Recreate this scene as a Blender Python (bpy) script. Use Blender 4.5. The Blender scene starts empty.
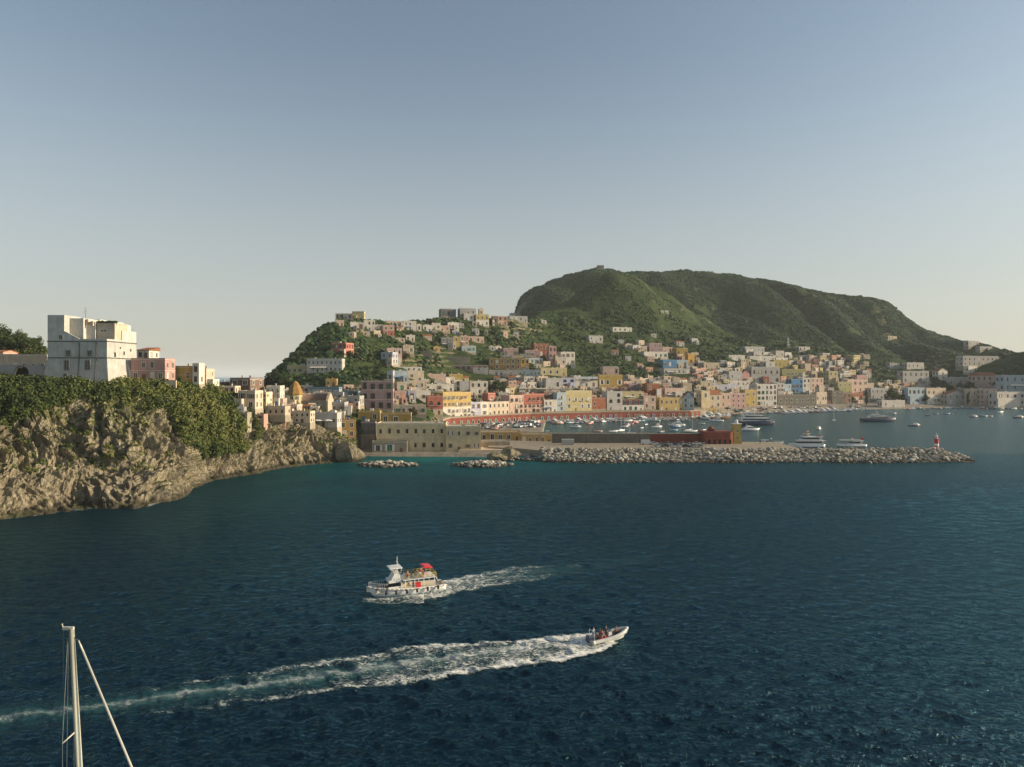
import bpy, bmesh, math, random
import numpy as np
from mathutils import Vector, Matrix, noise
from mathutils.bvhtree import BVHTree
R = math.radians
random.seed(7); rng = np.random.default_rng(11)
sc = bpy.context.scene
col = sc.collection
H, F, HZ, CX = 38.0, 683.0, 376.0, 512.0      # camera height, focal length in pixels, horizon row, centre column

def zz(py, Y): return H - (py - HZ) * Y / F
def xx(px, Y): return (px - CX) * Y / F
def sea_y(py): return H * F / (py - HZ)
def P(px, py, Y): return Vector((xx(px, Y), Y, zz(py, Y)))

# ------------------------------------------------------------------ render / camera / world
sc.render.engine = 'CYCLES'
sc.view_settings.view_transform = 'Standard'; sc.view_settings.look = 'None'
sc.view_settings.gamma = 1; sc.view_settings.use_curve_mapping = False
sc.view_settings.exposure = EXPOSURE = 0.38
cy = sc.cycles
cy.use_denoising = True
try: cy.denoiser = 'OPENIMAGEDENOISE'; cy.denoising_input_passes = 'RGB_ALBEDO_NORMAL'
except Exception: pass
cy.max_bounces = 6; cy.diffuse_bounces = 3; cy.glossy_bounces = 3; cy.transmission_bounces = 3
cy.transparent_max_bounces = 12; cy.volume_bounces = 2
cam = bpy.data.cameras.new('camera'); co = bpy.data.objects.new('camera', cam); col.objects.link(co)
co.location = (0, 0, H); co.rotation_euler = (R(90), 0, 0)
cam.sensor_width = 36; cam.lens = 36 * F / 1024; cam.shift_y = -7.5 / 1024
cam.clip_start = 0.5; cam.clip_end = 200000
sc.camera = co

SUN_EL, SUN_AZ = 17.0, 88.0      # azimuth clockwise from +Y (view direction)
w = bpy.data.worlds.new('World'); sc.world = w; w.use_nodes = True
nt = w.node_tree; nt.nodes.clear()
sky = nt.nodes.new('ShaderNodeTexSky'); sky.sky_type = 'NISHITA'; sky.sun_disc = False
sky.sun_elevation = R(SUN_EL); sky.sun_rotation = R(SUN_AZ); sky.altitude = 50
sky.air_density = 1.0; sky.dust_density = 1.8; sky.ozone_density = 1.3
hs = nt.nodes.new('ShaderNodeHueSaturation'); hs.inputs['Saturation'].default_value = 0.77
bg = nt.nodes.new('ShaderNodeBackground'); bg.inputs[1].default_value = 0.112
wo = nt.nodes.new('ShaderNodeOutputWorld')
nt.links.new(sky.outputs[0], hs.inputs['Color']); tn = nt.nodes.new('ShaderNodeMix'); tn.data_type = 'RGBA'; tn.blend_type = 'MULTIPLY'; tn.inputs[0].default_value = 1; tn.inputs[7].default_value = (.94, 1.01, 1.0, 1)
nt.links.new(hs.outputs[0], tn.inputs[6])
tc = nt.nodes.new('ShaderNodeTexCoord'); sx_ = nt.nodes.new('ShaderNodeSeparateXYZ'); nt.links.new(tc.outputs['Generated'], sx_.inputs[0])
mr = nt.nodes.new('ShaderNodeMapRange'); mr.interpolation_type = 'SMOOTHERSTEP'; nt.links.new(sx_.outputs[2], mr.inputs[0]); mr.inputs[1].default_value = -.02; mr.inputs[2].default_value = .50; mr.inputs[3].default_value = .58; mr.inputs[4].default_value = 0
hz = nt.nodes.new('ShaderNodeMix'); hz.data_type = 'RGBA'; nt.links.new(mr.outputs[0], hz.inputs[0]); nt.links.new(tn.outputs[2], hz.inputs[6]); hz.inputs[7].default_value = (3.9, 3.75, 3.35, 1)
nt.links.new(hz.outputs[2], bg.inputs[0]); nt.links.new(bg.outputs[0], wo.inputs[0])
sl = bpy.data.lights.new('sun', 'SUN'); sl.energy = 5.0; sl.angle = R(0.6); sl.color = (1, .82, .58)
so = bpy.data.objects.new('sun', sl); col.objects.link(so)
sd = Vector((math.sin(R(SUN_AZ)) * math.cos(R(SUN_EL)), math.cos(R(SUN_AZ)) * math.cos(R(SUN_EL)), math.sin(R(SUN_EL))))
so.rotation_euler = sd.to_track_quat('Z', 'Y').to_euler(); so.location = (200, 0, 300)

# ------------------------------------------------------------------ materials
class NT:
    def __init__(s, name):
        s.m = bpy.data.materials.new(name); s.m.use_nodes = True; s.t = s.m.node_tree
        s.b = s.t.nodes['Principled BSDF']; s.out = s.t.nodes['Material Output']
    def n(s, typ, **kw):
        o = s.t.nodes.new('ShaderNode' + typ)
        for k, v in kw.items():
            if k in o.inputs: s.set(o.inputs[k], v)
            else: setattr(o, k, v)
        return o
    def set(s, inp, v):
        if isinstance(v, bpy.types.NodeSocket): s.t.links.new(v, inp)
        else: inp.default_value = v
    def noise(s, scale, detail=4, rough=.55, vec=None, dist=0):
        o = s.n('TexNoise'); o.inputs['Scale'].default_value = scale; o.inputs['Detail'].default_value = detail
        o.inputs['Roughness'].default_value = rough; o.inputs['Distortion'].default_value = dist
        if vec is not None: s.t.links.new(vec, o.inputs['Vector'])
        return o.outputs['Fac']
    def ramp(s, fac, stops):
        o = s.n('ValToRGB'); e = o.color_ramp.elements
        while len(e) < len(stops): e.new(.5)
        for k, (p, c) in enumerate(stops):
            e[k].position = p; e[k].color = (*c, 1) if len(c) == 3 else c
        s.t.links.new(fac, o.inputs[0]); return o.outputs[0]
    def mix(s, fac, a, b, mode='MIX'):
        o = s.n('Mix', data_type='RGBA', blend_type=mode)
        s.set(o.inputs[0], fac)
        for i, v in ((6, a), (7, b)):
            s.set(o.inputs[i], v if isinstance(v, bpy.types.NodeSocket) else (*v, 1))
        return o.outputs[2]
    def math(s, op, a, b=0, clamp=False):
        o = s.n('Math', operation=op); o.use_clamp = clamp
        s.set(o.inputs[0], a); s.set(o.inputs[1], b); return o.outputs[0]
    def maprange(s, v, a, b, c=0, d=1, smooth=False):
        o = s.n('MapRange'); o.clamp = True
        if smooth: o.interpolation_type = 'SMOOTHSTEP'
        s.set(o.inputs[0], v)
        for i, q in zip((1, 2, 3, 4), (a, b, c, d)): o.inputs[i].default_value = q
        return o.outputs[0]
    def bump(s, h, dist, strength=1, normal=None):
        o = s.n('Bump'); o.inputs['Strength'].default_value = strength; o.inputs['Distance'].default_value = dist
        s.t.links.new(h, o.inputs['Height'])
        if normal is not None: s.t.links.new(normal, o.inputs['Normal'])
        return o.outputs[0]
    def obj(s): return s.n('TexCoord').outputs['Object']
    def pos(s): return s.n('NewGeometry').outputs['Position']
    def mapping(s, vec, scale):
        o = s.n('Mapping'); s.t.links.new(vec, o.inputs[0]); o.inputs['Scale'].default_value = scale; return o.outputs[0]
    def fin(s, base=None, rough=.8, normal=None, spec=None, metal=None):
        if base is not None: s.set(s.b.inputs['Base Color'], base if isinstance(base, bpy.types.NodeSocket) else (*base, 1))
        s.set(s.b.inputs['Roughness'], rough)
        if normal is not None: s.t.links.new(normal, s.b.inputs['Normal'])
        if spec is not None: s.b.inputs['Specular IOR Level'].default_value = spec
        if metal is not None: s.b.inputs['Metallic'].default_value = metal
        return s.m

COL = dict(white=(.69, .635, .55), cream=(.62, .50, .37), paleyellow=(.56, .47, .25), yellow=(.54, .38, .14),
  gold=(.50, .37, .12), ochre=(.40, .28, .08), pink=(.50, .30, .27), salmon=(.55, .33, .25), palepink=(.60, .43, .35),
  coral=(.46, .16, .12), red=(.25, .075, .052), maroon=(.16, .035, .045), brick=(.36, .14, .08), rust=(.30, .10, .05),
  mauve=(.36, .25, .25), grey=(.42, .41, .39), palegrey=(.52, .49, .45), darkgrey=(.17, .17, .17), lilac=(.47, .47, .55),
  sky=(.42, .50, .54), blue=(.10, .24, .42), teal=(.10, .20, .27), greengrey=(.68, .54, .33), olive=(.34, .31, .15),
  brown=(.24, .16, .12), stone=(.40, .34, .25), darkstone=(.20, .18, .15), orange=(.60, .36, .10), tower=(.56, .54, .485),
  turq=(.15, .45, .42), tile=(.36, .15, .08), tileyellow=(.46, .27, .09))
MATS = {}
def plaster(c):
    k = 'plaster_' + c
    if k in MATS: return MATS[k]
    s = NT(k); v = s.pos(); base = COL[c]
    n1 = s.noise(.35, 5, .6, v); n2 = s.noise(1.0, 4, .6, s.mapping(v, (1.6, 1.6, .18)))
    dark = tuple(x * .62 for x in base); c1 = s.mix(s.maprange(n1, .35, .70, 0, .7), base, dark)
    c2 = s.mix(s.maprange(n2, .46, .72, 0, .65), c1, tuple(x * .5 + .03 for x in base))
    rnd = s.n('ObjectInfo').outputs['Random']
    hv = s.n('HueSaturation'); s.t.links.new(c2, hv.inputs['Color']); s.t.links.new(s.maprange(rnd, 0, 1, .86, 1.1), hv.inputs['Value'])
    m = s.fin(hv.outputs[0], .9, s.bump(s.noise(3, 5, .6, v), .06, .6), .2)
    MATS[k] = m; return m
def simple(name, c, rough=.6, metal=0, spec=.5, var=.25, scale=1.5):
    if name in MATS: return MATS[name]
    if c is None: c = (.5, .5, .47)
    s = NT(name); n = s.noise(scale, 4, .6, s.obj())
    m = s.fin(s.mix(s.maprange(n, .3, .75, 0, 1), c, tuple(x * (1 - var) for x in c)), rough, None, spec, metal)
    MATS[name] = m; return m
def glass():
    if 'window_glass' in MATS: return MATS['window_glass']
    s = NT('window_glass'); n = s.noise(.6, 2, .5, s.pos())
    MATS['window_glass'] = s.fin(s.ramp(n, [(.4, (.012, .014, .018)), (.62, (.05, .05, .05))]), .12, None, .5)
    return MATS['window_glass']
def tile(c='tile'):
    k = 'roof_' + c
    if k in MATS: return MATS[k]
    s = NT(k); v = s.pos(); n = s.noise(.8, 5, .7, v); base = COL[c]
    wv = s.n('TexWave'); wv.inputs['Scale'].default_value = 1.4; wv.inputs['Distortion'].default_value = .6; s.t.links.new(v, wv.inputs[0])
    m = s.fin(s.mix(s.maprange(n, .35, .7), base, tuple(x * .45 for x in base)), .85, s.bump(wv.outputs['Fac'], .15, .8), .2)
    MATS[k] = m; return m

# ------------------------------------------------------------------ mesh helpers
class MB:
    def __init__(s): s.v = []; s.f = []; s.mi = []; s.sm = []
    def add(s, vs, fs, mi=0, smooth=False, M=None):
        b = len(s.v)
        s.v += [tuple(M @ Vector(p)) if M is not None else tuple(p) for p in vs]
        for f in fs: s.f.append(tuple(b + i for i in f)); s.mi.append(mi); s.sm.append(smooth)
        return s
    def box(s, x0, x1, y0, y1, z0, z1, mi=0, M=None, top=None):
        # top = (dx, dy): inset of the upper rim
        dx, dy = top or (0, 0)
        v = [(x0, y0, z0), (x1, y0, z0), (x1, y1, z0), (x0, y1, z0), (x0 + dx, y0 + dy, z1), (x1 - dx, y0 + dy, z1), (x1 - dx, y1 - dy, z1), (x0 + dx, y1 - dy, z1)]
        return s.add(v, [(0, 3, 2, 1), (4, 5, 6, 7), (0, 1, 5, 4), (1, 2, 6, 5), (2, 3, 7, 6), (3, 0, 4, 7)], mi, M=M)
    def tube(s, a, b, r0, r1=None, n=8, mi=0, caps=True):
        a = Vector(a); b = Vector(b); r1 = r0 if r1 is None else r1
        q = (b - a).to_track_quat('Z', 'Y'); vs = []
        for p, r in ((a, r0), (b, r1)):
            for k in range(n):
                t = 2 * math.pi * k / n; vs.append(p + q @ Vector((r * math.cos(t), r * math.sin(t), 0)))
        fs = [(k, (k + 1) % n, n + (k + 1) % n, n + k) for k in range(n)]
        if caps: fs += [tuple(range(n - 1, -1, -1)), tuple(range(n, 2 * n))]
        return s.add(vs, fs, mi, n > 5)
    def lathe(s, prof, n=16, mi=0, c=(0, 0), a0=0, a1=2 * math.pi, smooth=True):
        vs = []; full = abs(a1 - a0 - 2 * math.pi) < 1e-6; m = n if full else n + 1
        for r, z in prof:
            for k in range(m):
                t = a0 + (a1 - a0) * k / n; vs.append((c[0] + r * math.cos(t), c[1] + r * math.sin(t), z))
        fs = []
        for j in range(len(prof) - 1):
            for k in range(n):
                k2 = (k + 1) % m; fs.append((j * m + k, j * m + k2, (j + 1) * m + k2, (j + 1) * m + k))
        return s.add(vs, fs, mi, smooth)
    def poly(s, pts, z0, z1, mi=0):
        n = len(pts); vs = [(x, y, z0) for x, y in pts] + [(x, y, z1) for x, y in pts]
        return s.add(vs, [tuple(range(n - 1, -1, -1)), tuple(range(n, 2 * n))] + [(k, (k + 1) % n, n + (k + 1) % n, n + k) for k in range(n)], mi)
    def mesh(s, name, mats):
        me = bpy.data.meshes.new(name); me.from_pydata(s.v, [], s.f)
        for m in (mats if isinstance(mats, (list, tuple)) else [mats]): me.materials.append(m)
        me.polygons.foreach_set('material_index', s.mi); me.polygons.foreach_set('use_smooth', s.sm)
        me.update(); return me
    def obj(s, name, mats, parent=None, loc=None):
        return link(name, s.mesh(name, mats), parent, loc)
CH = {}                            # children of each object, by name
def link(name, me, parent=None, loc=None, rz=0):
    o = bpy.data.objects.new(name, me); col.objects.link(o)
    if parent: o.parent = parent; CH.setdefault(parent.name, []).append(o)
    if loc is not None: o.location = loc
    if rz: o.rotation_euler[2] = rz
    return o
def tag(o, label=None, cat=None, group=None, kind=None):
    if label: o['label'] = label
    if cat: o['category'] = cat
    if group: o['group'] = group
    if kind: o['kind'] = kind
    return o
def thing(name, label, cat, loc=(0, 0, 0), rz=0, group=None):
    o = link(name, None, None, loc, rz); return tag(o, label, cat, group)
def copy_tree(o, parent=None, label=None, group=None, loc=None, rz=None, scale=None, recolor=None):
    c = o.copy(); col.objects.link(c)
    if parent: c.parent = parent; CH.setdefault(parent.name, []).append(c)
    if label: c['label'] = label
    if group: c['group'] = group
    if loc is not None: c.location = loc
    if rz is not None: c.rotation_euler = (c.rotation_euler[0], c.rotation_euler[1], rz)
    if scale is not None: c.scale = (scale,) * 3 if not isinstance(scale, tuple) else scale
    if recolor and o.data is not None:
        st = c.name.split('.')[0]
        if st in recolor:
            c.material_slots[0].link = 'OBJECT'; c.material_slots[0].material = recolor[st]
    for ch in list(CH.get(o.name, [])): copy_tree(ch, c, recolor=recolor)
    return c
def np_mesh(name, V, Fc, mat, smooth=False, nper=4):
    me = bpy.data.meshes.new(name); V = np.asarray(V, np.float32); Fc = np.asarray(Fc, np.int32)
    me.vertices.add(len(V)); me.vertices.foreach_set('co', V.ravel())
    me.loops.add(Fc.size); me.loops.foreach_set('vertex_index', Fc.ravel())
    me.polygons.add(len(Fc)); me.polygons.foreach_set('loop_start', np.arange(0, Fc.size, nper, dtype=np.int32))
    me.polygons.foreach_set('use_smooth', np.full(len(Fc), smooth)); me.materials.append(mat)
    me.update(calc_edges=True); me.validate(); return me

# ------------------------------------------------------------------ terrain by lofted lines
def line(pts):                    # pts: (px, Y, z)
    a = np.array(sorted(pts), float); return a[:, 0], a[:, 1], a[:, 2]
def loft(lines, px, nseg, k=1):
    L = []
    for l in lines:
        q = line(l); Y = np.interp(px, q[0], q[1]); z = np.interp(px, q[0], q[2])
        kk = k[len(L)] if isinstance(k, list) else k
        if kk > 1:
            ker = np.hanning(kk + 2)[1:-1]; ker /= ker.sum()
            Y = np.convolve(np.pad(Y, kk // 2, 'edge'), ker, 'valid')[:len(px)]; z = np.convolve(np.pad(z, kk // 2, 'edge'), ker, 'valid')[:len(px)]
        L.append((Y, z))
    Ys, Zs = [], []
    for i in range(len(L) - 1):
        for j in range(nseg[i]):
            t = j / nseg[i]
            Ys.append(L[i][0] * (1 - t) + L[i + 1][0] * t); Zs.append(L[i][1] * (1 - t) + L[i + 1][1] * t)
    Ys.append(L[-1][0]); Zs.append(L[-1][1])
    Y = np.array(Ys); Z = np.array(Zs); X = (px[None, :] - CX) / F * Y
    return X, Y, Z
def grid_faces(nr, nc):
    i = np.arange(nr * nc).reshape(nr, nc)
    return np.stack([i[:-1, :-1], i[:-1, 1:], i[1:, 1:], i[1:, :-1]], -1).reshape(-1, 4)
def blur_rows(Z, n):
    for _ in range(n):
        Z[1:-1] = Z[1:-1] * .5 + (Z[:-2] + Z[2:]) * .25
    return Z
# ================================================================== THE LAND
def L_(*t):                       # (px, py, Y) -> (px, Y, z)
    return [(p, Y, zz(py, Y)) for p, py, Y in t]
# ---- mainland: shore, quay, town slope, town hill ridge, front hill, mountain
shore = [(240, 440), (300, 400), (345, 326), (400, 324), (500, 322), (530, 326), (541, 330), (545, 556), (600, 583), (650, 599), (690, 609),
         (720, 655), (760, 698), (830, 758), (900, 790), (960, 815), (1024, 795), (1100, 740), (1250, 650)]
M = []
M.append([(p, Y - 10, -6) for p, Y in shore])
M.append([(p, Y, 1.2) for p, Y in shore])
foot = [(240, 450), (300, 408), (345, 345), (400, 350), (425, 352), (440, 470), (450, 504), (500, 541), (530, 561), (545, 567), (600, 591), (650, 606), (690, 617),
        (720, 664), (760, 708), (830, 772), (900, 803), (960, 833), (1024, 810), (1100, 755), (1250, 665)]
M.append([(p, Y, 1.7 if p < 700 else 2.0) for p, Y in foot])
M.append([(240, 452, 2), (300, 410, 8), (345, 352, 15), (400, 356, 12), (425, 364, 10), (440, 472, 8.2), (450, 505.6, 7.2), (500, 542.6, 7), (530, 562.6, 7), (545, 568.6, 7), (600, 592.6, 6.8),
          (650, 607.6, 6.5), (690, 618.6, 6), (720, 667, 4), (760, 711, 3), (830, 775, 3), (900, 806, 3), (960, 836, 3), (1024, 813, 3), (1100, 758, 3), (1250, 668, 3)])
M.append(L_((240, 395, 455), (300, 400, 430), (345, 405, 400), (400, 414, 402), (425, 413, 430), (450, 407, 548), (500, 405, 580), (530, 403, 600), (600, 401, 628), (650, 402, 640), (690, 404, 650),
            (720, 404, 700), (760, 403.5, 745), (830, 402, 800), (900, 403, 830), (960, 403, 862), (1024, 400, 845), (1100, 395, 800), (1250, 390, 700)))
M.append(L_((240, 400, 465), (262, 398, 470), (300, 391, 460), (345, 388, 455), (400, 390, 470), (450, 388, 600), (500, 386, 625), (530, 384, 645), (600, 383, 680), (650, 389, 685), (690, 389, 700),
            (760, 386, 820), (830, 389, 860), (900, 394, 900), (960, 386, 950), (1024, 382, 900), (1100, 375, 850), (1250, 360, 760)))
M.append(L_((240, 400, 472), (262, 392, 478), (300, 374, 505), (345, 364, 520), (400, 366, 560), (450, 370, 640), (500, 369, 670), (530, 366, 700), (600, 368, 740), (650, 376, 750), (690, 372, 780),
            (760, 371, 880), (830, 378, 920), (900, 382, 950), (960, 373, 1010), (1024, 368, 930), (1100, 350, 880), (1250, 330, 800)))
M.append(L_((240, 400, 476), (262, 388, 486), (285, 370, 510), (300, 362, 520), (345, 345, 550), (400, 345, 610), (450, 346, 680), (500, 350, 715), (530, 350, 760), (600, 349, 820), (650, 356, 830), (690, 358, 860),
            (760, 357, 940), (830, 367, 980), (900, 372, 1010), (960, 364, 1080), (1024, 359, 970), (1100, 335, 920), (1250, 300, 840)))
M.append(L_((240, 401, 480), (262, 389, 492), (285, 364, 520), (300, 349, 540), (315, 331, 560), (335, 320, 590), (360, 317, 640), (400, 321, 690), (440, 316, 730), (470, 314, 745), (500, 317, 765), (520, 319, 800),
            (545, 318, 860), (570, 319, 890), (600, 321, 920), (650, 326, 950), (690, 336, 985), (760, 346, 1050), (830, 353, 1080), (900, 353, 1150), (960, 351, 1180), (985, 357, 1150), (1005, 357, 1060), (1024, 354, 1020),
            (1060, 346, 1000), (1100, 325, 980), (1250, 280, 920)))
M.append([(240, 560, -8), (300, 620, -8), (340, 680, -8), (400, 800, -8), (470, 900, -8), (508, 960, -8)] +
         L_((516, 322, 930), (530, 315, 960), (545, 309, 1000), (570, 298, 1040), (600, 287, 1070), (618, 281, 1080), (630, 280, 1090), (645, 283, 1095), (660, 289, 1100), (690, 306, 1110), (720, 329, 1120), (740, 342, 1125),
            (760, 345, 1130), (830, 349, 1150), (900, 348, 1220), (960, 345, 1240), (1005, 354, 1200), (1024, 362, 1160)) + [(1060, 1150, 20), (1100, 1150, 10), (1250, 1150, 5)])
M.append([(240, 700, -12), (500, 1080, -12)] +
         L_((513, 345, 1100), (545, 340, 1120), (600, 330, 1200), (630, 325, 1220), (690, 330, 1220), (720, 330, 1215), (760, 322, 1230), (830, 330, 1240), (900, 335, 1290), (960, 346, 1300), (1005, 358, 1280), (1024, 366, 1240)) + [(1100, 1250, -8), (1250, 1250, -8)])
M.append([(240, 900, -12), (504, 1230, -12)] +
         L_((511, 340, 1230), (518, 306, 1260), (540, 292, 1300), (570, 284, 1310), (603, 279, 1320), (640, 284, 1330), (680, 288, 1350), (720, 292, 1350), (770, 295, 1350), (820, 302, 1340), (850, 306, 1330), (885, 310, 1330), (915, 329, 1320), (940, 338, 1320), (970, 347, 1310), (1000, 356, 1290), (1024, 367, 1260)) + [(1100, 1290, -8), (1250, 1290, -8)])
M.append([(240, 1000, -12), (505, 1290, -12)] +
         L_((511, 338, 1290), (513, 322, 1300), (516, 302, 1320), (525, 293, 1340), (540, 284.5, 1370), (555, 278, 1385), (570, 273.5, 1400), (590, 269, 1410), (600, 266.5, 1415), (612, 267.5, 1415), (625, 271, 1420), (640, 269.5, 1430), (680, 268, 1450), (700, 270, 1450), (720, 272, 1450),
            (770, 280, 1440), (820, 289, 1420), (850, 294, 1400), (870, 295, 1395), (885, 298, 1390), (893, 304, 1385), (900, 311, 1380), (915, 322.5, 1370), (940, 334.5, 1350), (970, 344.5, 1330), (1000, 353, 1300), (1010, 358, 1290), (1024, 372, 1280)) + [(1100, 1300, -8), (1250, 1300, -8)])
M.append([(240, 1100, -14), (500, 1700, -14), (1250, 1700, -14)])
pxs = np.arange(240, 1251, 1.6)
nseg = [4, 4, 3, 10, 16, 16, 22, 26, 22, 14, 22, 16, 14]
X, Y, Z = loft(M, pxs, nseg, [1, 1, 3, 5, 21, 25, 25, 21, 7, 9, 15, 11, 5, 15])
iw = sum(nseg[:3]) + 2; RIDGE = sum(nseg[:12])
Zs = Z.copy(); Zs[iw:] = blur_rows(Zs[iw:].copy(), 5)
for _ in range(2):                                      # soften across columns on the high ground
    Zs[iw:, 1:-1] = Zs[iw:, 1:-1] * .5 + (Zs[iw:, :-2] + Zs[iw:, 2:]) * .25
Z = Zs
nr, nc = X.shape
V = np.stack([X, Y, Z], -1).reshape(-1, 3)
fb = noise.fractal
def disp_main(V, iw, nc):
    out = V.copy()
    for i in range(len(V)):
        x, y, z = V[i]
        if z < 3.5 or i // nc < iw: continue
        far = min(1, max(0, (y - 620) / 500))
        a = fb(Vector((x * .006, y * .006, 3.1)), 1.0, 2.1, 4)
        b = fb(Vector((x * .03, y * .03, 7.7)), .9, 2.1, 4)
        g = 1 - abs(noise.noise(Vector((x * .010 + y * .003, y * .0025, 1.3)))) * 2.2       # gullies running downhill
        hgt = min(1, max(0, (z - 8) / 40))
        rd = min(1, max(.25, abs(i // nc - RIDGE) / 14.0))
        out[i, 2] += hgt * (far * rd * (a * 9 + (g - .55) * -17 * far) + b * (1.0 + 2.6 * far))
        if y < 1135:                                    # cultivated terraces
            far = min(far, .55) if y < 1110 else .8; st = 4.5 if y < 800 else 8; zq = out[i, 2] / st; fr = zq - math.floor(zq)
            t = min(1, max(0, (fr - .35) / .3)); out[i, 2] += ((math.floor(zq) + t) * st - out[i, 2]) * .75 * hgt * (1 - far)
    return out
V = disp_main(V, iw, nc)
FA = grid_faces(nr, nc)

s = NT('hill_ground'); v = s.pos()
g1 = s.ramp(s.noise(.02, 6, .65, v), [(.32, (.024, .040, .016)), (.46, (.042, .062, .022)), (.60, (.080, .092, .034)), (.75, (.13, .12, .055))])
g2 = s.ramp(s.noise(.22, 5, .7, v), [(.36, (.018, .030, .013)), (.52, (.060, .072, .028)), (.70, (.15, .13, .07))])
gg = s.mix(1.0, s.mix(.5, g1, g2), (.66, .82, .72), 'MULTIPLY')
nz = s.n('SeparateXYZ'); s.t.links.new(s.n('NewGeometry').outputs['Normal'], nz.inputs[0])
steep = s.maprange(s.math('ADD', nz.outputs[2], s.maprange(s.noise(.09, 4, .6, v), .3, .7, -.12, .12)), .52, .70, 1, 0)
rockc = s.ramp(s.noise(.3, 5, .7, v), [(.35, (.10, .085, .06)), (.65, (.27, .22, .15))])
pz = s.n('SeparateXYZ'); s.t.links.new(v, pz.inputs[0])
low = s.maprange(pz.outputs[2], 6.5, 9.5, 1, 0)
quayc = s.ramp(s.noise(.2, 5, .6, v), [(.35, (.20, .175, .14)), (.65, (.32, .28, .22))])
c = s.mix(steep, gg, rockc); c = s.mix(low, c, quayc)
M_HILL = s.fin(c, .95, s.bump(s.noise(.35, 5, .7, v), 1.2, .8), .1)
hills = tag(link('hillside', np_mesh('hillside', V, FA, M_HILL, True)), 'green terraced hillside and mountain behind the harbour town', None, None, 'structure')

# ---- the headland with its cliff
hs_ = [(-90, 585), (-60, 548), (0, 519.5), (25, 516), (50, 513), (80, 509), (110, 508), (135, 507), (150, 505), (170, 501), (188, 495), (192, 487), (205, 483), (230, 478), (250, 474), (270, 470), (290, 467), (310, 465), (330, 463), (345, 461), (356, 459)]
sh = [(p, sea_y(q)) for p, q in hs_]
def off(d):  return [(p, Y + d(p)) for p, Y in sh]
bench = lambda p: min(1, max(0, (196 - p) / 14))
Hd = []
Hd.append([(p, Y - 5, -4) for p, Y in sh])
Hd.append([(p, Y, .3) for p, Y in sh])
Hd.append([(p, Y + 3 + 4 * bench(p), 5.2 + .8 * bench(p)) for p, Y in sh])
Hd.append([(p, Y + 6 + 12 * bench(p), (10 if p < 300 else 8) + 1.0 * bench(p)) for p, Y in sh])
Hd.append([(p, Y + 9 + 15 * bench(p), np.interp(p, [0, 200, 270, 310, 345, 356], [21, 18, 16, 13, 7, 3])) for p, Y in sh])
Hd.append([(p, Y + 13 + 17 * bench(p), np.interp(p, [0, 60, 200, 230, 270, 310, 345, 356], [27, 30, 24.5, 23.5, 21.5, 15.3, 8.5, 4])) for p, Y in sh])
Hd.append(L_((-90, 383, 190), (0, 383.5, 224), (100, 383.5, 240), (200, 388, 272), (225, 393, 283), (240, 399, 287), (270, 408, 300), (300, 417, 313), (345, 430, 330), (356, 440, 335)))
Hd.append(L_((-90, 382, 215), (0, 383, 240), (100, 383.5, 250), (160, 383.5, 262), (200, 386, 285), (225, 389, 290), (240, 394, 297), (270, 403, 308), (300, 412, 325), (345, 424, 340), (356, 432, 345)))
Hd.append(L_((-90, 371, 280), (0, 377, 285), (48, 381, 285), (100, 382, 285), (160, 383, 290), (200, 385, 300), (225, 387, 305), (240, 391, 315), (270, 398, 325), (300, 405, 355), (345, 413, 365), (356, 416, 365)))
Hd.append(L_((-90, 335, 330), (-40, 330, 340), (0, 334, 340), (25, 338, 335), (40, 342, 333), (55, 362, 330), (70, 384, 320), (100, 386, 320), (160, 386, 310), (200, 387, 315), (225, 388, 325), (240, 389, 340), (270, 390, 360), (300, 396, 400), (345, 400, 400), (356, 402, 400)))
Hd.append([(-90, 400, 30), (0, 400, 20), (60, 360, 10), (200, 350, 8), (225, 355, 10), (240, 380, 12), (270, 420, 18), (300, 440, 20), (356, 440, 18)])
Hd.append([(-90, 440, -5), (200, 390, -5), (225, 400, -5), (240, 430, -5), (270, 480, -5), (300, 480, 5), (356, 470, 5)])
hpx = np.arange(-90, 356.1, .7)
hseg = [4, 26, 26, 26, 26, 22, 14, 12, 14, 12, 8]
hX, hY, hZ = loft(Hd, hpx, hseg, 9)
for A in (hX, hY, hZ): blur_rows(A, 4)
hr, hc = hX.shape
HV = np.stack([hX, hY, hZ], -1)
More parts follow.
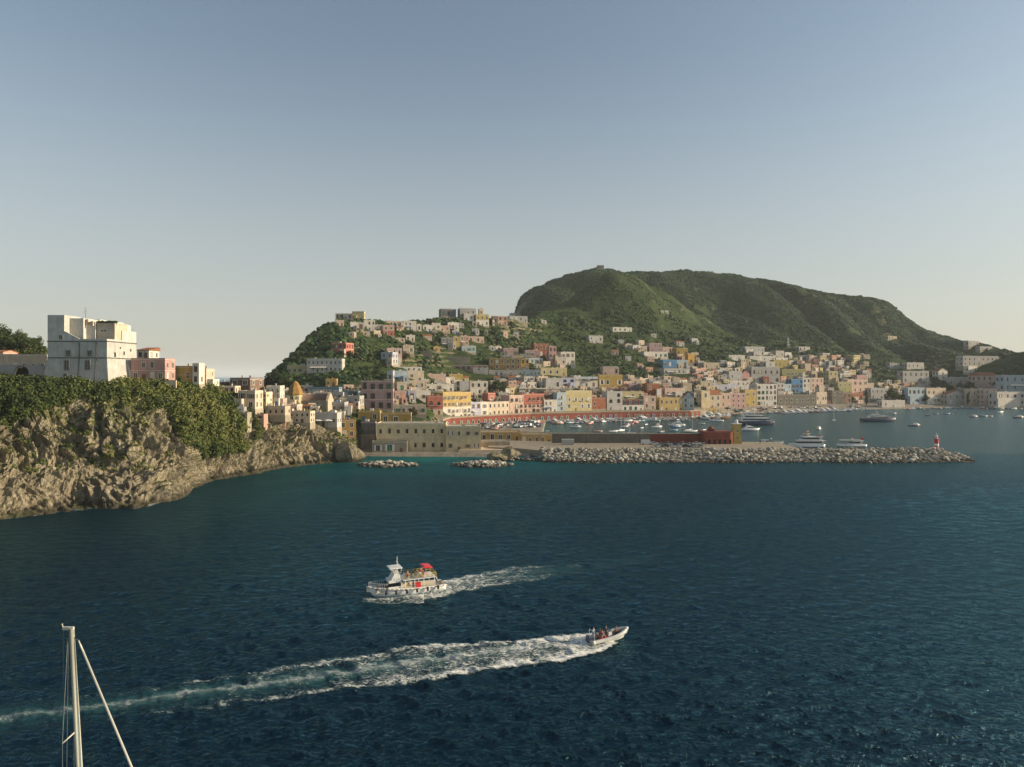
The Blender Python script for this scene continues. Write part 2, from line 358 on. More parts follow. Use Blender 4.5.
# outward normals of the smooth sheet
du = np.gradient(HV, axis=1); dv = np.gradient(HV, axis=0); nn = np.cross(du, dv); nn /= np.linalg.norm(nn, axis=-1, keepdims=True) + 1e-9
cw = np.cumsum([0] + hseg)
def rock_amt(r):                   # 0 on the plateau, 1 on the face
    return float(np.interp(r, [0, cw[1], cw[2], cw[4], cw[5], cw[6], cw[7]], [.5, .8, 1, 1, .75, .12, 0]))
HVf = HV.reshape(-1, 3).copy(); nf = nn.reshape(-1, 3)
for i in range(len(HVf)):
    r = i // hc; am = rock_amt(r)
    if am < .02: continue
    x, y, z = HVf[i]; px = CX + F * x / y
    p = Vector((x, y, z))
    warp = noise.noise_vector(p * .06) * 6
    q = p + warp
    big = noise.noise(q * .05) * 5.0
    st_ = q.x * .9 + q.z * (.55 if px < 130 else .12)
    ridg = (1 - abs(noise.noise(Vector((st_ * .13, q.y * .13, q.z * .022)))) * 3.0) * 3.4 + (1 - abs(noise.noise(Vector((st_ * .33, q.y * .33, q.z * .05 + 4)))) * 3.0) * 1.3       # upright ribs
    lam = (.6 - abs(noise.noise(Vector((st_ * .6, q.y * .6, q.z * .22 + 9)))) * 3) * .9
    cr = noise.cell(Vector((q.x * .33 + q.z * .1, q.y * .33, q.z * .15))) * .8
    fine = fb(p * .55, .8, 2.1, 4) * 1.1
    k = am * (1 if px < 350 else .4)
    low_ = 1 if z > 1 else .6
    v1 = noise.voronoi(Vector((st_ * .13, q.y * .13, q.z * .045)))[0]; v2 = noise.voronoi(Vector((st_ * .34 + 7, q.y * .34, q.z * .13)))[0]
    blk = min(v1[1] - v1[0], .32) * 9 + min(v2[1] - v2[0], .30) * 3.6 - 2.6
    d = (big * .75 + ridg * .45 + lam * .8 + cr * .5 + blk + fine * .9) * k * low_
    d = max(d, -4.5)
    HVf[i] += nf[i] * d * np.array([1, 1, .55])
    # crack lines that run down through the bench
M_ = NT('cliff_rock'); s = M_; v = s.pos()
vm = s.mapping(v, (1, 1, .35))
r1 = s.ramp(s.noise(.12, 6, .7, v, 1.0), [(.30, (.16, .13, .10)), (.45, (.23, .195, .135)), (.60, (.39, .33, .22)), (.75, (.54, .48, .35))])
r2 = s.ramp(s.noise(.7, 6, .75, vm, .8), [(.34, (.05, .042, .034)), (.46, (.20, .165, .11)), (.66, (.60, .53, .38))])
rc = s.mix(.5, r1, r2)
pz = s.n('SeparateXYZ'); s.t.links.new(v, pz.inputs[0])
wet = s.maprange(s.math('ADD', pz.outputs[2], s.maprange(s.noise(.3, 3, .6, v), .3, .7, -.9, .9)), .9, 2.6, 1, 0)
rc = s.mix(s.math('MULTIPLY', wet, .8), rc, (.035, .030, .022))
nz = s.n('SeparateXYZ'); s.t.links.new(s.n('NewGeometry').outputs['Normal'], nz.inputs[0])
gsl = s.math('ADD', nz.outputs[2], s.maprange(s.noise(.13, 5, .65, v), .3, .7, -.38, .38))
gh = s.maprange(pz.outputs[2], 4, 26, -.22, .34)
grass = s.maprange(s.math('ADD', gsl, gh), .60, .82)
gc = s.ramp(s.noise(.5, 5, .7, v), [(.35, (.035, .048, .016)), (.5, (.085, .095, .03)), (.68, (.17, .155, .06))])
c = s.mix(grass, rc, gc)
bn = s.bump(s.noise(.9, 8, .75, vm, 1.0), 1.3, .9)
vo = s.n('TexVoronoi'); vo.feature = 'DISTANCE_TO_EDGE'; vo.inputs['Scale'].default_value = .42
wv = s.n('VectorMath'); wv.operation = 'ADD'; nzv = s.n('TexNoise'); nzv.inputs['Scale'].default_value = .3
s.t.links.new(vm, nzv.inputs['Vector']); s.t.links.new(nzv.outputs['Color'], wv.inputs[1]); s.t.links.new(vm, wv.inputs[0]); s.t.links.new(wv.outputs[0], vo.inputs['Vector'])
bn = s.bump(s.maprange(vo.outputs['Distance'], 0, .10), .4, .4, bn)
M_ROCK = s.fin(c, .93, bn, .15)
HF = grid_faces(hr, hc)
cliff = tag(link('cliff', np_mesh('cliff', HVf, HF, M_ROCK, False)), 'craggy ochre sea cliff of the headland under the white fortress', None, None, 'structure')

bvA = BVHTree.FromPolygons([tuple(p) for p in V], [tuple(f) for f in FA])
bvB = BVHTree.FromPolygons([tuple(p) for p in HVf], [tuple(f) for f in HF])
def hit(px, py, ymin=100):
    d = Vector(((px - CX) / F, 1, -(py - HZ) / F)); n_ = d.length; d /= n_
    best = None; o0 = Vector((0, 0, H)) + d * (ymin * n_)
    for b in (bvA, bvB):
        h = b.ray_cast(o0, d)
        if h[0] is not None and (best is None or h[0].y < best.y): best = h[0]
    return best
def ground(x, y):
    best = None
    for b in (bvA, bvB):
        h = b.ray_cast(Vector((x, y, 400)), Vector((0, 0, -1)))
        if h[0] is not None and (best is None or h[0].z > best): best = h[0].z
    return best if best is not None else 0

# ---- seabed colour under the water: one sea sheet, finer near the coast
rs = np.random.RandomState(4); NW = 84
lam_ = .6 * (5.5 / .6) ** (rs.rand(NW) ** 1.1); th_ = R(-112) + rs.normal(0, R(34), NW); ph_w = rs.rand(NW) * 6.283; stp = .041 * rs.uniform(.6, 1.3, NW) * np.clip((2.2 / lam_) ** .25, .7, 1.2)
def waves(X_, Y_, sp):
    """height and choppy shift of the sea at X, Y; waves shorter than a few grid steps (sp) are left out"""
    Zw = np.zeros_like(X_); DX = np.zeros_like(X_); DY = np.zeros_like(X_)
    gust = .75 + .35 * np.sin(X_ * .021 + Y_ * .013 + 1) * np.sin(Y_ * .017 - X_ * .009) 
    for l, t, p, st_ in zip(lam_, th_, ph_w, stp):
        k = 6.2832 / l; a = st_ / k; w_ = np.clip((l / np.maximum(sp, .01) - 2.2) / 2.5, 0, 1); q = k * (X_ * math.cos(t) + Y_ * math.sin(t)) + p + .6 * np.sin(k * .23 * (X_ * math.sin(t) - Y_ * math.cos(t)) + p * 3)
        Zw += w_ * a * np.sin(q); c_ = w_ * a * .75 * np.cos(q); DX += c_ * math.cos(t); DY += c_ * math.sin(t)
    calm_ = 1 - .55 * np.clip((Y_ - 300) / 60, 0, 1)
    return Zw * gust * calm_, DX * gust * calm_, DY * gust * calm_
rows_py = np.concatenate([[6000, 3500, 2200, 1500, 1150, 950, 860], np.arange(820, 470, -.72), np.arange(470, 410, -.9), np.arange(409, 377, -1.2), [376.6, 376.4, 376.25, 376.15]])
rowY_ = H * F / (rows_py - HZ); rowY_[-1] = 60000
cpx = np.concatenate([[-27000, -14000, -7000, -3500, -1800, -1000, -600, -350, -200, -120], np.arange(-70, 1095, 1.05), [1145, 1230, 1400, 1700, 2200, 3200, 5500, 9500, 16000, 28000]])
SY, _g = np.meshgrid(rowY_, cpx, indexing='ij'); SX = (_g - CX) / F * SY
spy = np.abs(np.gradient(rowY_)); SP = np.maximum(spy[:, None] * .8, SY / F * 1.05)
SP = np.where(np.abs(_g - CX) > 590, 50, SP)
WZ, WX, WY = waves(SX, SY, SP)
# distance to the coast (hits of the two land sheets near sea level and of the mole)
coast = [(xx(p, Y), Y) for p, Y in sh] + [(xx(p, Y), Y) for p, Y in shore if p < 541]
coast2 = [(xx(p, Y), Y) for p, Y in shore if p >= 541] + [(17, 300), (60, 300), (100, 300), (150, 299), (200, 299)]
def dist_to(cs, SX, SY):
    D = np.full(SX.shape, 1e9)
    pts = []
    for a, b in zip(cs[:-1], cs[1:]):
        n_ = max(2, int(math.hypot(a[0] - b[0], a[1] - b[1]) / 6))
        if n_ > 60: continue
        for t in range(n_): pts.append((a[0] + (b[0] - a[0]) * t / n_, a[1] + (b[1] - a[1]) * t / n_))
    for p in pts: D = np.minimum(D, np.hypot(SX - p[0], SY - p[1]))
    return D
gx_ = np.arange(-340, 700, 8.0); gy_ = np.arange(100, 960, 8.0); GX, GY = np.meshgrid(gx_, gy_)
def bil(G):
    u = np.clip((SX - gx_[0]) / 8, 0, len(gx_) - 1.001); v_ = np.clip((SY - gy_[0]) / 8, 0, len(gy_) - 1.001); i = u.astype(int); j = v_.astype(int); u -= i; v_ -= j
    out = G[j, i] * (1 - u) * (1 - v_) + G[j, i + 1] * u * (1 - v_) + G[j + 1, i] * (1 - u) * v_ + G[j + 1, i + 1] * u * v_
    return np.where((SX < gx_[0]) | (SX > gx_[-1]) | (SY < gy_[0]) | (SY > gy_[-1]), 999, out)
D1 = bil(dist_to(coast, GX, GY)); D2 = bil(dist_to(coast2, GX, GY))
sv = np.stack([SX + WX, SY + WY, WZ], -1).reshape(-1, 3)
nv0 = len(sv); y0s = float(rowY_[0]); sf = grid_faces(*SX.shape)
sv = np.concatenate([sv, [(-46000, -46000, 0), (46000, -46000, 0), (46000, y0s, 0), (-46000, y0s, 0)]]); sf = np.concatenate([sf[:, ::-1] if False else sf, [[nv0, nv0 + 1, nv0 + 2, nv0 + 3]]])
sea_me = np_mesh('sea', sv, sf, M_ROCK, True)
sea_me.materials.clear()
pxg = CX + F * SX / np.maximum(SY, 1)
wgt = np.interp(pxg, [120, 230, 330, 420, 560, 700], [.04, .16, .6, 1, .9, .35])
shal = np.maximum(np.exp(-(D1 / 40.0) ** 1.3) * wgt, np.exp(-(D2 / 16.0)) * .55 * wgt)
harb = ((SY > 330) & (SX > 10)).astype(float) * np.clip((SX + 10) / 40, 0, 1) * np.clip((SY - 318) / 20, 0, 1)
far_r = np.clip((SX - 60) / 160, 0, 1) * np.clip((SY - 180) / 150, 0, 1)
shal = np.clip(shal, 0, 1); harb = np.clip(np.maximum(harb * .9, far_r * .55), 0, 1)
at = sea_me.attributes.new('shallow', 'FLOAT', 'POINT'); at.data.foreach_set('value', np.append(shal.ravel(), [0] * 4).astype(np.float32))
at = sea_me.attributes.new('harbour', 'FLOAT', 'POINT'); at.data.foreach_set('value', np.append(harb.ravel(), [0] * 4).astype(np.float32))
s = NT('sea_water'); v = s.pos()
sa = s.n('Attribute'); sa.attribute_name = 'shallow'; sb = s.n('Attribute'); sb.attribute_name = 'harbour'
wn = s.noise(.05, 4, .6, v)
c = s.mix(s.maprange(s.noise(.012, 3, .6, v), .35, .7), (.0004, .0058, .0135), (.0006, .0105, .0205))
c = s.mix(sb.outputs['Fac'], c, (.015, .050, .054))
shv = s.math('MULTIPLY', sa.outputs['Fac'], s.maprange(wn, .3, .65, .45, 1.1), True)
c = s.mix(shv, c, (.008, .15, .14))
vs = s.mapping(v, (1.0, 1.45, 1))
dn = s.n('SeparateXYZ'); s.t.links.new(v, dn.inputs[0]); fard = s.maprange(dn.outputs[1], 90, 360, .30, 1)
n2 = s.noise(.42, 4, .6, vs, .6); n3 = s.noise(2.3, 4, .65, v, .4)
hgt = s.math('ADD', s.math('MULTIPLY', s.math('MULTIPLY', n2, 1.6), fard), s.math('MULTIPLY', n3, .30))
calm = s.maprange(sb.outputs['Fac'], 0, 1, 1, .8)
bo = s.n('Bump'); bo.inputs['Distance'].default_value = 1.0; s.t.links.new(calm, bo.inputs['Strength']); s.t.links.new(hgt, bo.inputs['Height'])
s.t.links.new(c, s.b.inputs['Base Color']); s.b.inputs['Specular IOR Level'].default_value = 0; s.b.inputs['Roughness'].default_value = 1
gl = s.n('BsdfGlossy'); s.t.links.new(s.mix(sb.outputs['Fac'], (.38, .76, .90), (.86, .97, .96)), gl.inputs['Color']); gl.inputs['Roughness'].default_value = .17; s.t.links.new(bo.outputs[0], gl.inputs['Normal'])
fr_ = s.n('Fresnel'); fr_.inputs['IOR'].default_value = 1.33; s.t.links.new(bo.outputs[0], fr_.inputs['Normal'])
mx = s.n('MixShader'); s.t.links.new(s.math('MULTIPLY', fr_.outputs[0], s.maprange(sb.outputs['Fac'], 0, 1, .95, 1.0)), mx.inputs[0]); s.t.links.new(s.b.outputs[0], mx.inputs[1]); s.t.links.new(gl.outputs[0], mx.inputs[2]); s.t.links.new(mx.outputs[0], s.out.inputs['Surface']); M_SEA = s.m
sea_me.materials.append(M_SEA)
tag(link('sea', sea_me), 'dark teal sea with small chop', None, None, 'structure')
# ================================================================== HOUSES
def win_mesh(kind):
    m = MB()
    if kind == 'rect':       # frame: raised surround + sill, unit size 1 x 1 (x centred, z from 0)
        for a in ((-.62, -.5, 0, 1.0), (.5, .62, 0, 1.0), (-.62, .62, 1.0, 1.10), (-.68, .68, -.09, 0)): m.box(a[0], a[1], -.07, .02, a[2], a[3])
        m.box(-.03, .03, -.05, .0, 0.02, .98)
    elif kind == 'arch':
        for a in ((-.62, -.5, 0, .7), (.5, .62, 0, .7), (-.68, .68, -.09, 0)): m.box(a[0], a[1], -.07, .02, a[2], a[3])
        for k in range(8):
            t0, t1 = math.pi * k / 8, math.pi * (k + 1) / 8
            q = lambda r, t, y: (r * math.cos(t), y, .7 + r * .62 * math.sin(t))
            m.add([q(.5, t0, -.07), q(.62, t0, -.07), q(.62, t1, -.07), q(.5, t1, -.07), q(.5, t0, .02), q(.62, t0, .02), q(.62, t1, .02), q(.5, t1, .02)], [(0, 1, 2, 3), (1, 5, 6, 2), (0, 3, 7, 4)])
    elif kind == 'pane':
        m.box(-.5, .5, -.02, .015, 0, 1)
    elif kind == 'archpane':
        pts = [(-.5, 0), (.5, 0)] + [(.5 * math.cos(math.pi * k / 8), .7 + .31 * math.sin(math.pi * k / 8)) for k in range(9)]
        n = len(pts); m.add([(x, -.02, z) for x, z in pts] + [(x, .015, z) for x, z in pts], [tuple(range(n))] + [(k, k + n, (k + 1) % n + n, (k + 1) % n) for k in range(n)])
    elif kind == 'shut':
        for sx in (1,):
            m.box(sx * .80 - .17, sx * .80 + .17, -.10, -.04, .0, 1.0)
            for j in range(6): m.box(sx * .80 - .13, sx * .80 + .13, -.13, -.10, .07 + j * .15, .15 + j * .15)
    return m
WM = {}
def wm(kind, mat, name):
    k = (kind, mat.name)
    if k not in WM: WM[k] = win_mesh(kind).mesh(name, mat)
    return WM[k]
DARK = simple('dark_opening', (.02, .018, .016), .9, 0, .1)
TRIM = {c: simple('trim_' + c, v, .8, 0, .2) for c, v in dict(white=(.72, .70, .66), brown=(.14, .09, .06), green=(.05, .16, .10), blue=(.06, .16, .34), cream=(.66, .6, .5), turq=(.10, .38, .36), maroon=(.17, .03, .04)).items()}
IRON = simple('iron', (.05, .05, .05), .5, .5)
WOODD = simple('door_wood', (.16, .09, .05), .7)
px_seed = [0]; ANX = [True]
def put_window(parent, x, z, w, h, y=0, kind='rect', trim='white', sub=True, face=0, shut=None, depthw=None):
    # face 0 = front (-y), 1 = right (+x), -1 = left (-x)
    arch = kind == 'arch'
    f = link('window', wm('arch' if arch else 'rect', TRIM[trim], 'window_frame'), parent)
    rq = (abs(math.sin(x * 12.9898 + z * 78.233 + px_seed[0])) * 43758.5453) % 1; f.scale = (w * (.82 + .3 * rq), 1, h * (.85 + .25 * ((rq * 7) % 1)))
    if face == 0: f.location = (x, -.003, z)
    elif face == 1: f.location = (depthw[0] + .003, x, z); f.rotation_euler[2] = R(90)
    else: f.location = (depthw[1] - .003, x, z); f.rotation_euler[2] = R(-90)
    link('pane', wm('archpane' if arch else 'pane', glass() if rq < .68 else TRIM[['green', 'brown', 'cream', 'brown'][int(rq * 50) % 4]], 'pane'), f)
    if shut:
        for sg in (-1, 1): q = link('shutter', wm('shut', TRIM[shut], 'shutter'), f); q.scale = (1, 1, 1); q.location = (0 if sg > 0 else -1.6, 0, 0)
    return f
PTANK = [simple('tank_blue', (.06, .13, .25), .5), simple('tank_grey', (.3, .3, .3), .6), simple('tank_white', (.6, .6, .58), .6)]
def balcony(parent, x, z, w, mat=None):
    m = MB(); m.box(x - w / 2, x + w / 2, -.95, -.012, z - .22, z - .06)
    m2 = MB()
    n = max(3, int(w / .45))
    for k in range(n + 1):
        xx_ = x - w / 2 + .04 + (w - .08) * k / n; m2.box(xx_ - .025, xx_ + .025, -.92, -.87, z - .06, z + .9)
    m2.box(x - w / 2, x + w / 2, -.93, -.86, z + .9, z + .97)
    b = m.obj('balcony', mat or TRIM['white'], parent); m2.obj('railing', IRON, b)
FOOT = []          # (x, y, radius, px0, px1, Y) of everything built, so that shrubs keep clear
RECT = []
def facade(px0, px1, Yc, yaw):
    """front corners of a facade through the pixel columns px0..px1, turned by yaw, its middle about Yc deep"""
    pm = (px0 + px1) / 2; C = Vector((xx(pm, Yc), Yc)); d = Vector((math.cos(R(yaw)), math.sin(R(yaw))))
    def t(px):
        a = (px - CX) / F                     # (Cx + t dx) = a (Cy + t dy)
        return (a * C.y - C.x) / (d.x - a * d.y)
    t0, t1 = t(px0), t(px1); A = C + d * t0
    return A, t1 - t0
def house(px0, px1, pt, pb, col_='white', wins=(2, 3), label='', yaw=None, depth=None, roof='flat', Y=None, kind='rect', trim='white', shut=None,
          low=None, lowfrac=.5, door=True, bal=False, name='house', cat='house', found=7, sub=True, side=2, band=None, chim=None, wscale=1):
    pm = (px0 + px1) / 2
    if Y is None:
        h = hit(pm, pb); Y = h.y if h is not None else 700
    if yaw is None: yaw = 18 if px0 < 700 else 22
    elif px0 > 700 and yaw < 6: yaw = 20 + (int(px0) * 7) % 9 - 4
    A, W = facade(px0, px1, Y, yaw)
    z0 = zz(pb, Y); Hh = (pb - pt) * Y / F
    D = depth or max(6, min(11, W * .8))
    o = thing(name, label, cat, (A.x, A.y, z0), R(yaw))
    rd = random.Random(int(px0 * 31 + pt * 7)); px_seed[0] = px0 * 1.7 + pt
    if trim == 'white': trim = rd.choice(['cream', 'cream', 'brown', 'white'])
    if shut is None and rd.random() < .3: shut = rd.choice(['green', 'brown', 'brown', 'white'])
    ph = .0
    if roof in ('flat', 'vault', 'dome', 'terrace'): ph = min(.55, Hh * .12)
    Hw = Hh if roof not in ('gable', 'hip', 'shed', 'sidegable') else Hh * .74
    wall = MB()
    if low:
        zl = Hh * lowfrac
        wall.box(-.12, W + .12, -.12, D + .1, -found, -.05, 3); wall.box(0, W, 0, D, -.05, zl, 1); wall.box(.0, W, 0, D, zl, Hw - ph, 0)
        wall.box(-.10, W + .10, -.10, D + .1, zl - .12, zl + .10, 2)
    else:
        wall.box(-.12, W + .12, -.12, D + .1, -found, -.05, 3); wall.box(0, W, 0, D, -.05, Hw - ph, 0)
    if ph > 0:
        tk = .28
        for a in ((0, W, 0, tk), (0, W, D - tk, D), (0, tk, tk, D - tk), (W - tk, W, tk, D - tk)):
            wall.box(a[0], a[1], a[2], a[3], Hw - ph, Hw, 0)
        wall.box(-.12, W + .12, -.12, D + .12, Hw - ph - .16, Hw - ph, 2)
    if band: 
        for fz in band: wall.box(-.06, W + .06, -.06, D + .06, Hh * fz - .09, Hh * fz + .09, 2)
    wl = wall.obj('wall', [plaster(col_), plaster(low or col_), TRIM['cream'] if not trim == 'white' else TRIM['white'], plaster('stone')], o)
    # roof
    r = MB(); rm = plaster('palegrey')
    if ph > 0: r.box(.28, W - .28, .28, D - .28, Hw - ph + .02, Hw - ph + .12)
    if roof == 'vault':
        n = max(1, round(W / 5)); ww = (W - .8) / n
        for k in range(n):
            cx = .4 + ww * (k + .5); vs = []; nn_ = 8
            for yy in (.5, D - .5):
                for j in range(nn_ + 1):
                    t = math.pi * j / nn_; vs.append((cx - math.cos(t) * ww * .46, yy, Hw - ph + .1 + math.sin(t) * min(1.5, ww * .32)))
            fs = [(j, j + 1, j + nn_ + 2, j + nn_ + 1) for j in range(nn_)] + [tuple(range(nn_, -1, -1)), tuple(range(nn_ + 1, 2 * nn_ + 2))]
            r.add(vs, fs, 0, False)
    if roof == 'dome':
        rr = min(W, D) * .36; r.lathe([(rr, Hw - ph), (rr, Hw + .3)] + [(rr * math.cos(t), Hw + .3 + rr * .8 * math.sin(t)) for t in [R(a) for a in (0, 20, 40, 60, 75, 90)]], 14, 0, (W / 2, D / 2))
    if roof in ('gable', 'sidegable'):
        e = .35; rm = tile()
        if roof == 'gable':        # ridge runs back, gable faces the front
            x0, x1, xm, y0, y1, zt, zb = -e, W + e, W / 2, -e, D + e, Hh, Hw - .1
            vs = [(x0, y0, zb), (xm, y0, zt), (x1, y0, zb), (x0, y1, zb), (xm, y1, zt), (x1, y1, zb)]
            vs += [(x, y, z + .22) for x, y, z in vs]
            fs = [(0, 3, 4, 1), (1, 4, 5, 2), (6, 7, 10, 9), (7, 8, 11, 10), (0, 1, 7, 6), (1, 2, 8, 7), (3, 9, 10, 4), (4, 10, 11, 5), (0, 6, 9, 3), (2, 5, 11, 8)]
            g = MB(); g.add([(0, .0, Hw), (W, .0, Hw), (W / 2, .0, Hh - .15), (0, D, Hw), (W, D, Hw), (W / 2, D, Hh - .15)], [(0, 1, 2), (4, 3, 5), (0, 2, 5, 3), (1, 4, 5, 2)])
        else:
            y0, y1, ym, x0, x1, zt, zb = -e, D + e, D / 2, -e, W + e, Hh, Hw - .1
            vs = [(x0, y0, zb), (x0, ym, zt), (x0, y1, zb), (x1, y0, zb), (x1, ym, zt), (x1, y1, zb)]
            vs += [(x, y, z + .22) for x, y, z in vs]
            fs = [(0, 1, 4, 3), (1, 2, 5, 4), (6, 9, 10, 7), (7, 10, 11, 8), (0, 6, 7, 1), (1, 7, 8, 2), (3, 4, 10, 9), (4, 5, 11, 10), (0, 3, 9, 6), (2, 8, 11, 5)]
            g = MB(); g.add([(0, 0, Hw), (0, D, Hw), (0, D / 2, Hh - .15), (W, 0, Hw), (W, D, Hw), (W, D / 2, Hh - .15)], [(1, 0, 2), (3, 4, 5), (0, 3, 5, 2), (4, 1, 2, 5)])
        r.add(vs, fs); g.obj('gable_wall', plaster(col_), o)
    if roof == 'hip':
        rm = tile(); e = .4; k = min(W, D) * .42
        r.add([(-e, -e, Hw), (W + e, -e, Hw), (W + e, D + e, Hw), (-e, D + e, Hw), (k, D / 2, Hh), (W - k, D / 2, Hh)], [(0, 1, 5, 4), (1, 2, 5), (2, 3, 4, 5), (3, 0, 4), (0, 3, 2, 1)])
    if roof == 'shed':
        rm = tile(); r.add([(-.3, -.3, Hw), (W + .3, -.3, Hw), (W + .3, D + .3, Hh), (-.3, D + .3, Hh), (-.3, -.3, Hw - .2), (W + .3, -.3, Hw - .2), (W + .3, D + .3, Hw - .2), (-.3, D + .3, Hw - .2)], [(0, 1, 2, 3), (0, 4, 5, 1), (1, 5, 6, 2), (2, 6, 7, 3), (3, 7, 4, 0), (4, 7, 6, 5)])
    ro = r.obj('roof', rm, o)
    if roof in ('flat', 'terrace', 'vault') and W > 4 and (chim if chim is not None else True):
        for q in range(1 + (W > 9)):
            c = MB(); cx = rd.uniform(.8, W - 1.6); cyy = rd.uniform(1.2, D - 1.6)
            if rd.random() < .35: c.box(cx, cx + 1.9, cyy, cyy + 1.9, Hw - ph + .1, Hw + .9); nme = 'stair_hut'
            else: c.box(cx, cx + .55, cyy, cyy + .55, Hw - ph + .1, Hw + .8); c.box(cx - .1, cx + .65, cyy - .1, cyy + .65, Hw + .8, Hw + .95); nme = 'chimney'
            c.obj(nme, plaster(rd.choice(['white', 'cream', col_])), ro)
    if roof in ('flat', 'terrace') and W > 5 and Hh > 4 and name == 'house':
        if rd.random() < .40 and ANX[0]:
            a_ = MB(); aw = W * rd.uniform(.3, .5); ah = Hh * rd.uniform(.38, .62); ad = rd.uniform(1.6, 3); ax0 = 0 if rd.random() < .5 else W - aw; ax0 += rd.uniform(-1.2, .6)
            a_.box(ax0, ax0 + aw, -ad, -.003, -found * .6, ah - .35); a_.box(ax0, ax0 + aw, -ad, -ad + .22, ah - .35, ah); a_.box(ax0, ax0 + .22, -ad + .22, -.003, ah - .35, ah); a_.box(ax0 + aw - .22, ax0 + aw, -ad + .22, -.003, ah - .35, ah)
            an = a_.obj('annex', plaster(rd.choice([col_, 'white', 'cream'])), o)
            d_ = MB(); d_.box(ax0 + aw * .35, ax0 + aw * .35 + 1.1, -ad - .06, -ad - .002, 0, min(2.2, ah * .7)); d_.obj('door', DARK if rd.random() < .5 else TRIM[rd.choice(['green', 'brown', 'blue'])], an)
        if rd.random() < .30:
            t_ = MB(); tx = rd.uniform(1, W - 1.5); ty = rd.uniform(1.5, D - 1.5); t_.tube((tx, ty, Hw - ph + .1), (tx, ty, Hw + .9), .55, n=10); t_.obj('water_tank', PTANK[rd.randrange(3)], ro)
        if rd.random() < .35:
            t_ = MB(); tx = rd.uniform(1, W - 1); t_.tube((tx, D * .6, Hw - ph), (tx, D * .6, Hw + 2.6), .05, n=5); t_.box(tx - .6, tx + .6, D * .6 - .03, D * .6 + .03, Hw + 2.2, Hw + 2.28); t_.obj('aerial', IRON, ro)
        if rd.random() < .18 and W > 6:
            t_ = MB(); t_.add([(W * .1, -.01, Hh * .42), (W * .55, -.01, Hh * .42), (W * .55, -1.8, Hh * .34), (W * .1, -1.8, Hh * .34), (W * .1, -.01, Hh * .42 - .08), (W * .55, -.01, Hh * .42 - .08), (W * .55, -1.8, Hh * .34 - .08), (W * .1, -1.8, Hh * .34 - .08)], [(0, 3, 2, 1), (4, 5, 6, 7), (3, 7, 6, 2), (0, 4, 7, 3), (1, 2, 6, 5)]); t_.obj('awning', TRIM[rd.choice(['cream', 'green', 'white', 'blue'])], o)
    # windows
    nr_, nc_ = wins
    if nr_ and nc_:
        fh = (Hw - ph) / nr_; ww = min(2.1, W / nc_ * .40) * wscale; wh = min(fh * .56, ww * 1.7)
        skip = rd.randrange(nc_) if door and nc_ > 1 else -1
        for i in range(nr_):
            zf = i * fh + (fh - wh) * .5
            for j in range(nc_):
                xw = W * (j + .5) / nc_ + rd.uniform(-.12, .12)
                if i == 0 and j == skip and Hh > 4:
                    d = MB(); dw = min(1.3, W / nc_ * .5); d.box(xw - dw / 2, xw + dw / 2, -.09, -.004, -.3, min(2.6, fh * .72)); dd = d.obj('door', WOODD if rd.random() < .5 else TRIM[rd.choice(['green', 'blue', 'brown'])], o); continue
                if rd.random() < .07: continue
                fullh = bal and i == nr_ - 1 - (nr_ > 2) * 0
                if bal and i >= 1:
                    put_window(o, xw, i * fh + .25, ww * .85, min(fh * .7, 2.6), 0, kind, trim, sub, shut=shut)
                    if rd.random() < .75: balcony(o, xw, i * fh + .25, ww * 1.7)
                else: put_window(o, xw, zf, ww, wh, 0, kind, trim, sub, shut=shut if rd.random() < .6 else None)
        sd_ = 1 if pm < 640 else -1
        if side and D > 4:
            for i in range(nr_):
                zf = i * fh + (fh - wh) * .5
                for j in range(side):
                    yw = D * (j + .5) / side
                    if rd.random() < .12: continue
                    put_window(o, yw, zf, ww * .9, wh, 0, kind, trim, sub, face=sd_, depthw=(W, 0))
    RECT.append((px0, px1, pt, pb)); FOOT.append((A.x + math.cos(R(yaw)) * W / 2, A.y + D / 2, max(W, D) * .62 + 1, px0 - 1, px1 + 2, Y, pb))
    return o, W, D, Hh

def quay_yaw(px): return 27.0
